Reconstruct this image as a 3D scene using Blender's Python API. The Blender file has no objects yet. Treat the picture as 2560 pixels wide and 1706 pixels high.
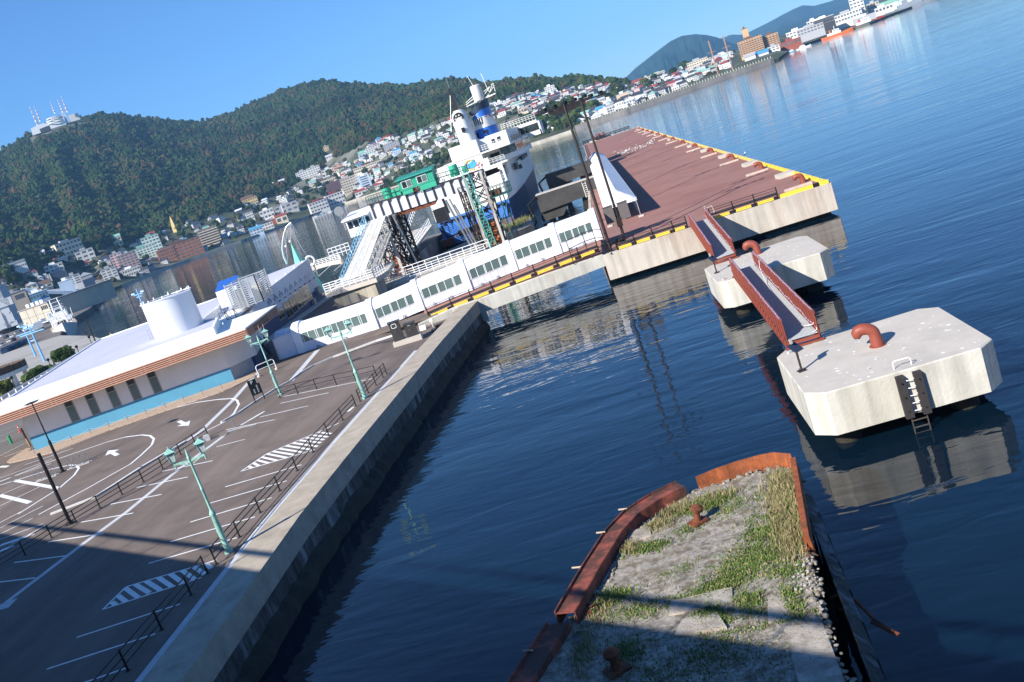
import bpy,bmesh,math,random
import numpy as np
from mathutils import Vector,Matrix
from mathutils import noise as mnoise
rnd=random.Random(7)
SC=bpy.context.scene
COL=SC.collection
W_PX,H_PX,F_PX=2560.0,1706.0,2469.04
EYE=Vector((0,0,16.25))
_p,_r,_y=math.radians(11.1859),math.radians(-19.2240),math.radians(8.9663)
_R0=np.array([[1,0,0],[0,0,-1],[0,1,0]],float)
_Rx=np.array([[1,0,0],[0,math.cos(_p),-math.sin(_p)],[0,math.sin(_p),math.cos(_p)]])
_Rz=np.array([[math.cos(_r),-math.sin(_r),0],[math.sin(_r),math.cos(_r),0],[0,0,1]])
_Ry=np.array([[math.cos(_y),-math.sin(_y),0],[math.sin(_y),math.cos(_y),0],[0,0,1]])
CAM_R=_Rz@_Rx@_R0@_Ry.T
cam=bpy.data.objects.new('camera',bpy.data.cameras.new('camera'))
COL.objects.link(cam);SC.camera=cam
cam.data.sensor_width=36;cam.data.lens=F_PX/W_PX*36
cam.data.clip_start=0.3;cam.data.clip_end=60000
_m=Matrix((tuple(CAM_R[0]),tuple(-CAM_R[1]),tuple(-CAM_R[2]))).transposed().to_4x4()
_m.translation=EYE
cam.matrix_world=_m
SUN_EL,SUN_AZ=math.radians(32),math.radians(180+48)
sv=Vector((math.cos(SUN_AZ)*math.cos(SUN_EL),math.sin(SUN_AZ)*math.cos(SUN_EL),math.sin(SUN_EL)))
sun=bpy.data.objects.new('sun',bpy.data.lights.new('sun','SUN'))
COL.objects.link(sun)
sun.rotation_euler=sv.to_track_quat('Z','Y').to_euler()
sun.data.energy=5.0;sun.data.angle=math.radians(0.53);sun.data.color=(1.0,0.95,0.87)
world=bpy.data.worlds.new('World');SC.world=world
world.use_nodes=True
_n=world.node_tree.nodes;_n.clear()
_o=_n.new('ShaderNodeOutputWorld');_b=_n.new('ShaderNodeBackground');_s=_n.new('ShaderNodeTexSky')
_s.sky_type='NISHITA';_s.sun_disc=False
_s.sun_elevation=SUN_EL;_s.sun_rotation=math.atan2(sv.x,sv.y)
_s.air_density=1.0;_s.dust_density=0.0;_s.ozone_density=5.0;_s.altitude=0
_b.inputs['Strength'].default_value=0.074
_t=_n.new('ShaderNodeMix');_t.data_type='RGBA';_t.blend_type='MULTIPLY';_t.inputs[0].default_value=1;_t.inputs[7].default_value=(.66,.97,1.32,1)
world.node_tree.links.new(_s.outputs[0],_t.inputs[6]);world.node_tree.links.new(_t.outputs[2],_b.inputs[0]);world.node_tree.links.new(_b.outputs[0],_o.inputs[0])
SC.view_settings.view_transform='Standard';SC.view_settings.look='None'
SC.view_settings.gamma=1;SC.view_settings.exposure=0.80
SC.render.engine='CYCLES'
def ray(px,py):
 return CAM_R.T@np.array([px-1280.0,py-853.0,F_PX])
def on(px,py,z):
 d=ray(px,py);return Vector(d*((z-EYE.z)/d[2]))+EYE
def onY(px,py,Y):
 d=ray(px,py);return Vector(d*(Y/d[1]))+EYE
def onX(px,py,X):
 d=ray(px,py);return Vector(d*(X/d[0]))+EYE
def Z(o,a,b):return(o[0]+a/o[2],o[1]+b/o[2])
Z1=(0,200,3.677);Z2=(0,560,3.677);Z3=(0,860,3.677);Z4=(0,1280,3.677);Z5=(560,400,3.677)
Z6=(560,720,3.677);Z7=(400,1100,3.677);Z8=(1000,120,3.677);Z9=(900,380,3.677)
ZP=(1440,300,3.677);ZD=(1640,480,3.677);ZE=(1920,720,3.677);ZB=(1240,1130,2353/900)
ZR=(1500,0,2353/900);ZC=(960,540,3.677);ZF=(1040,420,7.353);ZG=(1080,220,7.353)
ZM=(0,620,7.353);ZH=(480,560,5.6);ZI=(1100,540,3.677);ZK=(600,340,1345/400);ZL=(1200,160,1345/400)
ZN=(1560,100,1345/400);ZO=(1860,0,1345/500);ZQ=(860,560,7.353);ZS=(800,480,7.353);ZA=(0,980,7.353);ZT=(1380,230,7.353);ZU=(1480,280,5.6)
MATS={}
def srgb(r,g,b):
 f=lambda c:(c/255/12.92)if c/255<=.04045 else((c/255+.055)/1.055)**2.4
 return(f(r),f(g),f(b))
def mat(name,col,rough=.7,metal=0.0,var=.12,scale=3.0,bump=0.0,bscale=None,streak=0.0,col2=None,spec=.4,mixlo=.45,mixhi=.6,stretch=(1,1,1),island=0.0):
 """Principled material with noise variation; col2 + mixlo/hi: blotches of a second colour; streak: vertical runs"""
 if name in MATS:return MATS[name]
 m=bpy.data.materials.new(name);MATS[name]=m;m.use_nodes=True
 nt=m.node_tree;N=nt.nodes;L=nt.links
 b=N['Principled BSDF'];b.inputs['Roughness'].default_value=rough;b.inputs['Metallic'].default_value=metal
 b.inputs['Specular IOR Level'].default_value=spec
 tc=N.new('ShaderNodeNewGeometry');mp=N.new('ShaderNodeMapping');L.new(tc.outputs['Position'],mp.inputs[0])
 mp.inputs['Scale'].default_value=stretch
 nz=N.new('ShaderNodeTexNoise');nz.inputs['Scale'].default_value=scale;nz.inputs['Detail'].default_value=6;nz.inputs['Roughness'].default_value=.62
 L.new(mp.outputs[0],nz.inputs['Vector'])
 cur=None
 mx=N.new('ShaderNodeMix');mx.data_type='RGBA'
 mx.inputs[6].default_value=(*[c*(1-var)for c in col],1);mx.inputs[7].default_value=(*[min(1,c*(1+var))for c in col],1)
 rm=N.new('ShaderNodeMapRange');rm.inputs[1].default_value=.3;rm.inputs[2].default_value=.7
 L.new(nz.outputs[0],rm.inputs[0]);L.new(rm.outputs[0],mx.inputs[0]);cur=mx.outputs[2]
 if col2 is not None:
  n2=N.new('ShaderNodeTexNoise');n2 .inputs['Scale'].default_value=scale*.37;n2 .inputs['Detail'].default_value=8;n2 .inputs['Roughness'].default_value=.7
  m2=N.new('ShaderNodeMapping');m2 .inputs['Location'].default_value=(7.3,2.1,5.5);m2 .inputs['Scale'].default_value=(1,1,.16 if streak else 1)
  L.new(tc.outputs['Position'],m2 .inputs[0]);L.new(m2 .outputs[0],n2 .inputs['Vector'])
  r2=N.new('ShaderNodeMapRange');r2 .inputs[1].default_value=mixlo;r2 .inputs[2].default_value=mixhi
  L.new(n2 .outputs[0],r2 .inputs[0])
  x2=N.new('ShaderNodeMix');x2 .data_type='RGBA';x2 .inputs[7].default_value=(*col2,1)
  L.new(cur,x2 .inputs[6]);L.new(r2 .outputs[0],x2 .inputs[0]);cur=x2 .outputs[2]
 if streak:
  n3=N.new('ShaderNodeTexNoise');n3 .inputs['Scale'].default_value=2.2;n3 .inputs['Detail'].default_value=5
  m3=N.new('ShaderNodeMapping');m3 .inputs['Scale'].default_value=(1,1,.07);L.new(tc.outputs['Position'],m3 .inputs[0]);L.new(m3 .outputs[0],n3 .inputs['Vector'])
  r3=N.new('ShaderNodeMapRange');r3 .inputs[1].default_value=.42;r3 .inputs[2].default_value=.72;r3 .inputs[3].default_value=1;r3 .inputs[4].default_value=1-streak
  L.new(n3 .outputs[0],r3 .inputs[0])
  x3=N.new('ShaderNodeMix');x3 .data_type='RGBA';x3 .blend_type='MULTIPLY';x3 .inputs[0].default_value=1
  L.new(cur,x3 .inputs[6]);L.new(r3 .outputs[0],x3 .inputs[7]);cur=x3 .outputs[2]
 if island:
  rp=N.new('ShaderNodeObjectInfo');r4=N.new('ShaderNodeMapRange');r4 .inputs[3].default_value=1-island;r4 .inputs[4].default_value=1+island
  L.new(rp.outputs['Random'],r4 .inputs[0])
  x4=N.new('ShaderNodeMix');x4 .data_type='RGBA';x4 .blend_type='MULTIPLY';x4 .inputs[0].default_value=1
  L.new(cur,x4 .inputs[6]);L.new(r4 .outputs[0],x4 .inputs[7]);cur=x4 .outputs[2]
 L.new(cur,b.inputs['Base Color'])
 if bump:
  bp=N.new('ShaderNodeBump');bp.inputs['Strength'].default_value=bump;bp.inputs['Distance'].default_value=.05
  nb=N.new('ShaderNodeTexNoise');nb.inputs['Scale'].default_value=bscale or scale*6;nb.inputs['Detail'].default_value=5
  L.new(tc.outputs['Position'],nb.inputs['Vector']);L.new(nb.outputs[0],bp.inputs['Height']);L.new(bp.outputs[0],b.inputs['Normal'])
 return m
M_TGLASS=mat('town_window',(.10,.11,.125),.35,0,.5,.09,spec=.5)
def glassmat(name,col=(.02,.03,.035),rough=.06):
 m=mat(name,col,rough,0,.3,.8,spec=.6);return m
M_WHITE=mat('white_paint',(.80,.80,.79),.5,0,.05,1.2)
M_WHITE_DIRTY=mat('weathered_white_paint',(.74,.73,.69),.55,0,.08,1.5,col2=(.45,.40,.34),streak=.12,mixlo=.62,mixhi=.8)
M_ASPH=mat('asphalt',(.178,.142,.122),.9,0,.22,.5,.35,30,col2=(.125,.100,.086),mixlo=.47,mixhi=.70,spec=.15,stretch=(1,.13,1))
M_CONC=mat('concrete',(.47,.44,.39),.85,0,.12,1.4,.25,14,col2=(.33,.30,.26),mixlo=.54,mixhi=.74,spec=.2)
M_CONC_W=mat('pale_concrete',(.50,.455,.395),.85,0,.07,.9,.2,16,col2=(.40,.37,.33),mixlo=.52,mixhi=.72,spec=.2)
M_CONC_WALL=mat('cast_concrete_wall',(.54,.52,.46),.85,0,.10,.8,.3,10,col2=(.40,.37,.29),streak=.28,mixlo=.5,mixhi=.72,spec=.2)
M_PAINT=mat('road_paint',(.74,.74,.73),.75,0,.1,3,col2=(.42,.40,.37),mixlo=.62,mixhi=.78,spec=.2)
M_BLACK=mat('black_metal',(.018,.017,.018),.45,.3,.25,4)
M_BROWN=mat('dark_brown_metal',(.045,.034,.030),.45,.3,.2,4)
M_GREEN=mat('verdigris_paint',(.27,.50,.42),.5,0,.12,5,col2=(.18,.36,.31),mixlo=.55,mixhi=.75)
M_STEEL=mat('steel',(.42,.42,.41),.35,.8,.1,5)
M_RUST=mat('rusty_steel',(.19,.058,.024),.85,.1,.35,6,.6,24,col2=(.075,.026,.016),mixlo=.48,mixhi=.62)
M_GLASS=glassmat('dark_glass')
M_RED=mat('red_oxide_paint',(.24,.058,.036),.5,0,.12,3)
M_YEL=mat('yellow_paint',(.80,.56,.05),.5,0,.1,3)
def _frame(t):
 t=t.normalized();u=Vector((0,0,1))if abs(t.z)<.95 else Vector((1,0,0))
 a=t.cross(u).normalized();return a,a.cross(t).normalized()
class MB:
 def __init__(s):s.v=[];s.f=[];s.m=[]
 def add(s,vs,fs,mi=0):
  k=len(s.v);s.v+=[tuple(v)for v in vs]
  for f in fs:s.f.append(tuple(k+i for i in f));s.m.append(mi)
  return s
 def hexa(s,b,t,mi=0):
  return s.add(list(b)+list(t),[(3,2,1,0),(4,5,6,7),(0,1,5,4),(1,2,6,5),(2,3,7,6),(3,0,4,7)],mi)
 def box(s,x0,x1,y0,y1,z0,z1,mi=0):
  return s.hexa([(x0,y0,z0),(x1,y0,z0),(x1,y1,z0),(x0,y1,z0)],[(x0,y0,z1),(x1,y0,z1),(x1,y1,z1),(x0,y1,z1)],mi)
 def obox(s,c,size,rz=0,mi=0):
  ca,sa=math.cos(rz),math.sin(rz);lx,ly,lz=size[0]/2,size[1]/2,size[2]
  P=[(c[0]+ca*x-sa*y,c[1]+sa*x+ca*y)for x,y in((-lx,-ly),(lx,-ly),(lx,ly),(-lx,ly))]
  return s.hexa([(x,y,c[2])for x,y in P],[(x,y,c[2]+lz)for x,y in P],mi)
 def bar(s,p,q,w,h=None,mi=0):
  p,q=Vector(p),Vector(q);h=h or w
  if(q-p).length<1e-6:return s
  a,b=_frame(q-p);a*=w/2;b*=h/2
  return s.hexa([p-a-b,p+a-b,p+a+b,p-a+b],[q-a-b,q+a-b,q+a+b,q-a+b],mi)
 def tube(s,pts,r,n=8,mi=0,cap=True,closed=False):
  pts=[Vector(p)for p in pts];rr=r if isinstance(r,(list,tuple))else[r]*len(pts)
  k=len(s.v);N=len(pts);ref=None
  for i,p in enumerate(pts):
   if closed:t=pts[(i+1)%N]-pts[i-1]
   else:t=(pts[min(i+1,N-1)]-pts[max(i-1,0)])
   if t.length<1e-9:t=Vector((0,0,1))
   t.normalize()
   if ref is None:a,b=_frame(t)
   else:
    a=ref-t*ref.dot(t)
    a=a.normalized()if a.length>1e-6 else _frame(t)[0]
    b=a.cross(t).normalized()
   ref=a
   for j in range(n):
    w=2*math.pi*j/n
    s.v.append(tuple(p+(a*math.cos(w)+b*math.sin(w))*rr[i]))
  for i in range(N if closed else N-1):
   i2=(i+1)%N
   for j in range(n):
    s.f.append((k+i*n+j,k+i*n+(j+1)%n,k+i2*n+(j+1)%n,k+i2*n+j));s.m.append(mi)
  if cap and not closed:
   s.f.append(tuple(k+j for j in range(n))[::-1]);s.m.append(mi)
   s.f.append(tuple(k+(N-1)*n+j for j in range(n)));s.m.append(mi)
  return s
 def prism(s,poly,z0,z1,mi=0,mtop=None):
  n=len(poly);k=len(s.v)
  zb=z0 if hasattr(z0,'__len__')else[z0]*n;zt=z1 if hasattr(z1,'__len__')else[z1]*n
  ar=sum(poly[i][0]*poly[(i+1)%n][1]-poly[(i+1)%n][0]*poly[i][1]for i in range(n))
  if ar<0:poly=poly[::-1];zb=zb[::-1];zt=zt[::-1]
  s.v+=[(p[0],p[1],z)for p,z in zip(poly,zb)]+[(p[0],p[1],z)for p,z in zip(poly,zt)]
  s.f.append(tuple(k+i for i in range(n))[::-1]);s.m.append(mi)
  s.f.append(tuple(k+n+i for i in range(n)));s.m.append(mi if mtop is None else mtop)
  for i in range(n):
   j=(i+1)%n;s.f.append((k+i,k+j,k+n+j,k+n+i));s.m.append(mi)
  return s
 def sheet(s,pts,w,z=0,mi=0):
  pts=[Vector((p[0],p[1],z if z else p[2]))for p in pts];k=len(s.v);n=len(pts)
  for i,p in enumerate(pts):
   t=pts[min(i+1,n-1)]-pts[max(i-1,0)];a=Vector((-t.y,t.x,0)).normalized()*w/2
   s.v+=[tuple(p+a),tuple(p-a)]
  for i in range(n-1):s.f.append((k+2*i,k+2*i+1,k+2*i+3,k+2*i+2));s.m.append(mi)
  return s
 def poly(s,pts,mi=0):return s.add(pts,[tuple(range(len(pts)))],mi)
 def ball(s,c,r,nu=12,nv=8,mi=0,sq=(1,1,1)):
  c=Vector(c);k=len(s.v)
  s.v.append((c.x,c.y,c.z+r*sq[2]))
  for i in range(1,nv):
   a=math.pi*i/nv
   for j in range(nu):
    b=2*math.pi*j/nu
    s.v.append((c.x+r*sq[0]*math.sin(a)*math.cos(b),c.y+r*sq[1]*math.sin(a)*math.sin(b),c.z+r*sq[2]*math.cos(a)))
  s.v.append((c.x,c.y,c.z-r*sq[2]));e=len(s.v)-1
  for j in range(nu):
   s.f.append((k,k+1+j,k+1+(j+1)%nu));s.m.append(mi)
   for i in range(nv-2):
    a=k+1+i*nu;s.f.append((a+j,a+nu+j,a+nu+(j+1)%nu,a+(j+1)%nu));s.m.append(mi)
   a=k+1+(nv-2)*nu;s.f.append((a+j,e,a+(j+1)%nu));s.m.append(mi)
  return s
 def loft(s,rings,mi=0,cap=True):
  n=len(rings[0]);k=len(s.v)
  for r in rings:s.v+=[tuple(p)for p in r]
  for i in range(len(rings)-1):
   for j in range(n):
    s.f.append((k+i*n+j,k+i*n+(j+1)%n,k+(i+1)*n+(j+1)%n,k+(i+1)*n+j));s.m.append(mi)
  if cap:
   s.f.append(tuple(k+j for j in range(n))[::-1]);s.m.append(mi)
   s.f.append(tuple(k+(len(rings)-1)*n+j for j in range(n)));s.m.append(mi)
  return s
 def build(s,name,mats,parent=None,smooth=False,fix=True):
  me=bpy.data.meshes.new(name)
  off=Vector((0,0,0))
  q=parent
  while q is not None:off=off+q.location;q=q.parent
  me.from_pydata([(v[0]-off.x,v[1]-off.y,v[2]-off.z)for v in s.v],[],s.f)
  for m in(mats if isinstance(mats,(list,tuple))else[mats]):me.materials.append(m)
  me.polygons.foreach_set('material_index',s.m)
  if fix:
   b=bmesh.new();b.from_mesh(me);bmesh.ops.recalc_face_normals(b,faces=b.faces);b.to_mesh(me);b.free()
  if smooth:
   me.polygons.foreach_set('use_smooth',[True]*len(me.polygons))
   try:me.set_sharp_from_angle(angle=math.radians(40))
   except Exception:pass
  me.update()
  o=bpy.data.objects.new(name,me);COL.objects.link(o)
  if parent is not None:o.parent=parent
  return o
def tag(o,label,cat,group=None,kind=None):
 o['label']=label;o['category']=cat
 if group:o['group']=group
 if kind:o['kind']=kind
 return o
def thing(name,label,cat,loc=(0,0,0),group=None):
 o=bpy.data.objects.new(name,None);COL.objects.link(o);o.location=loc;o.empty_display_size=.3
 return tag(o,label,cat,group)
def struct(name,mb,mats,smooth=False):
 o=mb.build(name,mats,None,smooth);o['kind']='structure';return o
def kids(o):return[c for c in bpy.data.objects if c.parent==o]
def dup(root,loc,rz=None,label=None,scale=None):
 def cp(o,par):
  c=o.copy();COL.objects.link(c);c.parent=par
  for ch in KID.get(o.name,[]):cp(ch,c)
  return c
 KID={}
 for c in bpy.data.objects:
  if c.parent is not None:KID.setdefault(c.parent.name,[]).append(c)
 r=cp(root,None);r.location=loc
 if rz is not None:r.rotation_euler=(0,0,rz)
 if scale is not None:r.scale=scale if hasattr(scale,'__len__')else(scale,)*3
 if label:r['label']=label
 return r
def lerp(a,b,t):return a+(b-a)*t
def interp(x,xs,ys):return float(np.interp(x,xs,ys))
def text_mesh(name,txt,size,mat_,parent,origin,ux,uy,depth=.01):
 """flat letters as a mesh standing on the plane through origin with axes ux (reading direction) and uy (up)"""
 cu=bpy.data.curves.new('t','FONT');cu.body=txt;cu.size=size;cu.align_x='CENTER';cu.align_y='CENTER';cu.extrude=depth
 tmp=bpy.data.objects.new('t',cu);COL.objects.link(tmp)
 dg=bpy.context.evaluated_depsgraph_get();me=bpy.data.meshes.new_from_object(tmp.evaluated_get(dg))
 bpy.data.objects.remove(tmp)
 ux=Vector(ux).normalized();uy=Vector(uy).normalized();un=ux.cross(uy);off=Vector((0,0,0));q=parent
 while q is not None:off=off+q.location;q=q.parent
 for v in me.vertices:v.co=Vector(origin)-off+ux*v.co.x+uy*v.co.y+un*v.co.z
 me.materials.clear();me.materials.append(mat_)
 o=bpy.data.objects.new(name,me);COL.objects.link(o);o.parent=parent;return o
def water_mat():
 m=bpy.data.materials.new('sea_water');m.use_nodes=True
 nt=m.node_tree;N=nt.nodes;L=nt.links;b=N['Principled BSDF']
 b.inputs['Base Color'].default_value=(.0016,.009,.019,1);b.inputs['Roughness'].default_value=.03;b.inputs['IOR'].default_value=1.45
 g=N.new('ShaderNodeNewGeometry')
 def nz(sx,sy,rot,det,rough,w):
  mp=N.new('ShaderNodeMapping');mp.inputs['Scale'].default_value=(sx,sy,1);mp.inputs['Rotation'].default_value=(0,0,rot)
  L.new(g.outputs['Position'],mp.inputs[0]);n=N.new('ShaderNodeTexNoise');n.inputs['Scale'].default_value=1
  n.inputs['Detail'].default_value=det;n.inputs['Roughness'].default_value=rough;n.inputs['Distortion'].default_value=.5
  L.new(mp.outputs[0],n.inputs['Vector'])
  k=N.new('ShaderNodeMath');k.operation='MULTIPLY';k.inputs[1].default_value=w;L.new(n.outputs[0],k.inputs[0]);return k
 a=nz(.28,.80,.22,2,.5,.18);c=nz(.06,.16,-.15,2,.5,.40);d=nz(.95,2.3,.05,2,.5,.035)
 e_=nz(.025,.085,.1,2,.5,.55);s0=N.new('ShaderNodeMath');s0 .operation='ADD';L.new(a.outputs[0],s0 .inputs[0]);L.new(e_.outputs[0],s0 .inputs[1]);s1=N.new('ShaderNodeMath');s1 .operation='ADD';L.new(s0 .outputs[0],s1 .inputs[0]);L.new(c.outputs[0],s1 .inputs[1])
 s2=N.new('ShaderNodeMath');s2 .operation='ADD';L.new(s1 .outputs[0],s2 .inputs[0]);L.new(d.outputs[0],s2 .inputs[1])
 pn=N.new('ShaderNodeTexNoise');pn.inputs['Scale'].default_value=.022;pn.inputs['Detail'].default_value=3
 L.new(g.outputs['Position'],pn.inputs['Vector']);pr=N.new('ShaderNodeMapRange');pr.inputs[1].default_value=.35;pr.inputs[2].default_value=.7;pr.inputs[3].default_value=.45;pr.inputs[4].default_value=1.0
 L.new(pn.outputs[0],pr.inputs[0])
 bp=N.new('ShaderNodeBump');bp.inputs['Distance'].default_value=.35;L.new(pr.outputs[0],bp.inputs['Strength'])
 L.new(s2 .outputs[0],bp.inputs['Height']);L.new(bp.outputs[0],b.inputs['Normal'])
 return m
M_WATER=water_mat()
mb=MB();mb.poly([(-16000,-400,0),(16000,-400,0),(16000,30000,0),(-16000,30000,0)])
struct('sea',mb,M_WATER)
QZ=2.65
WALL=[(-19.0,-70),(-19.1,20),(-19.2,36.5),(-19.25,43),(-18.95,50),(-18.7,55),(-17.5,76.5),(-16.3,91.6)]
def wall_x(y):return interp(y,[p[1]for p in WALL],[p[0]for p in WALL])
LANDB=[(-19,97),(-22,112),(-33.5,121),(-40.5,133.6),(-43,152),(-62,171),(-119,231),(-119.5,207),(-146,247),(-195,312),(-262,427),(-291,500),(-522,958),(-560,1010),(-700,1180),(-1500,1100),(-1500,100),(-400,-70)]
ins=[(p[0]-2.1,p[1])for p in WALL]
def gz(y):return QZ-max(0,min(1,(y-76)/10))*.75
mb=MB()
gx=[-400,-120,-70,-48,-42,-36,-30,-26,-24.2]
ys=[-70,0,30,50,70,76,80,84,88,92]
rows=[]
for y in ys:
 r=[(x,y,QZ)for x in gx[:-2]]
 k=1 if y<76 else 0
 r+=[(-26,y,lerp(QZ,gz(y),.35)),(-24.2,y,lerp(QZ,gz(y),.75)),(wall_x(y)-2.1,y,gz(y))]
 rows.append(r)
vs=[p for r in rows for p in r];n=len(rows[0])
mb.add(vs,[(i*n+j,i*n+j+1,(i+1)*n+j+1,(i+1)*n+j)for i in range(len(rows)-1)for j in range(n-1)])
struct('car_park_asphalt',mb,M_ASPH)
mb=MB();back=[(-18.4,92)]+LANDB+[(-400,92)]
back=[(-18.4,92),(-19,97),(-22,112),(-33.5,121),(-40.5,133.6),(-43,152),(-62,171),(-119,231),(-119.5,207),(-146,247),(-195,312),(-262,427),(-291,500),(-522,958),(-560,1010),(-700,1180),(-1500,1100),(-1500,92)]
mb.prism(back,-3,QZ-.012)
M_ASPH2=mat('worn_quay_asphalt',(.16,.145,.13),.9,0,.18,.08,.2,8,col2=(.11,.098,.09),mixlo=.5,mixhi=.66,spec=.15)
struct('harbour_ground',mb,[M_ASPH2])
mb=MB();mb.prism([(-20.4,91.5),(-21.5,96),(-23.5,113),(-34.5,122),(-43,135),(-45,150),(-47,150),(-47.6,92)],QZ-.2,QZ-.004)
struct('ferry_yard_asphalt',mb,M_ASPH)
mb=MB();mb.prism([(-118.6,228),(-119.2,207),(-146,246.5),(-194,310),(-250,330),(-260,150),(-80,138),(-72,170)],QZ-.3,QZ-.004)
struct('plaza_paving',mb,mat('pale_plaza_paving',(.36,.34,.31),.9,0,.1,.15,.1,5,col2=(.27,.26,.23),mixlo=.5,mixhi=.7,spec=.15))
qw=thing('quay_wall','long straight concrete quay wall with pale coping and dark streaked face above the water','quay wall',(-19,20,0))
mb=MB()
for i in range(len(WALL)-1):
 a,b=WALL[i],WALL[i+1]
 mb.hexa([(a[0]-1.95,a[1],1.5),(a[0],a[1],1.5),(b[0],b[1],1.5),(b[0]-1.95,b[1],1.5)],[(a[0]-1.95,a[1],QZ+.012),(a[0],a[1],QZ+.012),(b[0],b[1],QZ+.012),(b[0]-1.95,b[1],QZ+.012)])
M_COPE=mat('worn_coping_concrete',(.40,.345,.275),.9,0,.16,1.2,.3,20,col2=(.28,.24,.19),mixlo=.52,mixhi=.7,spec=.15)
mb.build('coping',M_COPE,qw)
mb=MB()
for i in range(len(WALL)-1):
 a,b=WALL[i],WALL[i+1]
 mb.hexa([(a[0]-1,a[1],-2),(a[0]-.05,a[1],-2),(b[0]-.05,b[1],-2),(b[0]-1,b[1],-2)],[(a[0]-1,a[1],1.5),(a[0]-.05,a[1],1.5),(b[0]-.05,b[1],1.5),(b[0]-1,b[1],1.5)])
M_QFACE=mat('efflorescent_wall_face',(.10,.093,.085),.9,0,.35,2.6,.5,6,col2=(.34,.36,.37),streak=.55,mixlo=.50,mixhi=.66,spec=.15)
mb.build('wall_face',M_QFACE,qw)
mb=MB();r2=random.Random(3)
pts=[]
y=-60
while y<91.5:
 pts.append(y);y+=.7
vs,fs=[],[]
for i,y in enumerate(pts):
 x=wall_x(y);w=.35+.22*r2 .random();h=.35+.25*r2 .random()
 vs+=[(x-.06,y,h+.25),(x+w*.6,y,h),(x+w,y,.06),(x+w+.25,y,-.8)]
 if i:k=4*i;fs+=[(k-4+j,k-3+j,k+1+j,k+j)for j in range(3)]
mb.add(vs,fs);M_WEED=mat('seaweed_crust',(.022,.020,.013),.8,0,.5,4,.8,14)
mb.build('seaweed_foot',M_WEED,qw)
mb=MB();mb.sheet([(p[0]-2.1,p[1])for p in WALL[:-2]]+[(wall_x(76)-2.1,76)],.34,QZ+.016)
M_GUT=mat('pale_gutter_concrete',(.52,.53,.54),.85,0,.12,4,.2,12,col2=(.36,.37,.38),mixlo=.55,mixhi=.75,spec=.2)
struct('gutter_strip',mb,M_GUT)
for t in range(3):
 pass
def dirof(px,py):
 d=ray(px,py);return math.degrees(math.atan2(d[0],d[1])),d[2]/math.hypot(d[0],d[1])
K=1.088
RIDGE=[(0,352),(40,325),(75,302),(130,287),(170,272),(215,262),(260,261),(300,267),(340,271),(380,275),(430,280),(470,278),(520,262),(560,246),(600,226),(650,206),(690,193),(735,185),(780,188),(830,195),(880,194),(919,197),(994,190),(1031,184),(1094,187),(1110,196),(1159,186),(1194,182),(1243,183),(1281,184),(1314,178),(1344,178),(1368,180),(1390,190)]
FEDGE=[(0,612),(100,592),(200,565),(300,545),(400,512),(500,482),(560,470),(640,432),(720,385),(760,360),(830,318),(900,302),(960,287),(1010,264),(1050,248),(1130,230),(1200,217),(1260,208),(1320,200),(1390,195)]
rd=sorted(dirof(a*K,b*K)for a,b in RIDGE);fd=sorted(dirof(a*K,b*K)for a,b in FEDGE)
PH_END=rd[-1][0]
SHx=[-60,-45,-33,-29.5,-28.6,-26,-24.8,-21.3,-17.4,-15.4,-10,-3.8,1.4,9.6,10.2,10.6,12.1,14.8,17.9,22,40]
SHd=[900,900,900,1130,1090,1250,1296,1325,1470,1500,1230,936,912,949,958,1330,1360,1270,1540,1650,1800]
def shore(ph):return interp(ph,SHx,SHd)
def tan_r(ph):return interp(ph,[p[0]for p in rd],[p[1]for p in rd])
def tan_f(ph):return interp(ph,[p[0]for p in fd],[p[1]for p in fd])
def d_f(ph):return shore(ph)+interp(ph,[-45,-30,-22,-15,-8,-2,4,10,20],[330,330,300,330,480,650,800,900,900])
def d_r(ph):return d_f(ph)+interp(ph,[-45,-20,-8,-2,3,6],[1250,1150,800,420,300,300])
def fade(ph):return 1-min(1,max(0,(ph-PH_END)/1.5))
def zt(ph,d,rough=True):
 s=shore(ph);f=d_f(ph);r=d_r(ph);k=fade(ph)
 zf=lerp(22,EYE.z+f*tan_f(ph),k);zr=lerp(26,EYE.z+r*tan_r(ph)-6,k)
 if d<=s+25:return 2.3
 if d<=f:
  t=(d-s-25)/(f-s-25);return 2.3+(zf-2.3)*(t**1.25)
 if d<=r:
  t=(d-f)/(r-f);z=zf+(zr-zf)*(t*.82+.18*(3*t*t-2*t**3))
  if rough:z+=k*26*math.sin(math.pi*t)*(mnoise.noise(Vector((ph*.33,t*1.4,0)))+.5*mnoise.noise(Vector((ph*.9,t*2.5,4))))*min(1,(zr-zf)/120)
  return z
 t=min(1,(d-r)/900);return lerp(zr,6,t*t*(3-2*t))if k>.5 else zr
mb=MB();PHS=np.arange(-52,38.01,.4);vs=[];nd=44
for ph in PHS:
 s,f,r=shore(ph),d_f(ph),d_r(ph);a=math.radians(ph)
 ds_=[s,s+.5]+list(np.linspace(s+25,f,12))+list(np.linspace(f,r,20))[1:]+list(np.linspace(r,r+1000,7))[1:]+[9000]*1
 for i,d in enumerate(ds_):
  z=-2 if i==0 else(zt(ph,d)if i<len(ds_)-1 else 4)
  vs.append((d*math.sin(a),d*math.cos(a),z))
 nd=len(ds_)
fs=[(i*nd+j,(i+1)*nd+j,(i+1)*nd+j+1,i*nd+j+1)for i in range(len(PHS)-1)for j in range(nd-1)]
mb.add(vs,fs)
M_TERR=mat('hillside_ground',(.075,.085,.05),.95,0,.35,.02,0,col2=(.20,.19,.16),mixlo=.5,mixhi=.62,spec=.1)
struct('far_shore_terrain',mb,M_TERR,True)
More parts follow.
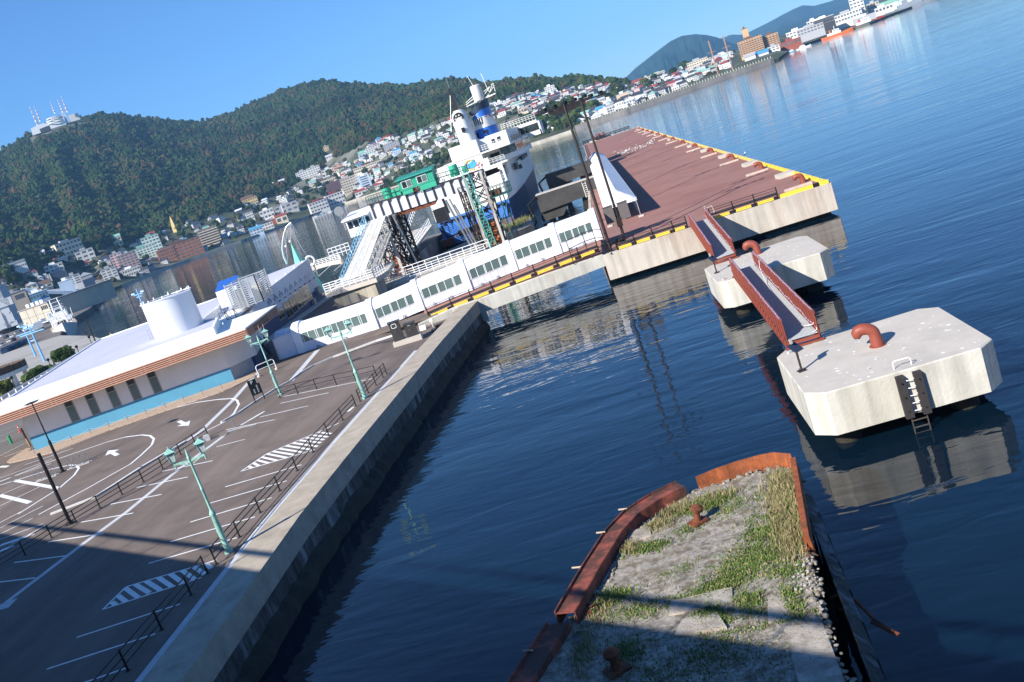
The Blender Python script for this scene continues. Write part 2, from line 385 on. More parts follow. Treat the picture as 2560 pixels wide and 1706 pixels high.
def mountain(name,prof,dist,depth,m,base=0):
 mb=MB();n=26;px=[Z(ZR,a,b)for a,b in prof];dd=[dirof(*p)for p in px];xs=np.linspace(dd[0][0],dd[-1][0],150)
 rr=random.Random(len(name));vs=[]
 for ph in xs:
  h=EYE.z+dist*interp(ph,[q[0]for q in dd],[q[1]for q in dd]);a=math.radians(ph)
  for j in range(n):
   t=j/(n-1)
   d=dist-depth+depth*1.6*t
   k=min(1,t*1.6)if t<.625 else max(0,1-(t-.625)/.375)
   z=base+(h-base)*(k**1.15)
   if 0.02<t<.6:z+=(h*.16)*math.sin(math.pi*min(1,t*1.6))*(mnoise.noise(Vector((ph*1.1,t*3,dist*.01)))+.5*mnoise.noise(Vector((ph*3.1,t*7,2)))+.25*mnoise.noise(Vector((ph*8,t*16,9))))
   vs.append((d*math.sin(a),d*math.cos(a),max(base-5,z)))
 mb.add(vs,[(i*n+j,(i+1)*n+j,(i+1)*n+j+1,i*n+j+1)for i in range(len(xs)-1)for j in range(n-1)])
 return struct(name,mb,m,True)
M_MTN=mat('distant_wooded_mountain',(.020,.042,.030),.95,0,.4,.004,0,col2=(.035,.055,.04),mixlo=.5,mixhi=.65,spec=.05)
mountain('mountain',[(150,520),(230,440),(330,360),(400,305),(460,260),(530,226),(620,215),(690,221),(760,238),(830,265),(900,292),(960,310),(1040,330)],7200,1700,M_MTN)
mountain('mountain_range',[(640,330),(700,280),(760,252),(810,240),(850,222),(940,223),(1000,192),(1100,142),(1200,87),(1260,56),(1320,29),(1400,33),(1500,6),(1600,-30),(1750,-70),(1950,-130),(2250,-210),(2700,-330)],10500,2600,M_MTN)
mountain('foothills',[(900,320),(1000,262),(1100,215),(1200,170),(1320,130),(1450,95),(1600,60),(1800,15),(2000,-40),(2300,-120),(2700,-240)],7800,1700,M_MTN)
def seg(mb,zz_,a,b,c,d,w,z=None,mi=0):
 p,q=on(*Z(zz_,a,b),QZ),on(*Z(zz_,c,d),QZ);mb.sheet([p,q],w,QZ+.006 if z is None else z,mi)
def pl(zz_,pts):return[on(*Z(zz_,a,b),QZ)for a,b in pts]
mb=MB()
for l in[(600,433,1300,230),(462,582,1165,378),(278,757,1028,533),(95,938,873,708)]:seg(mb,Z7,*l,.13)
for l in[(1365,475,2180,238),(705,1155,1655,848),(430,1447,1430,1122),(200,1770,1160,1437),(740,97,1225,12),(440,277,950,200),(130,467,600,405),(-80,655,325,608)]:seg(mb,Z4,*l,.13)
for l in[(520,1062,960,965),(330,1188,775,1085),(20,1305,468,1212),(-70,1462,195,1392),(545,1000,1370,835)]:seg(mb,Z6,*l,.12)
seg(mb,Z6,155,1262,370,1137,.3);seg(mb,Z6,1140,1138,1187,1097,.25)
for l in[(1495,1172,1955,1075),(1255,1322,1725,1225),(1015,1475,1485,1385),(2090,805,2353,738)]:seg(mb,Z3,*l,.13)
struct('parking_bay_lines',mb,M_PAINT)
mb=MB()
for pts in([(0,1270),(400,1105),(700,1000),(1000,898),(1150,858),(1300,838),(1380,845),(1415,875),(1395,930),(1300,1020),(1200,1105),(800,1330),(355,1570)],[(1370,650),(1800,540),(2000,512),(2130,503),(2180,520),(2195,560),(2150,640),(2050,725),(1900,800)],[(0,1300),(480,1150),(640,1115),(700,1117),(725,1145),(680,1210),(540,1330),(165,1566)]):
 mb.sheet(pl(Z3,pts),.2,QZ+.006)
for l in[(230,1112,670,962),(0,1235,480,1060),(0,1262,470,1100),(0,1390,250,1285),(0,1490,385,1305),(245,1566,395,1490),(0,1030,245,905),(45,1040,215,975),(0,905,90,868),(0,850,200,770)]:seg(mb,Z3,*l,.13)
for l in[(0,100,190,0),(0,150,260,15),(0,205,300,60),(0,255,395,110),(100,300,420,125)]:seg(mb,Z4,*l,.13)
for l in[(130,1255,545,1330),(0,1393,275,1460),(0,1130,75,1128)]:seg(mb,Z3,*l,.4)
seg(mb,Z4,0,310,320,200,.5);seg(mb,Z4,0,360,140,310,.5)
struct('lane_lines',mb,M_PAINT)
mb=MB()
mb.sheet([on(*Z(Z4,60,830),QZ),on(*Z(Z4,740,312),QZ),on(*Z(Z4,1165,0),QZ),on(*Z(Z3,1640,1155),QZ),on(*Z(Z3,2060,845),QZ)],.42,QZ+.004)
mb.sheet([on(*Z(Z3,1700,905),QZ),on(*Z(Z3,1850,800),QZ),on(*Z(Z3,2130,530),QZ),on(*Z(Z6,305,780),QZ)],.5,QZ+.004)
mb.sheet([on(*Z(Z6,610,862),QZ),on(*Z(Z6,860,572),QZ)],.6,QZ+.004)
struct('drain_strip',mb,M_GUT)
mb=MB()
mb.poly([on(*Z(Z3,a,b),QZ)+Vector((0,0,.008))for a,b in((2060,840),(2140,800),(2130,790),(2060,855))])
mb.poly([on(*Z(Z4,a,b),QZ)+Vector((0,0,.008))for a,b in((-40,915),(0,855),(168,790),(80,880))])
struct('drain_cover',mb,mat('galvanised_cover',(.42,.45,.48),.5,.4,.15,5))
mb=MB()
def kerb(mb,pts,w=.16,h=.12,z0=QZ):
 for a,b in zip(pts[:-1],pts[1:]):
  t=(b-a);t.z=0;L_=t.length;c=(a+b)/2;mb.obox((c.x,c.y,z0-.05),(L_+w*.5,w,h+.05),math.atan2(t.y,t.x))
kerb(mb,[on(*Z(Z6,a,b),QZ)for a,b in((-20,1240),(130,1158),(275,1060),(470,935),(600,866),(700,790),(820,720),(1000,640),(1200,565),(1400,490),(1590,430))])
kerb(mb,[on(*Z(Z3,a,b),QZ)for a,b in((480,1566),(875,1415),(1300,1140),(1700,905))],.3,.1)
ob=mb.build('kerb',mat('kerb_concrete',(.62,.60,.57),.85,0,.1,3));ob['kind']='structure'
def arrow(tip,tail,wid,label):
 a,b=Vector((tip[0],tip[1],0)),Vector((tail[0],tail[1],0));t=(a-b).normalized();s=Vector((-t.y,t.x,0));n=b+(a-b)*.52
 z=Vector((0,0,QZ+.007));mb=MB()
 mb.poly([b+s*wid*.16+z,b-s*wid*.16+z,n-s*wid*.16+z,n+s*wid*.16+z]);mb.poly([n-s*wid*.5+z,a+z,n+s*wid*.5+z])
 o=mb.build('arrow_marking',M_PAINT);o['kind']='structure'
arrow(on(*Z(Z3,1735,752),QZ),on(*Z(Z3,1643,710),QZ),1.15,'')
arrow(on(*Z(Z3,992,980),QZ),on(*Z(Z3,1080,1025),QZ),1.15,'')
def hatch(outl,pairs,w):
 mb=MB()
 for a,b in zip(outl[:-1],outl[1:]):mb.sheet([a,b],.13,QZ+.006)
 for a,b in pairs:mb.sheet([a,b],w,QZ+.0085)
 o=mb.build('hatched_marking',M_PAINT);o['kind']='structure'
p7=lambda a,b:on(*Z(Z7,a,b),QZ)
p4=lambda a,b:on(*Z(Z4,a,b),QZ)
hatch([p7(1643,-152),p7(975,132),p7(745,290),p7(1420,92)],[(p7(a,b),p7(c,d))for a,b,c,d in((815,245,850,260),(858,213,912,242),(895,188,1000,215),(938,160,1080,192),(985,130,1165,165),(1040,107,1240,140),(1100,82,1315,116),(1160,55,1392,92),(1225,30,1450,62),(1285,5,1480,28),(1345,-18,1510,0),(1400,-42,1545,-26),(1460,-68,1575,-55))],.2)
hatch([p4(1990,445),p4(1160,690),p4(945,898),p4(1850,605)],[(p4(a,b),p4(c,d))for a,b,c,d in((1030,830,1065,858),(1085,770,1160,828),(1150,700,1270,788),(1245,668,1375,748),(1345,638,1478,722),(1455,603,1585,692),(1565,570,1685,658),(1675,538,1795,626),(1780,505,1885,575),(1885,475,1945,518))],.24)
PAVE=[(330,975),(2195,328),(2330,280),(2353,300),(2150,398),(2050,440),(1520,620),(1000,800),(490,1000),(200,1075),(90,1100),(65,1090),(90,1065),(250,962)]
mb=MB();mb.prism([tuple(on(*Z(Z3,a,b),QZ))[:2]for a,b in PAVE],QZ-.1,QZ+.07)
def brick_mat():
 m=mat('sandy_block_paving',(.52,.40,.31),.9,0,.1,1.5,.15,20,spec=.15);N=m.node_tree.nodes;L=m.node_tree.links;b=N['Principled BSDF']
 src=b.inputs['Base Color'].links[0].from_socket;t=N.new('ShaderNodeTexBrick');t.inputs['Scale'].default_value=2.2;t.inputs['Color1'].default_value=(1,1,1,1);t.inputs['Color2'].default_value=(.85,.84,.82,1);t.inputs['Mortar'].default_value=(.55,.5,.46,1);t.inputs['Mortar Size'].default_value=.03
 g=N.new('ShaderNodeNewGeometry');L.new(g.outputs['Position'],t.inputs['Vector']);x=N.new('ShaderNodeMix');x.data_type='RGBA';x.blend_type='MULTIPLY';x.inputs[0].default_value=1
 L.new(src,x.inputs[6]);L.new(t.outputs[0],x.inputs[7]);L.new(x.outputs[2],b.inputs['Base Color']);return m
struct('pavement',mb,brick_mat())
def fence(name,label,pts,h,rails,cat='railing',group=None,mt=None,pw=.06,rw=.035,top=None,cap=False):
 mt=mt or M_BLACK;t=thing(name,label,cat,tuple(pts[0]),group)
 m=MB()
 for r in rails:
  for a,b in zip(pts[:-1],pts[1:]):m.bar(Vector(a)+Vector((0,0,r)),Vector(b)+Vector((0,0,r)),rw,rw*1.3)
 m.build('rail',mt,t)
 for p in pts:
  m=MB();m.bar(Vector(p),Vector(p)+Vector((0,0,h)),pw);m.obox((p[0],p[1],p[2]),(.16,.16,.03));m.ball((p[0],p[1],p[2]+h),pw*.62,6,4)
  m.build('post',mt,t)
 return t
F1=[on(*Z(Z6,1215,1088),QZ),on(*Z(Z6,1095,1218),QZ),on(*Z(Z6,965,1358),QZ),on(*Z(Z6,822,1512),QZ)]+[p7(a,b)for a,b in((1265,285),(1105,470),(925,670),(735,895),(522,1145))]
fence('railing','long black three rail railing along the quay edge in front of the parking bays',F1,.86,(.83,.56,.29))
F2=[p4(a,b)for a,b in((1910,565),(1760,765),(1490,1085),(1180,1460))];d_=F2[-1]-F2[-2];F2+=[F2[-1]+d_*i for i in(1,2,3,4,5)]
fence('railing','black railing in the shaded foreground corner of the car park',F2,.86,(.83,.56,.29))
F3=[on(*Z(Z6,a,b),QZ)for a,b in((1255,1045),(1330,968),(1400,895),(1465,825),(1497,790))]
fence('railing','short black railing by the quay just beyond the middle green lamp',F3,.86,(.83,.56,.29))
F4=[on(*Z(Z6,a,b),QZ)for a,b in((1405,810),(1215,855),(1035,890),(855,933),(682,972),(518,1015))]
fence('railing','black railing crossing the far end of the car park between two green lamps',F4,.86,(.83,.45))
F5=[Vector((-41.2,45.0,QZ)),Vector((-40.3,47.9,QZ))]+[on(a/4.1275,1100+b/4.1275,QZ)for a,b in((262,1188),(535,1012),(790,855),(1035,705),(1262,565),(1482,432))]+[on(*Z(Z3,a,b),QZ)for a,b in((1500,1152),(1665,1020),(1800,930),(1920,855))]
fence('railing','black three rail railing on the kerb that divides the car park',F5,.86,(.83,.56,.29))
def green_lamp():
 t=thing('street_lamp','','street lamp',(0,0,0),'green twin lantern street lamps in the car park')
 m=MB();m.tube([(0,0,z)for z in(0,.12,.14,.5,1.05,1.1,1.9,1.95,2.02,2.1,2.2)],[.20,.20,.15,.135,.13,.15,.115,.15,.15,.11,.075],14)
 for k in range(10):
  a=k*math.pi/5;m.bar((.125*math.cos(a),.125*math.sin(a),.2),(.112*math.cos(a),.112*math.sin(a),1.85),.018)
 m.build('pole_base',M_GREEN,t,True)
 m=MB();m.tube([(0,0,z)for z in(2.15,3.2,3.22,3.28,3.3,4.7,4.75,4.85,4.9,5.05,5.27)],[.07,.062,.075,.075,.062,.055,.085,.085,.06,.05,.005],12);m.build('pole',M_GREEN,t,True)
 m=MB()
 for s in(-1,1):
  m.bar((0,0,4.66),(s*.72,0,4.72),.05,.09);m.tube([(s*.1,0,4.5),(s*.35,0,4.6),(s*.6,0,4.68)],.02,6)
 m.build('arm',M_GREEN,t)
 gl=mat('frosted_lantern_glass',(.62,.64,.58),.3,0,.05,5)
 for s in(-1,1):
  x=s*.72;m=MB();sq=lambda r,z:[(x+r*math.cos(math.pi/4+k*math.pi/2+.3),r*math.sin(math.pi/4+k*math.pi/2+.3),z)for k in range(4)]
  m.tube([(x,0,4.5),(x,0,4.83)],.035,8);m.loft([sq(.14,4.83),sq(.16,4.88)])
  m.loft([sq(.32,5.28),sq(.34,5.31),sq(.12,5.46),sq(.05,5.5),sq(.012,5.62)])
  for k in range(4):
   a=math.pi/4+k*math.pi/2+.3;m.bar((x+.15*math.cos(a),.15*math.sin(a),4.87),(x+.25*math.cos(a),.25*math.sin(a),5.29),.025)
   m.ball((x+.33*math.cos(a),.33*math.sin(a),5.33),.03,6,4)
  l=m.build('lantern',M_GREEN,t)
  m=MB();m.loft([sq(.14,4.885),sq(.235,5.28)]);m.build('pane',gl,l)
 return t
gl0=green_lamp()
for i,(p,lb,rz)in enumerate([((-22.07,40.62),'green twin lantern street lamp standing nearest, by the quay railing at the shadow edge',.12),((-21.11,64.22),'green twin lantern street lamp by the quay at the gap in the railing',.12),((-31.4,75.42),'green twin lantern street lamp standing beside the black parking sign',.16)]):
 if i==0:gl0 .location=(*p,QZ);gl0 .rotation_euler=(0,0,rz);gl0['label']=lb
 else:dup(gl0,(*p,QZ),rz,lb)
t=thing('lamp_post','tall slim black lamp post with flat square head rising from the bike racks','lamp post',(-49.7,72.08,QZ))
m=MB();m.tube([(-49.7,72.08,QZ),(-49.7,72.08,QZ+2.75),(-49.7,72.08,QZ+2.8)],[.12,.12,.07],10)
m.tube([(-49.7,72.08,QZ+2.8),(-49.7,72.08,QZ+6.05)],[.06,.045],8);m.obox((-49.7,72.08,QZ),(.5,.5,.04));m.build('pole',M_BLACK,t)
m=MB();m.hexa([(-50.0,71.8,QZ+6.05),(-49.4,71.8,QZ+6.05),(-49.4,72.4,QZ+6.05),(-50.0,72.4,QZ+6.05)],[(-50.15,71.65,QZ+6.16),(-49.25,71.65,QZ+6.16),(-49.25,72.55,QZ+6.16),(-50.15,72.55,QZ+6.16)]);m.build('lamp_head',M_BROWN,t)
t=thing('post','thick black post without a lamp beside the dividing railing','post',(-38.69,54.65,QZ))
m=MB();m.tube([(-38.69,54.65,QZ),(-38.69,54.65,QZ+4.85)],.11,12);m.build('shaft',M_BLACK,t)
m=MB();m.obox((-38.69,54.65,QZ),(.55,.55,.05))
for k in range(4):
 a=k*math.pi/2;m.bar((-38.69+.24*math.cos(a),54.65+.24*math.sin(a),QZ+.05),(-38.69+.1*math.cos(a),54.65+.1*math.sin(a),QZ+.25),.03,.03);m.tube([(-38.69+.2*math.cos(a+.78),54.65+.2*math.sin(a+.78),QZ+.05),(-38.69+.2*math.cos(a+.78),54.65+.2*math.sin(a+.78),QZ+.15)],.025,6)
m.build('base_plate',M_BLACK,t)
def bike_rack(c,rz,label):
 t=thing('bike_rack',label,'bike rack',c,'steel bike racks round the lamp post')
 ca,sa=math.cos(rz),math.sin(rz);P=lambda x,y,z:(c[0]+ca*x-sa*y,c[1]+sa*x+ca*y,c[2]+z)
 for x in(-.75,-.25,.25,.75):
  m=MB();m.tube([P(x,-.28,0),P(x,-.28,.6),P(x,-.2,.72),P(x,0,.76),P(x,.2,.72),P(x,.28,.6),P(x,.28,0)],.028,6);m.build('hoop',M_STEEL,t)
 m=MB();m.bar(P(-1,-.28,.03),P(1,-.28,.03),.1,.05);m.bar(P(-1,.28,.03),P(1,.28,.03),.1,.05);m.build('foot_rail',mat('galvanised_rail',(.6,.6,.6),.5,.5,.1,5),t)
bike_rack((-50.9,71.55,QZ),.1,'steel bike rack of low hoops left of the slim black lamp post');bike_rack((-48.5,72.6,QZ),.1,'steel bike rack of low hoops right of the slim black lamp post')
t=thing('parking_sign','black parking sign board with a white letter P on two legs','sign',(-33.66,75.36,QZ))
ux=Vector((.52,.85,0)).normalized();ux=Vector((.78,.62,0));c0=Vector((-33.66,75.36,QZ));un=Vector((ux.y,-ux.x,0));W_=.92
m=MB();m.bar(c0+Vector((0,0,.62))+ux*W_/2+Vector((0,0,.62)),c0+ux*W_/2+Vector((0,0,1.24)),.01)
m=MB();a,b=c0,c0+ux*W_;k=un*.04
m.hexa([a-k+Vector((0,0,.6)),b-k+Vector((0,0,.6)),b+k+Vector((0,0,.6)),a+k+Vector((0,0,.6))],[a-k+Vector((0,0,1.45)),b-k+Vector((0,0,1.45)),b+k+Vector((0,0,1.45)),a+k+Vector((0,0,1.45))])
b2=a+ux*.72
m.hexa([a-k+Vector((0,0,1.45)),b2-k+Vector((0,0,1.45)),b2+k+Vector((0,0,1.45)),a+k+Vector((0,0,1.45))],[a-k+Vector((0,0,1.9)),b2-k+Vector((0,0,1.9)),b2+k+Vector((0,0,1.9)),a+k+Vector((0,0,1.9))])
m.build('board',mat('black_sign_board',(.012,.016,.018),.4,0,.1,3),t)
for q in(a+ux*.05,b-ux*.05):
 m=MB();m.bar(q,q+Vector((0,0,.62)),.07);m.build('leg',M_BLACK,t)
text_mesh('lettering','P',.42,M_WHITE,t,a+ux*.33+un*.05+Vector((0,0,1.68)),ux,(0,0,1))
for j,(n_,xo)in enumerate(((5,.62),(3,.3))):
 m=MB()
 for i in range(n_):
  for q in range(3):
   zc=1.34-i*.13-j*.26-q*.032;xa=xo-(.07 if q!=1 else.045)
   m.bar(a+ux*xa+un*.047+Vector((0,0,zc)),a+ux*(xo+(.07 if q!=2 else.03))+un*.047+Vector((0,0,zc)),.008,.014)
  m.bar(a+ux*xo+un*.047+Vector((0,0,1.35-i*.13-j*.26)),a+ux*xo+un*.047+Vector((0,0,1.25-i*.13-j*.26)),.014,.008)
 m.build('lettering',M_WHITE,t)
t=thing('barrier','white tubular hoop barrier with two rails on concrete feet','barrier',tuple(on(*Z(Z6,325,818),QZ)))
a,b=on(*Z(Z6,325,818),QZ),on(*Z(Z6,487,748),QZ);m=MB();e=(b-a);up=Vector((0,0,1))
m.tube([a,a+up*.9,a+e*.04+up*1.03,a+e*.1+up*1.08,a+e*.9+up*1.08,a+e*.96+up*1.03,b+up*.9,b],.045,8);m.tube([a+up*.62,b+up*.62],.035,8);m.build('hoop',M_WHITE,t)
for q in(a,b):m=MB();m.tube([q,q+up*.16],[.2,.18],10);m.build('foot',M_CONC_W,t)
t=thing('post','short grey steel bollard post at the car park corner','post',tuple(on(*Z(Z3,2160,768),QZ)));p=on(*Z(Z3,2160,768),QZ);m=MB();m.tube([p,p+up*.75,p+up*.78],[.05,.05,.02],8);m.build('shaft',M_STEEL,t);m=MB();m.tube([p,p+up*.02],.1,10);m.build('base_plate',M_STEEL,t)
p=on(*Z(Z3,1910,890),QZ);m=MB();m.obox((p.x,p.y,QZ+.1),(.45,.3,.3),.5);m.obox((p.x+.05,p.y,QZ),(.3,.35,.1),.5);m.obox((p.x,p.y+.02,QZ+.4),(.36,.22,.06),.5);tag(m.build('floodlight_box',mat('grey_box',(.5,.5,.5),.5)),'small grey box at the end of the dividing railing','box')
t=thing('rope_barrier','row of short steel posts with white rope along the blue wall','rope barrier',tuple(on(*Z(Z3,325,1015),QZ)))
RP=[on(*Z(Z3,a,b),QZ)for a,b in((325,1015),(490,952),(668,893),(840,832),(1013,773),(1183,715),(1353,655),(1527,594),(1697,534),(1870,473),(2047,418))]
for p in RP:m=MB();m.tube([p,p+up*.66,p+up*.68],[.035,.035,.045],8);m.build('post',M_STEEL,t)
m=MB()
for a,b in zip(RP[1:8],RP[2:9]):m.tube([a.lerp(b,s)+up*(.6-.8*s*(1-s))for s in np.linspace(0,1,9)],.013,5)
m.build('rope',mat('grey_rope',(.5,.5,.48),.8),t)
p=on(*Z(ZA,215,950),QZ);t=thing('bollard','green bollard post with a white rope in the far left car park','bollard',tuple(p));m=MB();m.tube([p,p+up*.95],.14,8);m.build('shaft',mat('green_plastic',(.02,.30,.12),.4),t)
p=on(*Z(ZA,370,740),QZ);t=thing('traffic_pole','orange and white flexible traffic pole left of the blue wall','traffic pole',tuple(p));m=MB()
m.tube([p,p+up*.06],.2,10,0);m.tube([p+up*.06,p+up*.55],.06,8,0);m.tube([p+up*.55,p+up*.68],.062,8,1);m.tube([p+up*.68,p+up*.85],.06,8,0);m.build('pole',[mat('orange_plastic',(.75,.10,.03),.4),M_WHITE],t)
p=on(*Z(ZA,560,1010),QZ);t=thing('sign','tall brown timber sign post with white notice board at the building corner','sign',tuple(p));m=MB();m.bar(p,p+up*2.1+Vector((-.1,0,0)),.2,.12);m.build('post',mat('timber',(.32,.20,.13),.8),t);m=MB();m.box(p.x+.15,p.x+.85,p.y+.3,p.y+.38,p.z+.4,p.z+1.9);m.build('board',M_WHITE,t)
def dolphin(poly,zt_,zb,label,piles):
 cx=sum(p[0]for p in poly)/len(poly);cy=sum(p[1]for p in poly)/len(poly)
 t=thing('mooring_dolphin',label,'mooring dolphin',(cx,cy,0),'concrete mooring dolphins')
 mb=MB();n=len(poly);ins=[(cx+(p[0]-cx)*.99,cy+(p[1]-cy)*.99)for p in poly]
 mb.loft([[(p[0],p[1],zb)for p in poly],[(p[0],p[1],zt_-.05)for p in poly],[(p[0],p[1],zt_)for p in ins]],cap=True)
 ar=sum(poly[i][0]*poly[(i+1)%n][1]-poly[(i+1)%n][0]*poly[i][1]for i in range(n))
 o=mb.build('cap_block',[M_CONC_WALL,M_CONC_W],t)
 for f in o.data.polygons:
  if f.normal.z>.8:f.material_index=1
 for i,(dx,dy)in enumerate(piles):
  m=MB();m.tube([(cx+dx,cy+dy,-3),(cx+dx,cy+dy,zb)],.55,14);m.build('pile',M_WEED,t,True)
 m=MB();r=random.Random(int(cy))
 for i in range(70):
  x,y=cx+r.uniform(-3.4,3.4),cy+r.uniform(-3.4,3.4);s=r.uniform(.02,.09);n_=7;m.poly([(x+s*r.uniform(.6,1.5)*math.cos(q),y+s*r.uniform(.6,1.5)*math.sin(q),zt_+.004)for q in np.linspace(0,6.283,n_,endpoint=False)])
 o=m.build('bird_dropping',mat('dropping_white',(.72,.72,.68),.8),t);o['kind']='stuff'
 return t
DN=[(4.36,45.45),(4.4,39.45),(5.15,38.75),(11.25,38.75),(11.95,39.45),(11.95,45.7),(11.2,46.4),(4.95,46.25)]
DF=[(3.75,72.0),(3.95,66.1),(4.6,65.5),(10.75,65.3),(11.45,65.95),(11.4,72.3),(10.8,73.15),(4.3,72.6)]
PIL=[(-2.4,-2.4),(2.4,-2.4),(2.4,2.4),(-2.4,2.4)]
dolphin(DN,QZ,.78,'nearest concrete mooring dolphin with a ladder and one red bollard',PIL)
dolphin(DF,QZ,.78,'second concrete mooring dolphin between the gangways and the red pier',PIL)
def bent_bollard(c,rz,s,label,group,seg_=14):
 t=thing('bollard',label,'mooring bollard',c,group);ca,sa=math.cos(rz),math.sin(rz)
 P=lambda x,z:(c[0]+ca*x*s,c[1]+sa*x*s,c[2]+z*s)
 m=MB();pts=[P(.03,0),P(.03,.25),P(.02,.42)];rr=[.22,.2,.19]
 for k in range(1,9):
  a=math.pi/2*k/8*1.25;pts.append(P(.02-.34*(1-math.cos(a)),.42+.24*math.sin(a)));rr.append(.19+.01*k/8)
 pts+=[P(-.56,.49),P(-.64,.46)];rr+=[.17,.08]
 m.tube(pts,[r*s for r in rr],seg_);m.build('horn',M_RED,t,True)
 m=MB();m.tube([P(.03,-.01),P(.03,.03)],.27*s,seg_);m.build('base_ring',M_RED,t)
 return t
bent_bollard((8.3,42.75,QZ),math.radians(-12),1.32,'large red bent horn bollard on the nearest concrete dolphin','red bent mooring bollards')
bent_bollard((7.6,71.3,QZ),math.radians(-12),1.32,'large red bent horn bollard on the second dolphin, half hidden by the gangway','red bent mooring bollards')
fx=8.35;fy=38.75
t=thing('ladder','white rung ladder between two black rubber fenders on the near dolphin','ladder',(fx,fy,.8))
M_RUB=mat('black_rubber',(.030,.026,.026),.7,0,.2,3)
for s in(-1,1):
 m=MB();x=fx+s*.34;m.hexa([(x-.16,fy-.26,.72),(x+.16,fy-.26,.72),(x+.16,fy-.003,.72),(x-.16,fy-.003,.72)],[(x-.16,fy-.2,2.42),(x+.16,fy-.2,2.42),(x+.16,fy-.003,2.5),(x-.16,fy-.003,2.5)])
 f_=m.build('fender',M_RUB,t)
 for z in(1.0,1.6,2.2):m=MB();m.tube([(x,fy-.268,z),(x,fy-.2,z)],.035,8);m.build('bolt_hole',mat('hole_black',(.004,.004,.004),.9),f_)
for i in range(5):
 z=.98+i*.32;m=MB();m.tube([(fx-.19,fy-.1,z),(fx-.09,fy-.17,z-.02),(fx+.09,fy-.17,z-.02),(fx+.19,fy-.1,z)],.02,6);m.build('rung',M_WHITE,t)
m=MB()
for s in(-1,1):m.bar((fx+s*.3,fy-.12,.74),(fx+s*.3,fy-.12,-.3),.06,.04)
for z in(.55,.25,-.02):m.bar((fx-.3,fy-.12,z),(fx+.3,fy-.12,z),.045)
m.build('lower_frame',mat('corroded_dark_steel',(.07,.06,.055),.8,.2,.3,8),t)
t=thing('grab_rail','white tubular grab rail at the ladder head on the near dolphin','grab rail',(fx,39.1,QZ));m=MB();m.tube([(fx-.35,39.15,QZ),(fx-.35,39.15,QZ+.26),(fx-.28,39.15,QZ+.32),(fx+.28,39.15,QZ+.32),(fx+.35,39.15,QZ+.26),(fx+.35,39.15,QZ)],.025,6);m.build('rail',M_WHITE,t)
def signal(c,label,h=1.15):
 t=thing('solar_lamp',label,'solar lamp',c);m=MB();m.bar(c,(c[0],c[1],c[2]+h-.25),.09);m.build('post',M_BROWN,t)
 m=MB();m.obox(c,(.36,.36,.03),.2)
 for k in range(4):a=k*math.pi/2+.5;m.tube([(c[0]+.15*math.cos(a),c[1]+.15*math.sin(a),c[2]+.03),(c[0]+.15*math.cos(a),c[1]+.15*math.sin(a),c[2]+.1)],.02,6)
 m.build('base_plate',M_BROWN,t)
 m=MB();q=Vector(c)+Vector((0,0,h-.1));rx=Vector((math.cos(.7),math.sin(.7),0))*.25;ry=Vector((-.3,.25,.36)).normalized()*.25;nn=rx.cross(ry).normalized()*.03
 m.hexa([q-rx-ry-nn,q+rx-ry-nn,q+rx+ry-nn,q-rx+ry-nn],[q-rx-ry+nn,q+rx-ry+nn,q+rx+ry+nn,q-rx+ry+nn]);m.build('solar_panel',mat('solar_panel_blue',(.03,.04,.07),.25),t)
 m=MB();m.obox((c[0]-.12,c[1]-.05,c[2]+h+.12),(.1,.1,.22),.3);m.build('lamp_head',mat('dull_grey',(.4,.38,.34),.5),t)
 return t
signal(tuple(on(*Z((1900,740,3.677),385,690),QZ)),'black post with a tilted solar panel on the near dolphin',1.2)
signal(tuple(on(*Z(ZD,560,745),QZ)),'black post with a tilted solar panel on the second dolphin',1.15)
for p,l in((on(*Z(ZE,200,600),QZ),'small grey light box at the near dolphin corner'),(on(*Z(ZD,625,808),QZ),'small grey light box at the second dolphin corner')):
 m=MB();m.obox(tuple(p),(.2,.13,.1),.6);m.bar(p+Vector((.05,.05,.05)),p+Vector((.2,.12,.08)),.03);tag(m.build('light_box',mat('grey_box',(.5,.5,.5),.5)),l,'light')
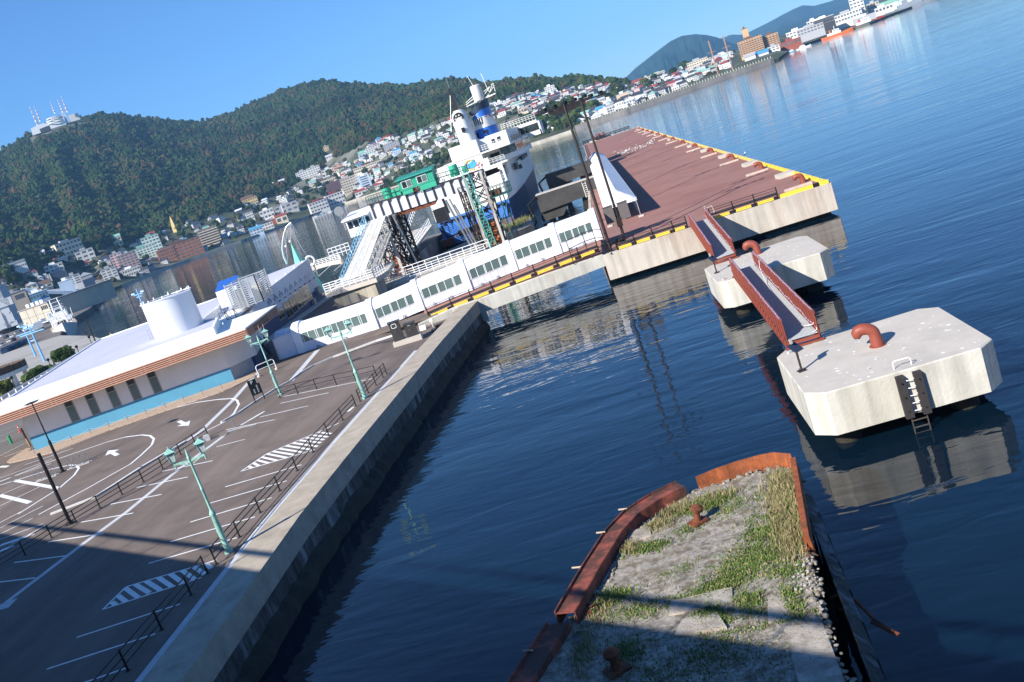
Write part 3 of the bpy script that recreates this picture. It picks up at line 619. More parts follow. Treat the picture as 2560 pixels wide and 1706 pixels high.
def gangway(a,b,w,hg,label,nseg):
 a,b=Vector(a),Vector(b);t=thing('gangway',label,'gangway',tuple((a+b)/2),'red steel gangways with grating decks')
 d=(b-a);L_=d.length;dn=d.normalized();s=Vector((-dn.y,dn.x,0)).normalized();up=Vector((0,0,1))
 for sg in(-1,1):
  m=MB();o=s*sg*w/2
  pr=[(0.0,-.34),(0,.30),(.02,hg-.1),(.035,hg),(.985,hg),(1,hg-.25),(1,-.34)]
  th=s*.02
  P=[a+d*u+o+up*z for u,z in pr]
  m.add([p-th for p in P]+[p+th for p in P],[tuple(range(7)),tuple(range(13,6,-1))]+[(i,(i+1)%7,7+(i+1)%7,7+i)for i in range(7)])
  for u in np.linspace(.015,.985,nseg):m.bar(a+d*u+o+s*sg*.07-up*.3,a+d*u+o+s*sg*.07+up*(hg-.03),.10,.045);m.bar(a+d*u+o-s*sg*.05-up*.1,a+d*u+o-s*sg*.05+up*(hg-.03),.06,.03)
  m.bar(a+o+up*hg+d*.03,b+o+up*hg-d*.015,.17,.035);m.bar(a+o-up*.34,b+o-up*.34,.2,.05);m.bar(a+o+s*sg*.09+up*.1,b+o+s*sg*.09+up*.1,.03,.08)
  m.build('side_girder',M_RED,t)
  m=MB();rr=random.Random(int(a.y*10+sg))
  pts=[a+d*u+o+s*(-sg)*.1+up*(.28+.06*math.sin(u*40)+.03*rr.random())for u in np.linspace(.03,.97,60)]
  m.tube(pts,.014,5)
  for q in pts[::2]:m.ball(q,.035,6,4)
  m.tube([a+d*u+o+up*(hg+.03+.01*rr.random())for u in np.linspace(.03,.97,40)],.012,5)
  for u in np.linspace(.03,.97,50):m.ball(a+d*u+o+s*rr.uniform(-.05,.05)+up*(hg+.03),.026,6,4)
  m.build('light_string',mat('fairy_light_string',(.5,.42,.55),.3,0,.4,30),t)
 g=mat('steel_grating',(.42,.44,.45),.55,.1,.2,8)
 m=MB();hw=w/2-.06;nb=int(L_/.055)
 for i in range(nb):m.bar(a+d*((i+.5)/nb)-s*hw,a+d*((i+.5)/nb)+s*hw,.026,.035)
 for k in range(9):o=s*hw*(k/4-1);m.bar(a+o-up*.005,b+o-up*.005,.018,.03)
 m.build('grating_deck',g,t)
 m=MB()
 for u in np.linspace(.0,1,9):m.bar(a+d*u-s*w/2-up*.16,a+d*u+s*w/2-up*.16,.12,.14)
 m.bar(a-s*(w/2+.16)-up*.36,a+s*(w/2+.16)-up*.36,.22,.06);m.bar(b-s*(w/2+.16)-up*.36,b+s*(w/2+.16)-up*.36,.22,.06)
 m.build('cross_beam',M_RED,t)
 return t
GN=on(*Z(ZD,1330,1350),QZ+.55);GN2=on(*Z(ZD,1620,1265),QZ+.55)
GF=on(*Z(ZD,775,715),QZ+.55);GF2=on(*Z(ZD,915,670),QZ+.55)
gangway((5.93,65.8,QZ+.42),(5.83,46.0,QZ+.42),1.5,.98,'longer red steel gangway joining the two concrete dolphins',22)
gangway((5.62,92.1,QZ+.62),(5.45,72.3,QZ+.42),1.5,.98,'red steel gangway from the red pier to the second dolphin',20)
m=MB();m.tube([(6.6,47.3,QZ+1.42),(6.75,46.7,QZ+.95),(6.5,46.6,QZ+.7),(6.2,47.4,QZ+.5),(6.1,48.5,QZ+.47)],.018,6)
m.tube([(6.68,46.6,QZ+1.0),(6.6,46.3,QZ+.8),(6.55,46.2,QZ+.5),(6.3,46.1,QZ+.46)],.018,6);tag(m.build('rope',M_WHITE),'thin white rope knotted over the near end of the gangway','rope')
m=MB();m.tube([(6.65,62.5,QZ+1.42),(6.5,62.0,QZ+.9),(6.3,59.0,QZ+.47),(6.2,56.5,QZ+.47)],.016,6);tag(m.build('rope',M_WHITE),'thin white rope trailing along the middle of the longer gangway','rope')
OL=[(-6.9,21.0),(-5.95,24.2),(-5.15,26.2),(-3.8,28.6),(-3.55,30.0),(-2.6,31.2),(-1.3,32.3),(-.75,32.85),(.8,33.0),(2.1,32.9),(2.62,32.1),(2.2,29.6),(1.85,26.6),(1.62,25.2),(1.55,24.2),(1.42,22.0),(1.3,19.0),(1.2,14.0),(-7.6,14.0)]
t=thing('ruined_pier','crumbling old concrete pier head overgrown with grass in the foreground','pier',(-2,26,0))
mb=MB();rr=random.Random(11)
def inside(x,y,P):
 c=False;j=len(P)-1
 for i in range(len(P)):
  if(P[i][1]>y)!=(P[j][1]>y)and x<(P[j][0]-P[i][0])*(y-P[i][1])/(P[j][1]-P[i][1])+P[i][0]:c=not c
  j=i
 return c
def pier_z(x,y):
 n=mnoise.noise(Vector((x*.7,y*.7,0)))*.07+mnoise.noise(Vector((x*2.3,y*2.3,5)))*.035
 return QZ-.06+n
stp=.13;gxs=np.arange(-7.6,2.9,stp);gys=np.arange(14,33.2,stp);idx={}
vs=[];fs=[]
for i,x in enumerate(gxs):
 for j,y in enumerate(gys):
  if inside(x,y,OL):
   idx[(i,j)]=len(vs);n3=mnoise.noise(Vector((x*9,y*9,1)))
   vs.append((x,y,pier_z(x,y)+.022*n3))
for(i,j),k in idx.items():
 if(i+1,j)in idx and(i,j+1)in idx and(i+1,j+1)in idx:fs.append((k,idx[(i+1,j)],idx[(i+1,j+1)],idx[(i,j+1)]))
mb.add(vs,fs)
M_RUIN=mat('crumbled_pale_aggregate',(.37,.335,.285),.95,0,.42,7.0,1.0,42,col2=(.20,.165,.12),mixlo=.46,mixhi=.60,spec=.1)
mb.build('rubble_top',M_RUIN,t,True,False)
M_RUIN2=mat('worn_slab',(.36,.32,.27),.95,0,.25,3,.6,20,col2=(.22,.19,.15),mixlo=.5,mixhi=.66,spec=.1)
mb=MB();side=[(x,y)for x,y in OL]
k=len(side)
mb.add([(x,y,QZ-.1)for x,y in side]+[(x*1.0,y,1.4)for x,y in side]+[(x,y,-2)for x,y in side],[(i,(i+1)%k,k+(i+1)%k,k+i)for i in range(k)]+[(k+i,k+(i+1)%k,2*k+(i+1)%k,2*k+i)for i in range(k)])
mb.add([(x,y,QZ-.12)for x,y in side],[tuple(range(k))])
mb.build('side_wall',mat('old_dark_concrete',(.12,.11,.10),.95,0,.35,1.2,.6,9,col2=(.27,.27,.28),streak=.4,mixlo=.52,mixhi=.62,spec=.1),t)
for pts in([(-2.2,25.6),(-.5,25.5),(-.55,24.7),(-2.3,24.9)],[(-2.0,24.5),(-1.0,24.4),(-.9,23.5),(-2.2,23.7)],[(.35,24.4),(1.2,24.2),(1.15,23.2),(.2,23.3)],[(.5,22.9),(1.4,22.6),(1.3,18),(.3,18)],[(-3.4,30.9),(-2.6,30.9),(-2.5,30.2),(-3.3,30.2)]):
 m=MB();m.prism([(x+rr.uniform(-.05,.05),y+rr.uniform(-.05,.05))for x,y in pts],QZ-.2,QZ-.01+rr.uniform(-.02,.02));m.build('slab',M_RUIN2,t)
m=MB()
for i in range(300):
 x,y=rr.gauss(1.35,.22),rr.gauss(25.2,.75)
 s=rr.uniform(.015,.06);m.ball((x,y,QZ-.08+rr.uniform(-.25,.12)*(1 if x>1.4 else.3)),s,5,4,0,(rr.uniform(.6,1.3),rr.uniform(.6,1.3),rr.uniform(.5,1)))
m.build('rubble',mat('white_rubble',(.37,.35,.31),.95,0,.3,9,.5,30),t);bpy.data.objects['rubble']['kind']='stuff'
m=MB()
for i in range(900):
 k=rr.randrange(len(OL)-2);a_,b_=OL[k],OL[k+1];u=rr.random();x,y=lerp(a_[0],b_[0],u)+rr.gauss(0,.09),lerp(a_[1],b_[1],u)+rr.gauss(0,.09);m.ball((x,y,QZ-.1+rr.uniform(-.1,.05)),rr.uniform(.03,.11),5,4,0,(rr.uniform(.6,1.4),rr.uniform(.6,1.4),rr.uniform(.4,.9)))
for i in range(700):
 x,y=rr.uniform(-6.5,2.3),rr.uniform(18,32.6)
 if inside(x,y,OL):m.ball((x,y,pier_z(x,y)),rr.uniform(.012,.05),5,4,0,(1,1,.6))
o=m.build('loose_stone',M_RUIN,t);o['kind']='stuff'
def beam(pts,w,h,name,z0,mt,lip=True):
 m=MB();pts=[Vector((p[0],p[1],0))for p in pts];n=len(pts);L_=[];R_=[]
 for i,p in enumerate(pts):
  tt=pts[min(i+1,n-1)]-pts[max(i-1,0)];nn=Vector((tt.y,-tt.x,0)).normalized();L_.append(p);R_.append(p+nn*w)
 for i in range(n-1):
  a,b,c,d=L_[i],L_[i+1],R_[i+1],R_[i];u=lambda q,z:(q.x,q.y,z)
  m.hexa([u(a,z0+h-.03),u(b,z0+h-.03),u(c,z0+h-.03),u(d,z0+h-.03)],[u(a,z0+h),u(b,z0+h),u(c,z0+h),u(d,z0+h)])
  m.bar(u(a,z0+h/2),u(b,z0+h/2),.03,h);m.bar(u(d,z0+h/2),u(c,z0+h/2),.03,h)
  if lip:m.bar(u(a,z0+h+.03),u(b,z0+h+.03),.04,.09)
 return m.build(name,mt,t)
M_RUSTP=mat('flaking_red_paint_on_rust',(.27,.075,.05),.75,.05,.25,3,.5,22,col2=(.085,.04,.03),mixlo=.45,mixhi=.56,spec=.3)
bm_=beam([(-5.55,26.05),(-4.75,28.6),(-4.0,30.7),(-3.3,31.9),(-2.3,32.75),(-1.35,33.2)],.62,.42,'fender_beam',QZ-.12,M_RUSTP)
beam([(-7.5,20.6),(-6.75,23.4),(-5.85,25.9)],.72,.42,'fender_beam',QZ-.3,M_RUSTP)
for p,q in(((-4.9,28.5),.2),((-4.1,30.6),.2),((-3.3,32.0),.2),((-6.3,24.6),.2)):
 m=MB();m.tube([(p[0]-.18,p[1]+.05,QZ+.38-(.2 if p[1]<26 else 0)),(p[0]+.12,p[1]-.02,QZ+.36-(.2 if p[1]<26 else 0))],.03,8);m.build('timber_peg',mat('bleached_timber',(.45,.36,.26),.9),t)
m=MB()
PL=[(-.65,32.75),(.1,33.0),(.9,33.12),(1.7,33.1),(2.15,33.0),(2.66,32.45)]
for i in range(5):
 a,b=PL[i],PL[i+1];m.hexa([(a[0],a[1],QZ-.2),(b[0],b[1],QZ-.2),(b[0],b[1]+.06,QZ-.2),(a[0],a[1]+.06,QZ-.2)],[(a[0],a[1]+.12,QZ+.42),(b[0],b[1]+.12,QZ+.42),(b[0],b[1]+.18,QZ+.42),(a[0],a[1]+.18,QZ+.42)])
m.build('steel_plate',mat('orange_rust_plate',(.30,.085,.028),.85,.1,.3,5,.4,20,col2=(.14,.05,.025),streak=.3,mixlo=.5,mixhi=.7),t)
m=MB()
for a,b in(((2.62,32.5),(2.25,29.6)),((2.25,29.6),(1.86,26.6))):
 m.hexa([(a[0]-.02,a[1],QZ-.3),(a[0]+.2,a[1],QZ-.3),(b[0]+.2,b[1],QZ-.3),(b[0]-.02,b[1],QZ-.3)],[(a[0]-.02,a[1],QZ+.3),(a[0]+.16,a[1],QZ+.3),(b[0]+.16,b[1],QZ+.3),(b[0]-.02,b[1],QZ+.3)])
m.build('edge_beam',MATS['orange_rust_plate'],t)
m=MB()
for i in range(26):
 a=Vector((rr.uniform(1.7,1.95),rr.uniform(26.0,26.6),QZ+rr.uniform(-.2,.1)));m.bar(a,a+Vector((rr.uniform(-.2,.2),rr.uniform(-.25,.25),rr.uniform(-.15,.15))),.04,.012)
for i in range(34):
 a=Vector((rr.uniform(-4.9,-4.1),rr.uniform(25.7,26.9),QZ+rr.uniform(-.3,.05)));m.bar(a,a+Vector((rr.uniform(-.3,.3),rr.uniform(-.3,.3),rr.uniform(-.2,.25))),.1,.015)
for i in range(10):
 a=Vector((rr.uniform(-3.7,-3.2),rr.uniform(29.8,30.5),QZ+rr.uniform(-.2,.05)));m.bar(a,a+Vector((rr.uniform(-.25,.25),rr.uniform(-.2,.2),rr.uniform(-.1,.2))),.12,.015)
m.build('torn_steel',M_RUST,t);bpy.data.objects['torn_steel']['kind']='stuff'
m=MB()
for i in range(7):
 y=32-i*1.7;x=2.55-i*.09;m.hexa([(x+.12,y-1.6,-1),(x+.5,y-1.6,-1),(x+.55,y,-1),(x+.15,y,-1)],[(x-.05,y-1.6,QZ-.5-.3*rr.random()),(x+.3,y-1.6,QZ-.9),(x+.32,y,QZ-.8),(x,y,QZ-.4)])
m.build('rotten_fender',mat('rotten_dark_timber',(.06,.055,.05),.95,0,.5,3,.6,9,col2=(.16,.16,.17),streak=.5,mixlo=.5,mixhi=.6),t)
m=MB();m.tube([(2.0,25.4,1.6),(2.35,25.3,1.75),(2.6,24.9,1.6),(2.85,24.3,1.3),(3.15,23.8,1.15)],.05,6);m.bar((2.75,24.3,1.3),(3.25,23.7,1.1),.12,.04);m.tube([(2.1,25.0,1.5),(2.4,24.6,1.35),(2.5,24.0,.8)],.03,5);m.bar((2.45,24.5,1.4),(2.5,24.2,1.0),.14,.03)
m.build('bent_bracket',M_RUST,t)
def grass_obj(name,label,spots,seed,mt):
 r=random.Random(seed);vs=[];fs=[];mi=[]
 for(cx,cy,sx,sy,n,h0,h1,kind)in spots:
  for i in range(n):
   x,y=r.gauss(cx,sx),r.gauss(cy,sy)
   if not inside(x,y,OL):continue
   z=pier_z(x,y);h=r.uniform(h0,h1)*(.62 if kind else.5);a=r.uniform(0,6.28);w=r.uniform(.006,.014)*(1.5 if kind==0 else 1);ln=r.uniform(.2,.8)*h
   dx,dy=math.cos(a)*w,math.sin(a)*w;lx,ly=math.cos(a+1.57+r.uniform(-.5,.5))*ln,math.sin(a+1.57)*ln;k=len(vs)
   vs+=[(x-dx,y-dy,z),(x+dx,y+dy,z),(x+lx*.45+dx*.8,y+ly*.45+dy*.8,z+h*.65),(x+lx*.45-dx*.8,y+ly*.45-dy*.8,z+h*.65),(x+lx,y+ly,z+h*(.85 if kind==0 else 1))]
   fs+=[(k,k+1,k+2,k+3),(k+3,k+2,k+4)];mm=kind if r.random()<.8 else 1-kind;mi+=[mm,mm]
 me=bpy.data.meshes.new(name);me.from_pydata(vs,[],fs);[me.materials.append(q)for q in mt];me.polygons.foreach_set('material_index',mi);me.update()
 o=bpy.data.objects.new(name,me);COL.objects.link(o);return tag(o,label,'grass',None,'stuff')
M_GR=mat('fresh_grass',(.105,.165,.035),.8,0,.35,3,spec=.2);M_GD=mat('dry_grass',(.30,.25,.13),.85,0,.3,3,spec=.2)
SP=[(2.15,31.6,.22,.5,1100,.15,.45,1),(1.85,30,.25,.9,2600,.15,.45,1),(1.6,28.2,.25,.8,2100,.15,.4,1),(1.45,26.9,.2,.5,900,.1,.35,1),(1.0,29.2,.4,.35,500,.06,.2,0),(1.2,30.9,.4,.25,260,.05,.16,0),(.9,28.2,.35,.25,1000,.08,.24,0),(.5,27.2,.5,.4,1300,.06,.2,0),(0,26.6,.55,.4,1200,.06,.2,0),(.9,26.6,.4,.4,800,.05,.2,0),(-.5,26.0,.5,.25,1200,.08,.22,0),(-1.1,25.6,.5,.18,900,.08,.22,0),(-.75,31.5,.5,.25,1600,.12,.36,0),(-.2,31.8,.4,.2,700,.15,.4,1),(-1.6,31.6,.45,.2,1400,.12,.38,1),(-2.4,30.9,.4,.25,900,.1,.3,1),(.1,30.6,.3,.3,420,.06,.18,0),(-2.7,29.4,.4,.2,900,.08,.24,0),(-3.3,29.8,.2,.3,600,.1,.3,1),(-1.3,30.0,.25,.2,350,.05,.16,0),(-3.9,26.8,.35,.3,900,.1,.3,0),(-4.3,26.2,.2,.5,500,.1,.3,1),(-3.2,25.6,.5,.25,800,.06,.2,0),(-1.2,24.3,.25,.3,900,.1,.28,0),(-.1,24.6,.2,.3,700,.08,.26,0),(1.1,25.6,.35,.2,500,.08,.26,0),(.95,24.0,.15,.5,800,.1,.3,0),(-2.2,27.2,.2,.2,160,.04,.12,0),(-1.6,27.5,.2,.2,160,.04,.12,0),(.3,31.6,.6,.4,200,.04,.14,0),(-3.6,23.6,.3,.4,700,.1,.25,0),(-1.5,22.5,.6,.5,1000,.06,.2,0),(-4.8,24.3,.2,.7,700,.1,.3,1),(0,23.3,.8,.15,500,.05,.18,0),(-.5,21.5,1,.8,500,.05,.16,0),(-.3,23.9,1.5,.1,500,.05,.15,0),(-3,22,.5,.5,400,.08,.2,0)]
grass_obj('grass','patches of green and dry grass growing on the ruined pier',SP,5,[M_GR,M_GD])
def rusty_bollard(c,s,label,lean=0):
 t=thing('bollard',label,'mooring bollard',c,'rusty bollards on the ruined pier');m=MB();q=Vector(c);l=Vector((lean,0,0))
 m.tube([q,q+up*.06*s,q+up*.3*s+l*.3,q+up*.42*s+l*.5,q+up*.48*s+l*.6,q+up*.6*s+l*.9,q+up*.72*s+l,q+up*.76*s+l],[.3*s,.17*s,.13*s,.15*s,.24*s,.27*s,.17*s,.03*s],14);m.build('shaft',M_RUST,t,True)
 m=MB();m.obox((c[0],c[1],c[2]-.02),(.75*s,.6*s,.06),.5);m.build('base_plate',M_RUST,t);return t
rusty_bollard((-.95,30.25,QZ-.02),.78,'rusty mushroom head bollard in the sun on the ruined pier',.1)
rusty_bollard((-3.85,22.9,QZ-.05),.85,'rusty bollard lying in the shadow on the ruined pier')
PZ=2.85
BF=[(-22.3,90.4,2.35),(-18.9,91.5,2.62),(-15.9,91.4,2.72),(-9.5,92.3,2.85),(-3.75,92.95,2.9)]
GP=[(-35.9,94.6,QZ-.05),(-27.4,94.3,2.55),(-22.5,95.1,2.9),(-17.4,95.7,3.2),(-12.6,96.8,3.5),(-7.9,97.0,3.72),(-3.7,97.1,3.85)]
FP=[(-18.9,92.0,2.6),(-16.9,92.2,2.72),(-14.7,92.3,2.84),(-12.55,92.4,2.95),(-10.35,92.5,3.07),(-8.1,92.6,3.18),(-5.9,92.7,3.3)]
t=thing('footbridge','concrete footbridge with pale girder joining the quay to the red pier','bridge',(-10,93,0))
mb=MB()
BT=[1.9,1.9,1.42,1.6,1.84]
for i in range(len(BF)-1):
 a,b=BF[i],BF[i+1];za,zb=(BT[i],BT[i+1])if i>=2 else(.5,.5)
 mb.hexa([(a[0],a[1],za),(b[0],b[1],zb),(b[0],b[1]+.5,zb),(a[0],a[1]+.5,za)],[(a[0],a[1],a[2]),(b[0],b[1],b[2]),(b[0],b[1]+.35,b[2]+.1),(a[0],a[1]+.35,a[2]+.1)])
mb.build('girder',M_CONC_WALL,t)
mb=MB()
xs=[p[0]for p in BF]
for i in range(len(GP)-2):
 pass
rows=[]
for x in np.linspace(-22.3,-3.7,20):
 fz=interp(x,[p[0]for p in FP],[p[2]for p in FP]);fy=interp(x,[p[0]for p in BF],[p[1]for p in BF])+.33
 g_=interp(x,[p[0]for p in GP],[p[2]for p in GP]);gy=interp(x,[p[0]for p in GP],[p[1]for p in GP])
 if x<-18.9:fz=lerp(2.0,2.6,(x+22.3)/3.4)
 rows.append([(x,fy,fz-.12),(x,fy+1.5,lerp(fz,g_,.35)-.1),(x,gy,g_-.06),(x,gy+4.2,g_-.06),(x,gy+4.2,1.9),(x,fy,1.9)])
mb.loft(rows)
M_DECK=mat('red_deck_coating',(.30,.155,.128),.9,0,.1,.25,.15,25,col2=(.225,.108,.088),mixlo=.5,mixhi=.7,spec=.15)
mb.build('deck',M_DECK,t)
def pipe_fence(name,label,P,dirx,rails=(1.08,.86),ypz=.16,ends=(0.1,0.1),hazard=True):
 t=thing(name,label,'railing',P[0]);m=MB();V_=[Vector(p)for p in P]
 for r in rails:m.tube([v+up*r for v in V_],.024,6)
 m.build('hand_rail',M_BLACK,t)
 m=MB();m.tube([v+up*.52+Vector((0,.14,0))for v in V_],.12,10);m.build('service_pipe',mat('black_pipe',(.022,.022,.023),.5,0,.2,3),t,True)
 for v in V_:m=MB();m.bar(v,v+up*1.14,.07,.1);m.bar(v+up*.4,v+up*.4+Vector((0,.3,0)),.12,.2);m.build('post',M_BLACK,t)
 m=MB()
 for a,b in zip(V_[:-1],V_[1:]):
  dd=b-a
  for s0,s1,mi in((.0,.12,1),(.12,.8,0),(.8,1.0,1)):
   p,q=a+dd*s0+up*ypz+Vector((0,-.02,0)),a+dd*s1+up*ypz+Vector((0,-.02,0))
   for zz_ in(-.07,.07):m.tube([p+up*zz_,q+up*zz_],.068,8,mi if hazard else 0)
  k=a+dd*.1+up*ypz;m.bar(k,k+dd.normalized()*.1,.18,.3,0)
 m.build('striped_pipe',[M_YEL,M_BLACK],t,True)
 return t
pipe_fence('railing','black railing with yellow and black striped pipe along the footbridge',[(-21.3,91.7,2.42)]+FP+[(-4.0,92.8,3.38)],1)
t=thing('covered_walkway','long white arched covered walkway with strip windows running to the red pier','walkway',(-20,96,0))
M_GALW=mat('white_membrane',(.80,.80,.82),.45,0,.03,.6);M_GALP=mat('pale_lilac_panel',(.68,.68,.75),.5,0,.04,.5)
M_GALG=mat('greenish_tinted_glass',(.10,.15,.145),.12,0,.15,.5,spec=.7)
GW,GH=2.9,2.95
def gal_ring(p,nrm,h=GH,grow=0.0,w=GW):
 c=Vector(p);n=Vector(nrm);r=[]
 prof=[(0-grow,0),(0-grow,1.05),(0-grow,1.95)]
 for k in range(1,10):
  a=math.pi*k/10;prof.append((w/2-(w/2+grow)*math.cos(a),1.95+(h-1.95+grow)*math.sin(a)))
 prof+=[(w+grow,1.95),(w+grow,1.05),(w+grow,0)]
 return[c+n*x+up*z for x,z in prof]
def gal_nrm(i):
 a,b=Vector(GP[max(i-1,0)]),Vector(GP[min(i+1,len(GP)-1)]);d=b-a;return Vector((-d.y,d.x,0)).normalized()
win=[]
for i in range(len(GP)-1):
 a,b=Vector(GP[i]),Vector(GP[i+1]);d=b-a;n=Vector((-d.y,d.x,0)).normalized()
 if i==0:nw=9;u0,u1=.1,.94
 else:nw=5;u0,u1=.09,.91
 m=MB();ra,rb=gal_ring(a,n),gal_ring(b,n)
 m.loft([ra,rb],0,False)
 o=m.build('segment',[M_GALW,M_GALP],t,True)
 for f in o.data.polygons:
  if abs(f.normal.z)<.15 and f.center.z+0<lerp(a.z,b.z,.5)+1.5:f.material_index=1
 L_=d.length
 edges=np.linspace(u0,u1,nw+1)
 for k in range(nw):
  w0,w1=edges[k]+.002,edges[k+1]-.002
  m=MB();q=lambda u,z,o_:a+d*u+up*z-n*o_
  m.hexa([q(w0,1.0,.012),q(w1,1.0,.012),q(w1,1.0,-.03),q(w0,1.0,-.03)],[q(w0,1.97,.012),q(w1,1.97,.012),q(w1,1.97,-.03),q(w0,1.97,-.03)]);m.build('window_pane',M_GALG,t)
 m=MB()
 for k,e in enumerate(edges):
  m.bar(q(e,.98,.02),q(e,1.98,.02),.04,.05)
  if k%2==0:m.bar(q(e+.022,.98,.02),q(e+.022,1.98,.02),.03,.05)
 m.bar(q(u0,.98,.02),q(u1,.98,.02),.05,.04);m.bar(q(u0,1.98,.02),q(u1,1.98,.02),.05,.04)
 m.build('window_frame',M_WHITE,t)
 m=MB()
 for u in np.linspace(.06,.94,nw+2):m.bar(q(u,.02,.012),q(u,.95,.012),.012,.012)
 m.build('panel_joint',mat('joint_grey',(.45,.45,.5),.6),t)
 m=MB()
 for u in(.25,.6):m.tube([q(u,.0,.12),q(u,.28,.12),q(u+.03,.28,.12),q(u+.03,0,.12)],.03,5)
 m.build('wheel_bracket',M_BLACK,t)
for i in range(1,len(GP)):
 n=gal_nrm(i);c=Vector(GP[i]);d=Vector((n.y,-n.x,0));m=MB();wd=.35 if i>1 else.42
 m.loft([gal_ring(c-d*wd,n,GH,.005),gal_ring(c-d*(wd-.08),n,GH,.14),gal_ring(c+d*(wd-.08),n,GH,.14),gal_ring(c+d*wd,n,GH,.005)],0,False);m.build('rib',M_GALW,t,True)
n=gal_nrm(0);c=Vector(GP[0]);d=Vector((n.y,-n.x,0));m=MB()
m.loft([gal_ring(c-d*.1,n,GH,.0),gal_ring(c-d*.02,n,GH,.14),gal_ring(c+d*.75,n,GH,.14),gal_ring(c+d*.85,n,GH,0.0)],0,False);m.build('rib',M_GALW,t,True)
m=MB();rings=[]
for k in range(13):rings.append(gal_ring(c-d*(.1+k*.16),n,GH-.12-.07*(k%2),-.05-.12*(k%2)))
m.loft(rings,0,True);m.build('bellows',M_GALP,t)
m=MB();e=c-d*2.15;rr=random.Random(2);P0=[e+n*(x)+up*z for x,z in((.2,2.2),(2.6,2.2))]
vs=[];nx=22
for k in range(nx):
 u=k/(nx-1)
 for z in np.linspace(2.4,.05,6):vs.append(e+n*(.15+2.6*u)-d*(.12*math.sin(u*40)*(1.3-z*.3)+.1)+up*z)
m.add(vs,[(i*6+j,(i+1)*6+j,(i+1)*6+j+1,i*6+j+1)for i in range(nx-1)for j in range(5)])
vs=[]
for k in range(nx):
 u=k/(nx-1)
 for z in np.linspace(2.35,.05,6):vs.append(c+n*(-.06-.1*abs(math.sin(u*34))*(1.2-z*.3))-d*(.1+2.0*u)+up*(z if u<.5 else z*(1-(u-.5)*.12)))
m.add(vs,[(i*6+j,(i+1)*6+j,(i+1)*6+j+1,i*6+j+1)for i in range(nx-1)for j in range(5)])
m.build('curtain',M_GALP,t,True)
t=thing('plinth','low concrete plinth under the two black cabinets','plinth',(-22,83.6,1.9));m=MB();m.obox((-21.95,83.7,2.0),(2.6,1.2,.62),.12);m.build('slab',M_CONC_W,t)
def cab(c,sx,sy,h,label,rz=.12,tall=False):
 t=thing('cabinet',label,'cabinet',c);m=MB();m.obox(c,(sx,sy,h-.1),rz);m.obox((c[0],c[1],c[2]+h-.1),(sx+.12,sy+.14,.1),rz);m.build('body',mat('black_cabinet_paint',(.035,.034,.034),.55,0,.1,2),t)
 ca,sa=math.cos(rz),math.sin(rz);P=lambda x,y,z:Vector((c[0]+ca*x-sa*y,c[1]+sa*x+ca*y,c[2]+z));f=-sy/2-.012
 m=MB();m.bar(P(-sx*.42,f,.1),P(sx*.42,f,.1),.02,.02);m.bar(P(sx*.2,f,.15),P(sx*.2,f,h-.3),.015,.02);m.bar(P(-sx*.42,f,h-.2),P(sx*.42,f,h-.2),.015,.02);m.build('door',mat('black_cabinet_paint',()),t)if 0 else m.build('door_edge',MATS['black_cabinet_paint'],t)
 m=MB()
 if tall:m.tube([P(-.2,f,1.2),P(.14,f,1.2),P(.18,f,1.24),P(.18,f,1.52),P(.14,f,1.56),P(-.2,f,1.56),P(-.24,f,1.52),P(-.24,f,1.24)],.028,6,closed=True)
 else:m.bar(P(-.15,f,h-.18),P(.12,f,h-.18),.05,.02)
 m.build('badge',M_WHITE,t)
 m=MB();m.bar(P(-sx*.1,f-.03,h*.45),P(-sx*.1,f-.03,h*.45+.14),.03,.04);m.build('handle',M_STEEL,t)
cab((-22.65,83.7,2.62),.9,.7,1.75,'taller black cabinet with a white square badge at the bridge foot',.12,True)
cab((-21.4,83.8,2.62),.95,.7,1.2,'shorter black cabinet beside the taller one at the bridge foot')
m=MB();c_=(-19.2,86.6,1.9);m.obox(c_,(2.2,.7,.3),.35);m.obox((c_[0]+.1,c_[1]+.1,2.2),(1.6,.5,.25),.35);tag(m.build('tarpaulin_bundle',M_BLACK),'black covered bundle lying by the bridge wall','bundle')
p=on(*Z(Z6,1940,408),1.95);t=thing('post','thin white post with a small white plate by the bridge wall','post',tuple(p));m=MB();m.bar(p,p+up*1.25,.04);m.build('shaft',M_WHITE,t);m=MB();m.box(p.x-.14,p.x+.14,p.y-.03,p.y,p.z+1.05,p.z+1.3);m.build('plate',M_WHITE,t)
p=on(*Z(Z6,1830,390),2.0);m=MB();m.hexa([(p.x-.3,p.y,p.z),(p.x+.3,p.y,p.z),(p.x+.3,p.y+.3,p.z),(p.x-.3,p.y+.3,p.z)],[(p.x-.28,p.y+.2,p.z+.42),(p.x+.3,p.y+.2,p.z+.42),(p.x+.3,p.y+.3,p.z+.42),(p.x-.28,p.y+.3,p.z+.42)]);tag(m.build('notice_board',mat('pale_notice',(.66,.74,.78),.5)),'small pale blue and white notice board leaning by the bridge wall','notice')
t=thing('pier','long pier with a red coated deck and concrete sides','pier',(4,200,0))
FL,FR,RR_,RL=(-3.75,93.0),(17.75,92.2),(12.2,401),(-10.5,405.5);LM=(-8.1,310);LN=(-5.2,118)
poly=[FL,FR,RR_,RL,LM,LN]
mb=MB();mb.prism(poly,PZ-.3,PZ);mb.build('deck',M_DECK,t)
mb=MB();M_PW=mat('rust_washed_concrete',(.50,.45,.385),.85,0,.1,.5,.3,8,col2=(.38,.25,.18),streak=.25,mixlo=.5,mixhi=.72,spec=.2)
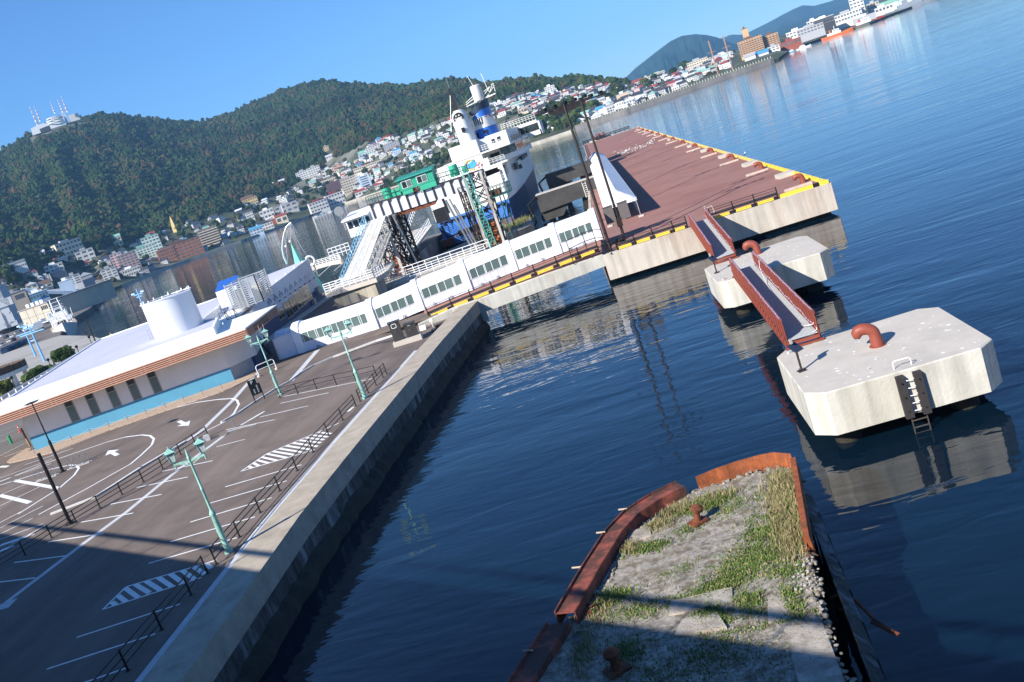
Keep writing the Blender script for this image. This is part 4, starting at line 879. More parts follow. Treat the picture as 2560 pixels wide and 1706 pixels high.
for a,b in zip(poly,poly[1:]+poly[:1]):
 a,b=Vector((*a,0)),Vector((*b,0));d=(b-a).normalized();n=Vector((d.y,-d.x,0));o=n*.06
 mb.hexa([a+o+up*.38,b+o+up*.38,b-n*.6+up*.38,a-n*.6+up*.38],[a+o+up*(PZ+.06),b+o+up*(PZ+.06),b-n*.35+up*(PZ+.06),a-n*.35+up*(PZ+.06)])
mb.build('side_wall',M_PW,t)
mb=MB();cx_,cy_=4,240
mb.prism([(lerp(x,cx_,.04),lerp(y,cy_,.004))for x,y in poly],-3,.38);mb.build('dark_substructure',M_WEED,t)
mb=MB();y=106
for k in range(13):
 y=106+k*22.2;u=(y-92)/310;xl,xr=lerp(-4.2,-10,u),lerp(17.5,12.2,u)
 mb.sheet([(xl+.8,y+1.5,PZ+.004),(xr-.8,y+.3,PZ+.004)],.10)
mb.sheet([(-3.2,97.5,PZ+.004),(17,96.7,PZ+.004)],.4);mb.sheet([(-2,101,PZ+.006),(-8.3,400,PZ+.006)],.12)
mb.build('deck_joint',mat('joint_strip',(.22,.19,.18),.8,0,.2,2),t)
def ux_(y):return lerp(17.6,12.15,(y-92.2)/309)
tk=thing('kerb_rail','yellow kerb blocks along the seaward edge of the red pier','kerb',(17,100,PZ))
M_YEL_W=mat('faded_yellow_paint',(.72,.52,.13),.6,0,.15,2)
y=93.2;kb=[]
kb=[]
while y<399:
 L_=2.1;m=MB();x0,x1=ux_(y),ux_(y+L_);fz=min(1,(y-92)/150)
 m.hexa([(x0-.3,y,PZ),(x0,y,PZ),(x1,y+L_,PZ),(x1-.3,y+L_,PZ)],[(x0-.27,y,PZ+.33),(x0-.02,y,PZ+.33),(x1-.02,y+L_,PZ+.33),(x1-.27,y+L_,PZ+.33)])
 kb.append(m);y+=2.75 if y<200 else 5.4
 if y>200:pass
for i,m in enumerate(kb):m.build('kerb_block',M_YEL if i<12 else M_YEL_W,tk)
m=MB();m.hexa([(13.2,92.45,PZ+.06),(17.6,92.27,PZ+.06),(17.6,92.6,PZ+.06),(13.2,92.8,PZ+.06)],[(13.2,92.45,PZ+.38),(17.6,92.27,PZ+.38),(17.6,92.6,PZ+.38),(13.2,92.8,PZ+.38)]);m.build('kerb_block',M_YEL,tk)
m=MB();m.hexa([(16.2,92.28,PZ+.055),(16.75,92.26,PZ+.055),(16.75,92.66,PZ+.055),(16.2,92.68,PZ+.055)],[(16.2,92.28,PZ+.385),(16.75,92.26,PZ+.385),(16.75,92.66,PZ+.385),(16.2,92.68,PZ+.385)]);m.build('black_band',M_BLACK,tk)
pipe_fence('railing','black railing with yellow striped pipe on the red pier left of the gangway',[(x,92.95-.035*(x+3),PZ+.06)for x in(-2.3,-.55,1.25,3.2,4.5)],1)
pipe_fence('railing','black railing with yellow striped pipe on the red pier right of the gangway',[(x,92.95-.035*(x+3),PZ+.06)for x in(6.75,8.9,10.9,13.0)],1)
M_TIMB=mat('weathered_timber',(.50,.40,.33),.9,0,.15,2,.3,9);lab=['nearest','second nearest','third nearest','fourth nearest','fifth nearest','sixth nearest','seventh nearest','eighth nearest','ninth nearest','tenth nearest','eleventh nearest','twelfth nearest','thirteenth nearest']
pb0=None
for k in range(13):
 y=98.0+22.3*k;x=ux_(y)-1.1;l='red bent bollard on the red pier edge, %s of the row'%lab[k]
 if pb0 is None:pb0=bent_bollard((x,y,PZ),math.radians(-8),1.25,l,'red bent bollards along the red pier',10)
 else:dup(pb0,(x,y,PZ),0,l)
 m=MB();m.obox((x-.9,y-2.2,PZ),(2.6,.42,.22),-.02);tag(m.build('timber_sleeper',M_TIMB),'pale timber sleeper lying on the pier before the %s bollard'%lab[k],'timber','timber sleepers beside the pier bollards')
 if k%2==0 or k<4:
  m=MB();m.obox((ux_(y+9)-1.0,y+9,PZ),(1.7,1.7,.42),.1);tag(m.build('concrete_block',M_CONC_W),'pale concrete block on the pier edge beyond the %s bollard'%lab[k],'concrete block','concrete blocks on the pier edge')
fence('railing','long black railing across the far end of the red pier',[Vector((x,405.2-(x+10)*.19,PZ))for x in np.linspace(-10,9,11)],1.5,(1.4,.8),pw=.2,rw=.25)
fence('railing','black railing along the left edge of the red pier past the tent',[Vector((lerp(-6.2,-10.3,k/9),lerp(235,400,k/9),PZ))for k in range(10)],1.2,(1.1,.6),pw=.12,rw=.1)
for dx,l in((0,'left'),(2.6,'right')):
 gangway((-4.2+dx,405,PZ+.6),(-5.2+dx,432,PZ+.6),1.6,1.6,'red gangway at the far end of the red pier, %s of the pair'%l,8)
dolphin([(-8,428),(2,428),(2,436),(-8,436)],QZ,.7,'pale concrete dolphin beyond the far end of the red pier',[(0,0)])
t=thing('marquee','long white marquee with pitched fabric roof on the red pier','marquee',(-2,170,PZ))
TA,TB=Vector((-.95,113.2,PZ)),Vector((-4.0,233,PZ));d=(TB-TA).normalized();s=Vector((d.y,-d.x,0));L_=(TB-TA).length;hw=1.95;ez,rz_=2.2,3.55
mb=MB();n1,n2=150,10;vs=[]
for i in range(n1+1):
 u=i/n1;hip=min(1,u*L_/2.2)
 for j in range(-n2,n2+1):
  v=j/n2;prof=(rz_-ez)*max(0,min(1-abs(v),hip));z=ez+prof
  z+=(.035*math.sin(i*2.1+3*v)+.03*mnoise.noise(Vector((i*.8,v*3,0))))*(1-(1-abs(v))**4)
  vs.append(TA+d*(u*L_)+s*hw*v+up*z)
m_=2*n2+1
mb.add(vs,[(i*m_+j,i*m_+j+1,(i+1)*m_+j+1,(i+1)*m_+j)for i in range(n1)for j in range(m_-1)])
M_TENT=mat('white_tent_fabric',(.82,.82,.82),.6,0,.03,1)
mb.build('roof',M_TENT,t,True)
mb=MB()
for sg in(-1,1):
 vs=[];nn=400
 for i in range(nn+1):
  u=i/nn;q=TA+d*(u*L_)+s*sg*hw;vs+=[q+up*(ez+.01),q+up*(ez-.2-.09*abs(math.sin(i*math.pi/2.6)))]
 mb.add(vs,[(2*i,2*i+1,2*i+3,2*i+2)for i in range(nn)])
vs=[]
for i in range(41):q=TA+s*hw*(i/20-1);vs+=[q+up*(ez+.01),q+up*(ez-.2-.09*abs(math.sin(i*math.pi/2.6)))]
mb.add(vs,[(2*i,2*i+1,2*i+3,2*i+2)for i in range(40)])
mb.build('valance',M_TENT,t)
for k in range(23):
 for sg in(-1,1):
  m=MB();q=TA+d*(k*L_/22)+s*sg*(hw-.12);m.tube([q,q+up*(ez)],.05,6);m.build('leg',mat('galvanised_pole',(.5,.5,.5),.4,.6),t)
m=MB()
for k in range(23):q=TA+d*(k*L_/22);m.bar(q-s*hw+up*(ez-.08),q+s*hw+up*(ez-.08),.05);m.bar(q-s*(hw-.1)+up*(ez-.5),q-s*(hw-.7)+up*ez,.04);m.bar(q+s*(hw-.1)+up*(ez-.5),q+s*(hw-.7)+up*ez,.04)
m.build('truss',MATS['galvanised_pole'],t)
mb=MB();vs=[]
for i in range(61):
 q=TA+d*(4+i*(L_-6)/60)-s*(hw-.1);w_=.1*math.sin(i*1.9);vs+=[q+s*w_+up*ez,q+s*w_+up*.1]
mb.add(vs,[(2*i,2*i+1,2*i+3,2*i+2)for i in range(60)]);mb.build('side_curtain',M_TENT,t)
for sg in(-1,1):q=TA+s*sg*(hw-.1);m=MB();m.obox((q.x,q.y,PZ),(.6,.5,.18),0);m.build('ballast_foot',M_CONC_W,t)
def mast(base,h,label,thick,lights,arm_dir,arml,dbl=False):
 t=thing('floodlight_mast',label,'mast',base,'dark masts with floodlight cross arms');b=Vector(base)
 m=MB()
 for o in((-.2,0),(.2,0))if dbl else((0,0),):
  m.tube([b+Vector((o[0],o[1],0)),b+Vector((o[0]*.8,o[1],h))],[thick,thick*.75],10)
 if dbl:
  for k in range(12):z=.8+k*(h-1)/12;m.bar(b+Vector((-.2,0,z)),b+Vector((.2,0,z)),.06,.04)
  m.tube([b+Vector((.3,-.12,.2)),b+Vector((.27,-.1,h-.5))],.03,6);m.tube([b+Vector((-.05,-.15,.2)),b+Vector((-.05,-.15,h-.3))],.04,6)
 m.obox((b.x,b.y,b.z),(.7,.7,.05));m.build('pole',M_BROWN,t)
 ad=Vector((math.cos(arm_dir),math.sin(arm_dir),0));m=MB();top=b+up*(h-.15);m.bar(top-ad*arml*.5,top+ad*arml*.5,.12,.14)
 m.bar(top-up*.5,top-ad*.45,.06,.06);m.bar(top-up*.5,top+ad*.45,.06,.06);m.build('cross_arm',M_BROWN,t)
 for k in range(lights):
  q=top+ad*arml*((k+.5)/lights-.5);m=MB();f=Vector((.5,.6,-.3)).normalized();m.bar(q,q+up*.22,.05);m.bar(q+up*.22-f*.08,q+up*.36+f*.32,.36,.3);m.build('floodlight',M_BLACK,t)
 return t
m0=mast((-2.95,93.9,PZ),14.4,'tall dark floodlight mast at the bridge end of the red pier, first of a row',.17,5,.25,5.0)
for k,y in enumerate((122,144,167.5,189,211,232,256,289)):dup(m0,(-.0314*y,y,PZ),None,'dark floodlight mast lined up behind the nearest mast, number %s of the row'%('two three four five six seven eight nine'.split()[k]))
t=mast((-1.45,99.2,PZ),14.3,'slimmer dark floodlight mast with two grey boxes near the marquee',.15,5,.25,5.0)
for dx,l in((-.72,'left'),(.78,'right')):
 m=MB();m.obox((-1.45+dx,99.0,PZ+2.0),(.95,.42,1.65),.2);m.obox((-1.45+dx,99.0,PZ+3.65),(1.05,.55,.06),.2);m.build('equipment_box',mat('taupe_cabinet',(.16,.14,.13),.5,0,.08,2),t)
m=MB();m.bar((-2.1,99.2,PZ+3.0),(-.7,99.2,PZ+3.0),.1);m.bar((-2.1,99.2,PZ+2.3),(-.7,99.2,PZ+2.3),.1);m.obox((-1.45,98.9,PZ+1.4),(.5,.4,.9),.2);m.build('box_bracket',M_BROWN,t)
m=MB();r3=random.Random(9)
for k in range(7):
 x=-3.6+k*.35;m.obox((x,94.6+r3 .uniform(-.4,.4),PZ+.5),(.3,.3,r3 .uniform(.2,.6)),r3 .uniform(0,1))
tag(m.build('equipment',M_BROWN),'dark pipe fittings and boxes at the foot of the double mast','equipment');bpy.data.objects['equipment']['kind']='stuff'
fence('gate_frame','thin dark gate frame hanging over the end of the footbridge',[Vector((-6.6,92.6,3.0)),Vector((-5.0,92.8,3.2)),Vector((-4.0,92.9,3.2)),Vector((-3.2,92.6,3.0))],2.4,(2.3,1.5,.6),'gate',pw=.06,rw=.05)
def gull():
 t=thing('gull','','gull',(0,0,0),'gulls resting on the red pier')
 m=MB();m.loft([[(x,r*math.cos(a),.17+z+r*.85*math.sin(a))for a in np.linspace(0,6.283,8,endpoint=False)]for x,r,z in((-.26,.01,.05),(-.16,.06,.02),(0,.1,0),(.12,.085,.03),(.18,.05,.1),(.22,.05,.15),(.26,.045,.17),(.29,.012,.16),(.34,.004,.155))]);m.build('body',mat('white_feathers',(.8,.8,.8),.8),t,True)
 m=MB()
 for s in(-1,1):m.loft([[(x,s*(.085+.02*math.cos(a))*k,.2+r*math.sin(a))for a in np.linspace(0,6.283,6,endpoint=False)]for x,r,k in((-.36,.008,.3),(-.2,.04,.85),(0,.06,1.15),(.1,.03,1.1))])
 m.build('wing',mat('grey_feathers',(.28,.29,.31),.8),t,True)
 m=MB();m.tube([(0,.03,.1),(0,.03,0)],.01,4);m.tube([(0,-.03,.1),(0,-.03,0)],.01,4);m.build('leg',mat('gull_leg',(.6,.4,.1),.7),t);return t
g0=None;r4=random.Random(21)
GLB='small gull among the loose flock resting along the middle of the red pier'
for k in range(52):
 u=r4 .random();p=on(*Z(ZU,lerp(335,890,u)+r4 .gauss(0,25),lerp(615,425,u)+r4 .gauss(0,16)),PZ)
 if g0 is None:g0=gull();g0 .location=p;g0['label']=GLB;g0 .scale=(1.25,)*3
 else:dup(g0,p,r4 .uniform(0,6.28),GLB,1.25)
for a,b,l in((1415,575,'lone white gull standing near the middle of the red pier'),(2140,615,'white gull perched by the yellow kerb of the red pier'),(450,415,'gull standing by itself on the far part of the red pier')):
 dup(g0,on(*Z(ZU,a,b),PZ),1,l,1.3);
t=thing('mooring_rope','pale looped rope hung on the railing right of the gangway','rope',(6.9,92.7,PZ));m=MB();m.tube([(6.5,92.6,PZ+.3),(6.4,92.5,PZ+1.2),(6.45,92.5,PZ+1.6),(6.7,92.5,PZ+1.3),(7.1,92.5,PZ+1.4),(7.2,92.5,PZ+.8),(6.9,92.5,PZ+.2)],.03,6);m.build('strand',mat('hemp_rope',(.6,.55,.42),.9),t)
t=thing('ship_hull','tall ship side behind the viewpoint that throws the foreground shadow','ship',(-3,-4,0))
tv=Vector((.79,-.613,0));nv=Vector((.613,.79,0));o0=nv*-.55
m=MB();a,b=o0-tv*75,o0+tv*90;w=nv*-14
m.hexa([a+up*-2,b+up*-2,b+w+up*-2,a+w+up*-2],[a+up*14.0,b+up*14.0,b+w+up*14.0,a+w+up*14.0]);m.build('hull',mat('navy_hull',(.02,.03,.07),.5),t)
m=MB();m.bar(a+up*14.75,b+up*14.75,.22,.16)
for k in range(56):q=a+(b-a)*(k/55);m.bar(q+up*13.9,q+up*14.7,.06)
m.build('hand_rail',M_WHITE,t)
A,B=Vector((-61.63,86.9,0)),Vector((-41.2,90.73,0));fd_=(B-A).normalized();bd=Vector((-fd_.y,fd_.x,0))
BL=(B-A).length
def T(u,v,z):q=A+fd_*u+bd*v;return Vector((q.x,q.y,z))
t=thing('terminal_building','long low white terminal with terracotta slatted eaves and a blue plinth','building',tuple(T(0,0,QZ)))
M_CREAM=mat('warm_white_render',(.76,.72,.68),.8,0,.05,.6,col2=(.70,.66,.62),mixlo=.55,mixhi=.8);M_BLUEP=mat('sky_blue_plinth',(.075,.27,.41),.7,0,.06,.5,col2=(.065,.235,.36),mixlo=.5,mixhi=.75)
M_ROOFW=mat('white_roof_membrane',(.52,.52,.61),.7,0,.06,.3,col2=(.45,.45,.54),mixlo=.5,mixhi=.75);M_NAVY=mat('navy_plinth',(.022,.055,.14),.6,0,.08,.6)
m=MB();m.prism([tuple(T(u,v,0))[:2]for u,v in((0,0),(BL-.4,0),(BL+2.0,2.6),(BL+1.0,13),(BL-5,46),(-.2,46))],QZ+1.38,7.0);m.build('wall',M_CREAM,t)
m=MB();m.prism([tuple(T(u,v,0))[:2]for u,v in((-.03,-.04),(BL-.37,-.04),(BL-.37,6),(-.03,6))],QZ,QZ+1.38);m.build('plinth',M_BLUEP,t)
m=MB();m.prism([tuple(T(u,v,0))[:2]for u,v in((BL-.3,.6),(BL+1.7,2.7),(BL+.9,13),(BL-3,13),(BL-3,.6))],QZ,QZ+1.38);m.build('plinth',M_NAVY,t)
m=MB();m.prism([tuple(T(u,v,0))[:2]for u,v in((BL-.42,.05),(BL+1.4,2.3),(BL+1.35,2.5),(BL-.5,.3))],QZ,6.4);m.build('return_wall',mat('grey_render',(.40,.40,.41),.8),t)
for k,(px,py)in enumerate([(700,705),(890,640),(1080,570),(1268,505),(1456,438)]):
 q=onY(*Z(Z3,px,py),88.5);u=[6.05,9.0,11.5,13.85,16.25][k]if 0 else None
 d_=ray(*Z(Z3,px,py));nrm=bd;s_=(A-EYE).dot(nrm)/Vector(d_).dot(nrm);q=EYE+Vector(d_)*s_;u=(q-A).dot(fd_)
 m=MB();m.hexa([T(u-.44,-.04,QZ+1.40),T(u+.44,-.04,QZ+1.40),T(u+.44,.1,QZ+1.40),T(u-.44,.1,QZ+1.40)],[T(u-.44,-.04,6.3),T(u+.44,-.04,6.3),T(u+.44,.1,6.3),T(u-.44,.1,6.3)]);f=m.build('window',mat('grey_window_frame',(.30,.29,.27),.5),t)
 for z0,z1,g in((QZ+1.47,QZ+2.95,M_GALG),(QZ+3.05,6.4,M_GLASS)):
  m=MB();m.hexa([T(u-.34,-.055,z0),T(u+.34,-.055,z0),T(u+.34,-.03,z0),T(u-.34,-.03,z0)],[T(u-.34,-.055,z1),T(u+.34,-.055,z1),T(u+.34,-.03,z1),T(u-.34,-.03,z1)]);m.build('pane',g,f)
OV=2.55;z0,z1=6.45,7.35
m=MB();ledge=[(-6,-OV),(BL+3.0,-OV),(BL+4.1,11.2),(BL-1,12.5),(BL-1,46),(-6,46)]
m.prism([tuple(T(u,v,0))[:2]for u,v in ledge],z1-.12,z1+.05);m.build('eaves_ledge',M_WHITE,t)
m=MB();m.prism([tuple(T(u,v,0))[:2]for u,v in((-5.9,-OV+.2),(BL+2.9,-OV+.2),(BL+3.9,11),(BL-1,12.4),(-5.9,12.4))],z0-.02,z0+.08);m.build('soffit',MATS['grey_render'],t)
M_TERRA=mat('terracotta_slat',(.50,.265,.185),.7,0,.08,2);M_TDK=mat('slat_shadow_gap',(.10,.05,.04),.8)
m=MB();m.prism([tuple(T(u,v,0))[:2]for u,v in((-5.95,-OV+.1),(BL+2.9,-OV+.1),(BL+3.95,11.1),(BL+3.5,11.1),(BL+2.6,-OV+.4),(-5.95,-OV+.4))],z0,z1-.12);m.build('eaves_backing',M_TDK,t)
m=MB()
for k in range(5):
 z=z0+.05+k*.185;m.bar(T(-6,-OV+.0,z),T(BL+2.98,-OV+.0,z),.07,.10);m.bar(T(BL+3.04,-OV,z),T(BL+4.07,11.1,z),.07,.10)
for k in range(11):
 for o in(0,.45):u=-4.5+k*2.95+o;m.bar(T(u,-OV-.015,z0),T(u,-OV-.015,z1-.1),.03,.03)
m.build('eaves_slats',M_TERRA,t);
ux=(T(BL+4.05,11.1,0)-T(BL+3.02,-OV,0)).normalized();un=Vector((ux.y,-ux.x,0));c=T(BL+3.02,-OV,6.9)+ux*5.6
m=MB();m.bar(c-ux*3.0+un*.05,c+ux*3.0+un*.05,.03,.52);m.build('name_board',mat('dark_board',(.03,.022,.02),.5),t)
m=MB();r5=random.Random(4)
for k in range(11):
 q=c+ux*(-2.6+k*.5)+un*.08;h_=r5 .uniform(.1,.17)
 m.bar(q-up*h_,q+up*h_,.015,.05);m.bar(q+up*h_,q+ux*.22+up*(h_-r5 .uniform(0,.2)),.015,.04);m.bar(q-up*.02,q+ux*.2-up*r5 .uniform(-.05,.15),.015,.04)
m.build('lettering',mat('bronze_letter',(.36,.30,.24),.5),t)
m=MB();RP_=[(2.2,1.2),(BL+.1,1.2),(BL-1.6,9.5),(BL-5.0,12.5),(BL-7.5,46),(-4.6,46),(-2.6,8)]
R2=[tuple(T(u,v,0))[:2]for u,v in RP_];RF=[(-1.0,1.0),(BL-.6,1.0),(BL-2.2,10.5),(BL-4.8,13.5),(BL-7,46),(-6.5,46)]
R3=[tuple(T(u,v,0))[:2]for u,v in RF]
m.prism(R3,z1+.05,z1+.78);m.build('roof',M_ROOFW,t)
m=MB()
for i in range(len(R3)):
 a,b=Vector((*R3[i],z1+.06)),Vector((*R3[(i+1)%len(R3)],z1+.06));m.bar(a+up*.42,b+up*.42,.22,.86)
m.build('parapet',M_WHITE,t)
m=MB()
for i in range(26):q=T(-6.2,-2+i*1.9,z1);m.bar(q,q+up*.45,.1)
for i in range(12):q=T(-3+i*2.2,.95,z1+.8);m.bar(q,q+up*.16,.07)
m.build('lightning_stub',M_WHITE,t);bpy.data.objects['lightning_stub']['kind']='stuff'
m=MB();a,b=T(-6.3,-2,z1+.2),T(-8.5,46,z1+.2);m.bar(a,b,.7,.3);m.build('gutter',mat('blue_grey_gutter',(.20,.22,.28),.5),t)
cyl=Vector((-49.6,100.2,7.9))
m=MB();m.tube([cyl,cyl+up*4.1],2.65,48,0);d_=m.build('roof_drum',mat('white_sheet_metal',(.74,.75,.77),.35,.15,.03,.5),t,True)
m=MB()
for k in range(10):a=k*.63;m.bar(cyl+Vector((2.6*math.cos(a),2.6*math.sin(a),4.2)),cyl+Vector((2.6*math.cos(a),2.6*math.sin(a),4.5)),.1)
m.tube([cyl+Vector((2.74*math.cos(a),2.74*math.sin(a),4.22))for a in np.linspace(0,6.283,48,endpoint=False)],.05,6,closed=True)
m.build('rim',M_WHITE,d_)
m=MB()
for k in range(5):p=Vector((-53.6+.35*k,101.2-.1*k,8.0));m.tube([p,p+up*1.3],.025,5)
m.tube([Vector((-53.6,101.2,9.3)),Vector((-52.2,100.8,9.3))],.025,5);m.tube([Vector((-53.6,101.2,8.7)),Vector((-52.2,100.8,8.7))],.025,5);m.build('roof_handrail',M_STEEL,t)
q=Vector((-46.6,108.5,7.6));uy=Vector((-.16,.987,0));ux=Vector((.987,.16,0));M_LOUV=mat('aluminium_louvre',(.46,.48,.50),.4,.4,.06,3)
m=MB()
for i in range(13):
 z=.2+i*.24
 m.bar(q+up*z,q+ux*3.6+up*z,.05,.12);m.bar(q+up*z,q+uy*7+up*z,.05,.12);m.bar(q+ux*3.6+up*z,q+ux*3.6+uy*7+up*z,.05,.12);m.bar(q+uy*7+up*z,q+uy*7+ux*3.6+up*z,.05,.12)
for i in range(5):m.bar(q+ux*.9*i,q+ux*.9*i+up*3.3,.1);m.bar(q+ux*3.6+uy*1.7*i,q+ux*3.6+uy*1.7*i+up*3.3,.1)
m.build('plant_screen',M_LOUV,t)
m=MB();m.obox(tuple(q+ux*1.0+uy*2),(1.2,2.0,2.2),.16);m.obox(tuple(q+ux*2.5+uy*4.5),(1.2,2.4,2.0),.16);m.build('air_unit',mat('cream_unit',(.55,.53,.46),.5),t)
q=Vector((-50.3,114.0,8.0));m=MB();m.hexa([q,q+ux*2.6,q+ux*2.6+uy*3.2,q+uy*3.2],[q+up*2.1,q+ux*2.6+up*2.1,q+ux*2.6+uy*3.2+up*3.0,q+uy*3.2+up*3.0]);m.build('skylight_box',M_WHITE,t)
m=MB();m.hexa([q+up*2.12,q+ux*2.6+up*2.12,q+ux*2.6+uy*3.2+up*3.02,q+uy*3.2+up*3.02],[q+up*2.18,q+ux*2.6+up*2.18,q+ux*2.6+uy*3.2+up*3.08,q+uy*3.2+up*3.08]);m.build('skylight',mat('blue_skylight',(.03,.12,.45),.2),t)
h=thing('terminal_hall','taller white rear hall with navy plinth and small dark windows','building',(-47.4,124,QZ))
HX=-47.4
def hz(y):return lerp(7.7,8.92,(y-119)/23)
m=MB();m.prism([(HX,104),(HX+.25,141.8),(-57.5,139.5),(-62,104)],QZ+1.7,[hz(104),hz(141.8),8.5,7.8]);m.build('wall',mat('cool_white_render',(.60,.62,.68),.75,0,.06,.5,col2=(.52,.54,.60),mixlo=.5,mixhi=.75),h)
m=MB();m.prism([(HX+.04,104),(HX+.29,141.84),(-57.5,139.54),(-62,104)],QZ,QZ+1.7);m.build('plinth',M_NAVY,h)
m=MB();m.prism([(HX-.25,104.2),(HX-.05,141.5),(-57.3,139.3),(-61.8,104.2)],[hz(104)+.02-.3,hz(141.8)-.28,8.22,7.5],[hz(104)+.04-.02,hz(141.8)+.03,8.53,7.83]);m.build('roof',M_ROOFW,h)
m=MB()
for i in range(9):y=106+i*4.2;m.bar((HX,y,hz(y)),(HX,y,hz(y)+.28),.12)
m.bar((HX,104,hz(104)+.04),(HX+.25,141.8,hz(141.8)+.04),.18,.1);m.build('parapet_cap',M_WHITE,h)
for px,py,w_,hh,lit in((1238,1260,1.2,1.5,0),(1340,1200,1.3,2.2,0),(1415,1135,1.2,2.2,0),(1503,1055,2.2,2.2,1),(1580,985,2.2,2.2,1)):
 q=onX(480+px/5.6,560+py/5.6,HX+.1);m=MB();xw=HX+.25*(q.y-104)/37.8+.02
 m.box(xw-.1,xw+.035,q.y-w_,q.y+w_,q.z-hh/2,q.z+hh/2);f=m.build('window',M_STEEL if lit else MATS['grey_window_frame'],h)
 for s0,s1 in((-.92,-.06),(.06,.92)):m=MB();m.box(xw,xw+.05,q.y+s0*w_,q.y+s1*w_,q.z-hh/2+.12,q.z+hh/2-.12);m.build('pane',M_GLASS,f)
m=MB()
for i in range(9):
 for j in range(3):y=121+i*2.3+j*.5;z=6.35+(y-121)*.02+.3*(j%2);m.box(HX+.08,HX+.26,y-.09,y+.09,z-.25,z+.2)
m.build('vent_slot',mat('slot_grey',(.33,.35,.40),.7),h);bpy.data.objects['vent_slot']['kind']='stuff'
for i in range(9):
 y=121.5+i*2.35;q=Vector((HX+.3,y,5.75+i*.03));m=MB();m.bar(q,q+Vector((.35,0,.1)),.06);m.bar(q+Vector((.3,-.25,.1)),q+Vector((.3,.25,.1)),.12,.16);m.build('wall_lamp',M_BLACK,h)
q=Vector((HX+.5,140.3,3.6));m=MB();m.obox(tuple(q),(.5,1.4,1.1));m.obox((q.x-.1,q.y-3.5,2.65),(.5,1,.9));m.build('wall_unit',MATS['grey_window_frame'],h)
m=MB();m.prism([(HX+.1,104),(HX+.35,142.5),(HX+2.2,142.5),(HX+1.9,104)],QZ-.1,QZ+.05);ob=m.build('pavement',M_CONC);ob['kind']='structure'
t=thing('outside_stair','dark steel outside stair between the slatted eaves and the rear hall','stair',(-41,100,QZ));m=MB()
for s_ in(0,1.1):
 a,b=Vector((-45.6+s_,103.5,7.4)),Vector((-41.5+s_*.6,99.8,2.8));m.bar(a,b,.1,.3);m.bar(a+up,b+up,.05);m.bar(a+up*.55,b+up*.55,.04)
 for k in range(6):q=a.lerp(b,k/5);m.bar(q,q+up,.05)
m.build('stringer',mat('navy_grey_steel',(.06,.07,.09),.5),t);m=MB()
for k in range(16):q=Vector((-45.6,103.5,7.4)).lerp(Vector((-41.5,99.8,2.8)),k/15);m.bar(q,q+Vector((1.0,.1,0)),.28,.04)
m.build('tread',MATS['navy_grey_steel'],t);bpy.data.objects['tread']['kind']='stuff'
t=thing('handrail_frame','thin grey handrail frame at the stair head on the roof','handrail',(-46.5,105.5,7.6));m=MB()
for k in range(4):q=Vector((-47.2+.45*k,105.6,7.5));m.bar(q,q+up*1.2,.04)
m.bar((-47.2,105.6,8.7),(-45.8,105.6,8.7),.04);m.bar((-47.2,105.6,8.2),(-45.8,105.6,8.2),.04);m.build('rail',M_STEEL,t)
sc_=onY(*Z(ZH,1400,570),150);t=thing('sculpture','mint green pyramid sculpture with a bent silver arch of thin wires','sculpture',(sc_.x,150,QZ))
M_MINT=mat('mint_paint',(.22,.66,.50),.5,0,.05,1);M_CYAN=mat('pale_cyan_paint',(.20,.56,.66),.5,0,.05,1)
s1=onY(*Z(ZH,1345,575),150);s2=onY(*Z(ZH,1380,262),150);s3=onY(*Z(ZH,1505,530),150);s4=onY(*Z(ZH,1610,480),153)
m=MB();bk=Vector((s2 .x+1.5,154,QZ));b1,b3,b4=Vector((s1 .x,150,QZ)),Vector((s3 .x+.6,150,QZ)),Vector((s4 .x+.8,153,QZ))
m.add([b1,b3,bk,s2],[(0,1,3),(1,2,3),(2,0,3),(0,2,1)]);m.build('pyramid',M_MINT,t)
m=MB();md=onY(*Z(ZH,1430,350),151.5);m.add([b3,b4,bk,md],[(0,1,3),(1,2,3),(2,0,3),(0,2,1)]);m.build('fin',M_CYAN,t)
Y0=150.5;C_=lambda pts:[onY(*Z(ZH,a,b),Y0)for a,b in pts]
m=MB();m.tube(C_([(1335,560),(1290,470),(1265,350),(1270,230),(1290,130),(1320,40),(1385,-20)]),[.22,.2,.16,.13,.1,.08,.06],8);m.build('arch',mat('pale_mint_metal',(.5,.62,.60),.35,.4),t,True)
m=MB()
for pts in([(1385,-20),(1410,60),(1450,180),(1520,310),(1630,480)],[(1385,-20),(1340,90),(1315,200),(1320,330),(1340,520)],[(1385,-20),(1380,120),(1370,250)],[(1290,130),(1340,200),(1375,255)],[(1320,40),(1400,110),(1470,130),(1385,-20)],[(1320,40),(1290,160),(1310,300)],[(1430,60),(1385,130),(1380,250)]):m.tube(C_(pts),.045,5)
m.build('wire',mat('silver_wire',(.55,.57,.62),.3,.7),t);
for a,b in((1372,248),(1315,315)):m=MB();m.ball(onY(*Z(ZH,a,b),Y0-.1),.22,8,6);m.build('ball',M_WHITE,t)
t=thing('yard_wall','low pale concrete wall with white tubular rails closing the ferry yard','wall',(-45,150,QZ))
W1=[on(*Z(ZH,a,b),QZ)for a,b in((1660,665),(1800,620),(1960,575),(2080,555),(2115,550))]
m=MB()
for a,b in zip(W1[:-1],W1[1:]):m.bar(a+up*.45,b+up*.45,.5,.9)
m.build('wall',M_CONC_W,t);m=MB()
for z in(1.15,1.5,1.85):m.tube([w_+up*z for w_ in W1],.06,5)
for a,b in zip(W1[:-1],W1[1:]):
 for k in range(3):q=a.lerp(b,k/3);m.bar(q+up*.9,q+up*1.9,.08)
e=W1[-1];f=[onY(*Z(ZH,a,b),170)for a,b in((1890,360),(2180,265))]
for z in(0,-.6,-1.2):m.tube([f[0]+up*z,f[1]+up*z],.07,5)
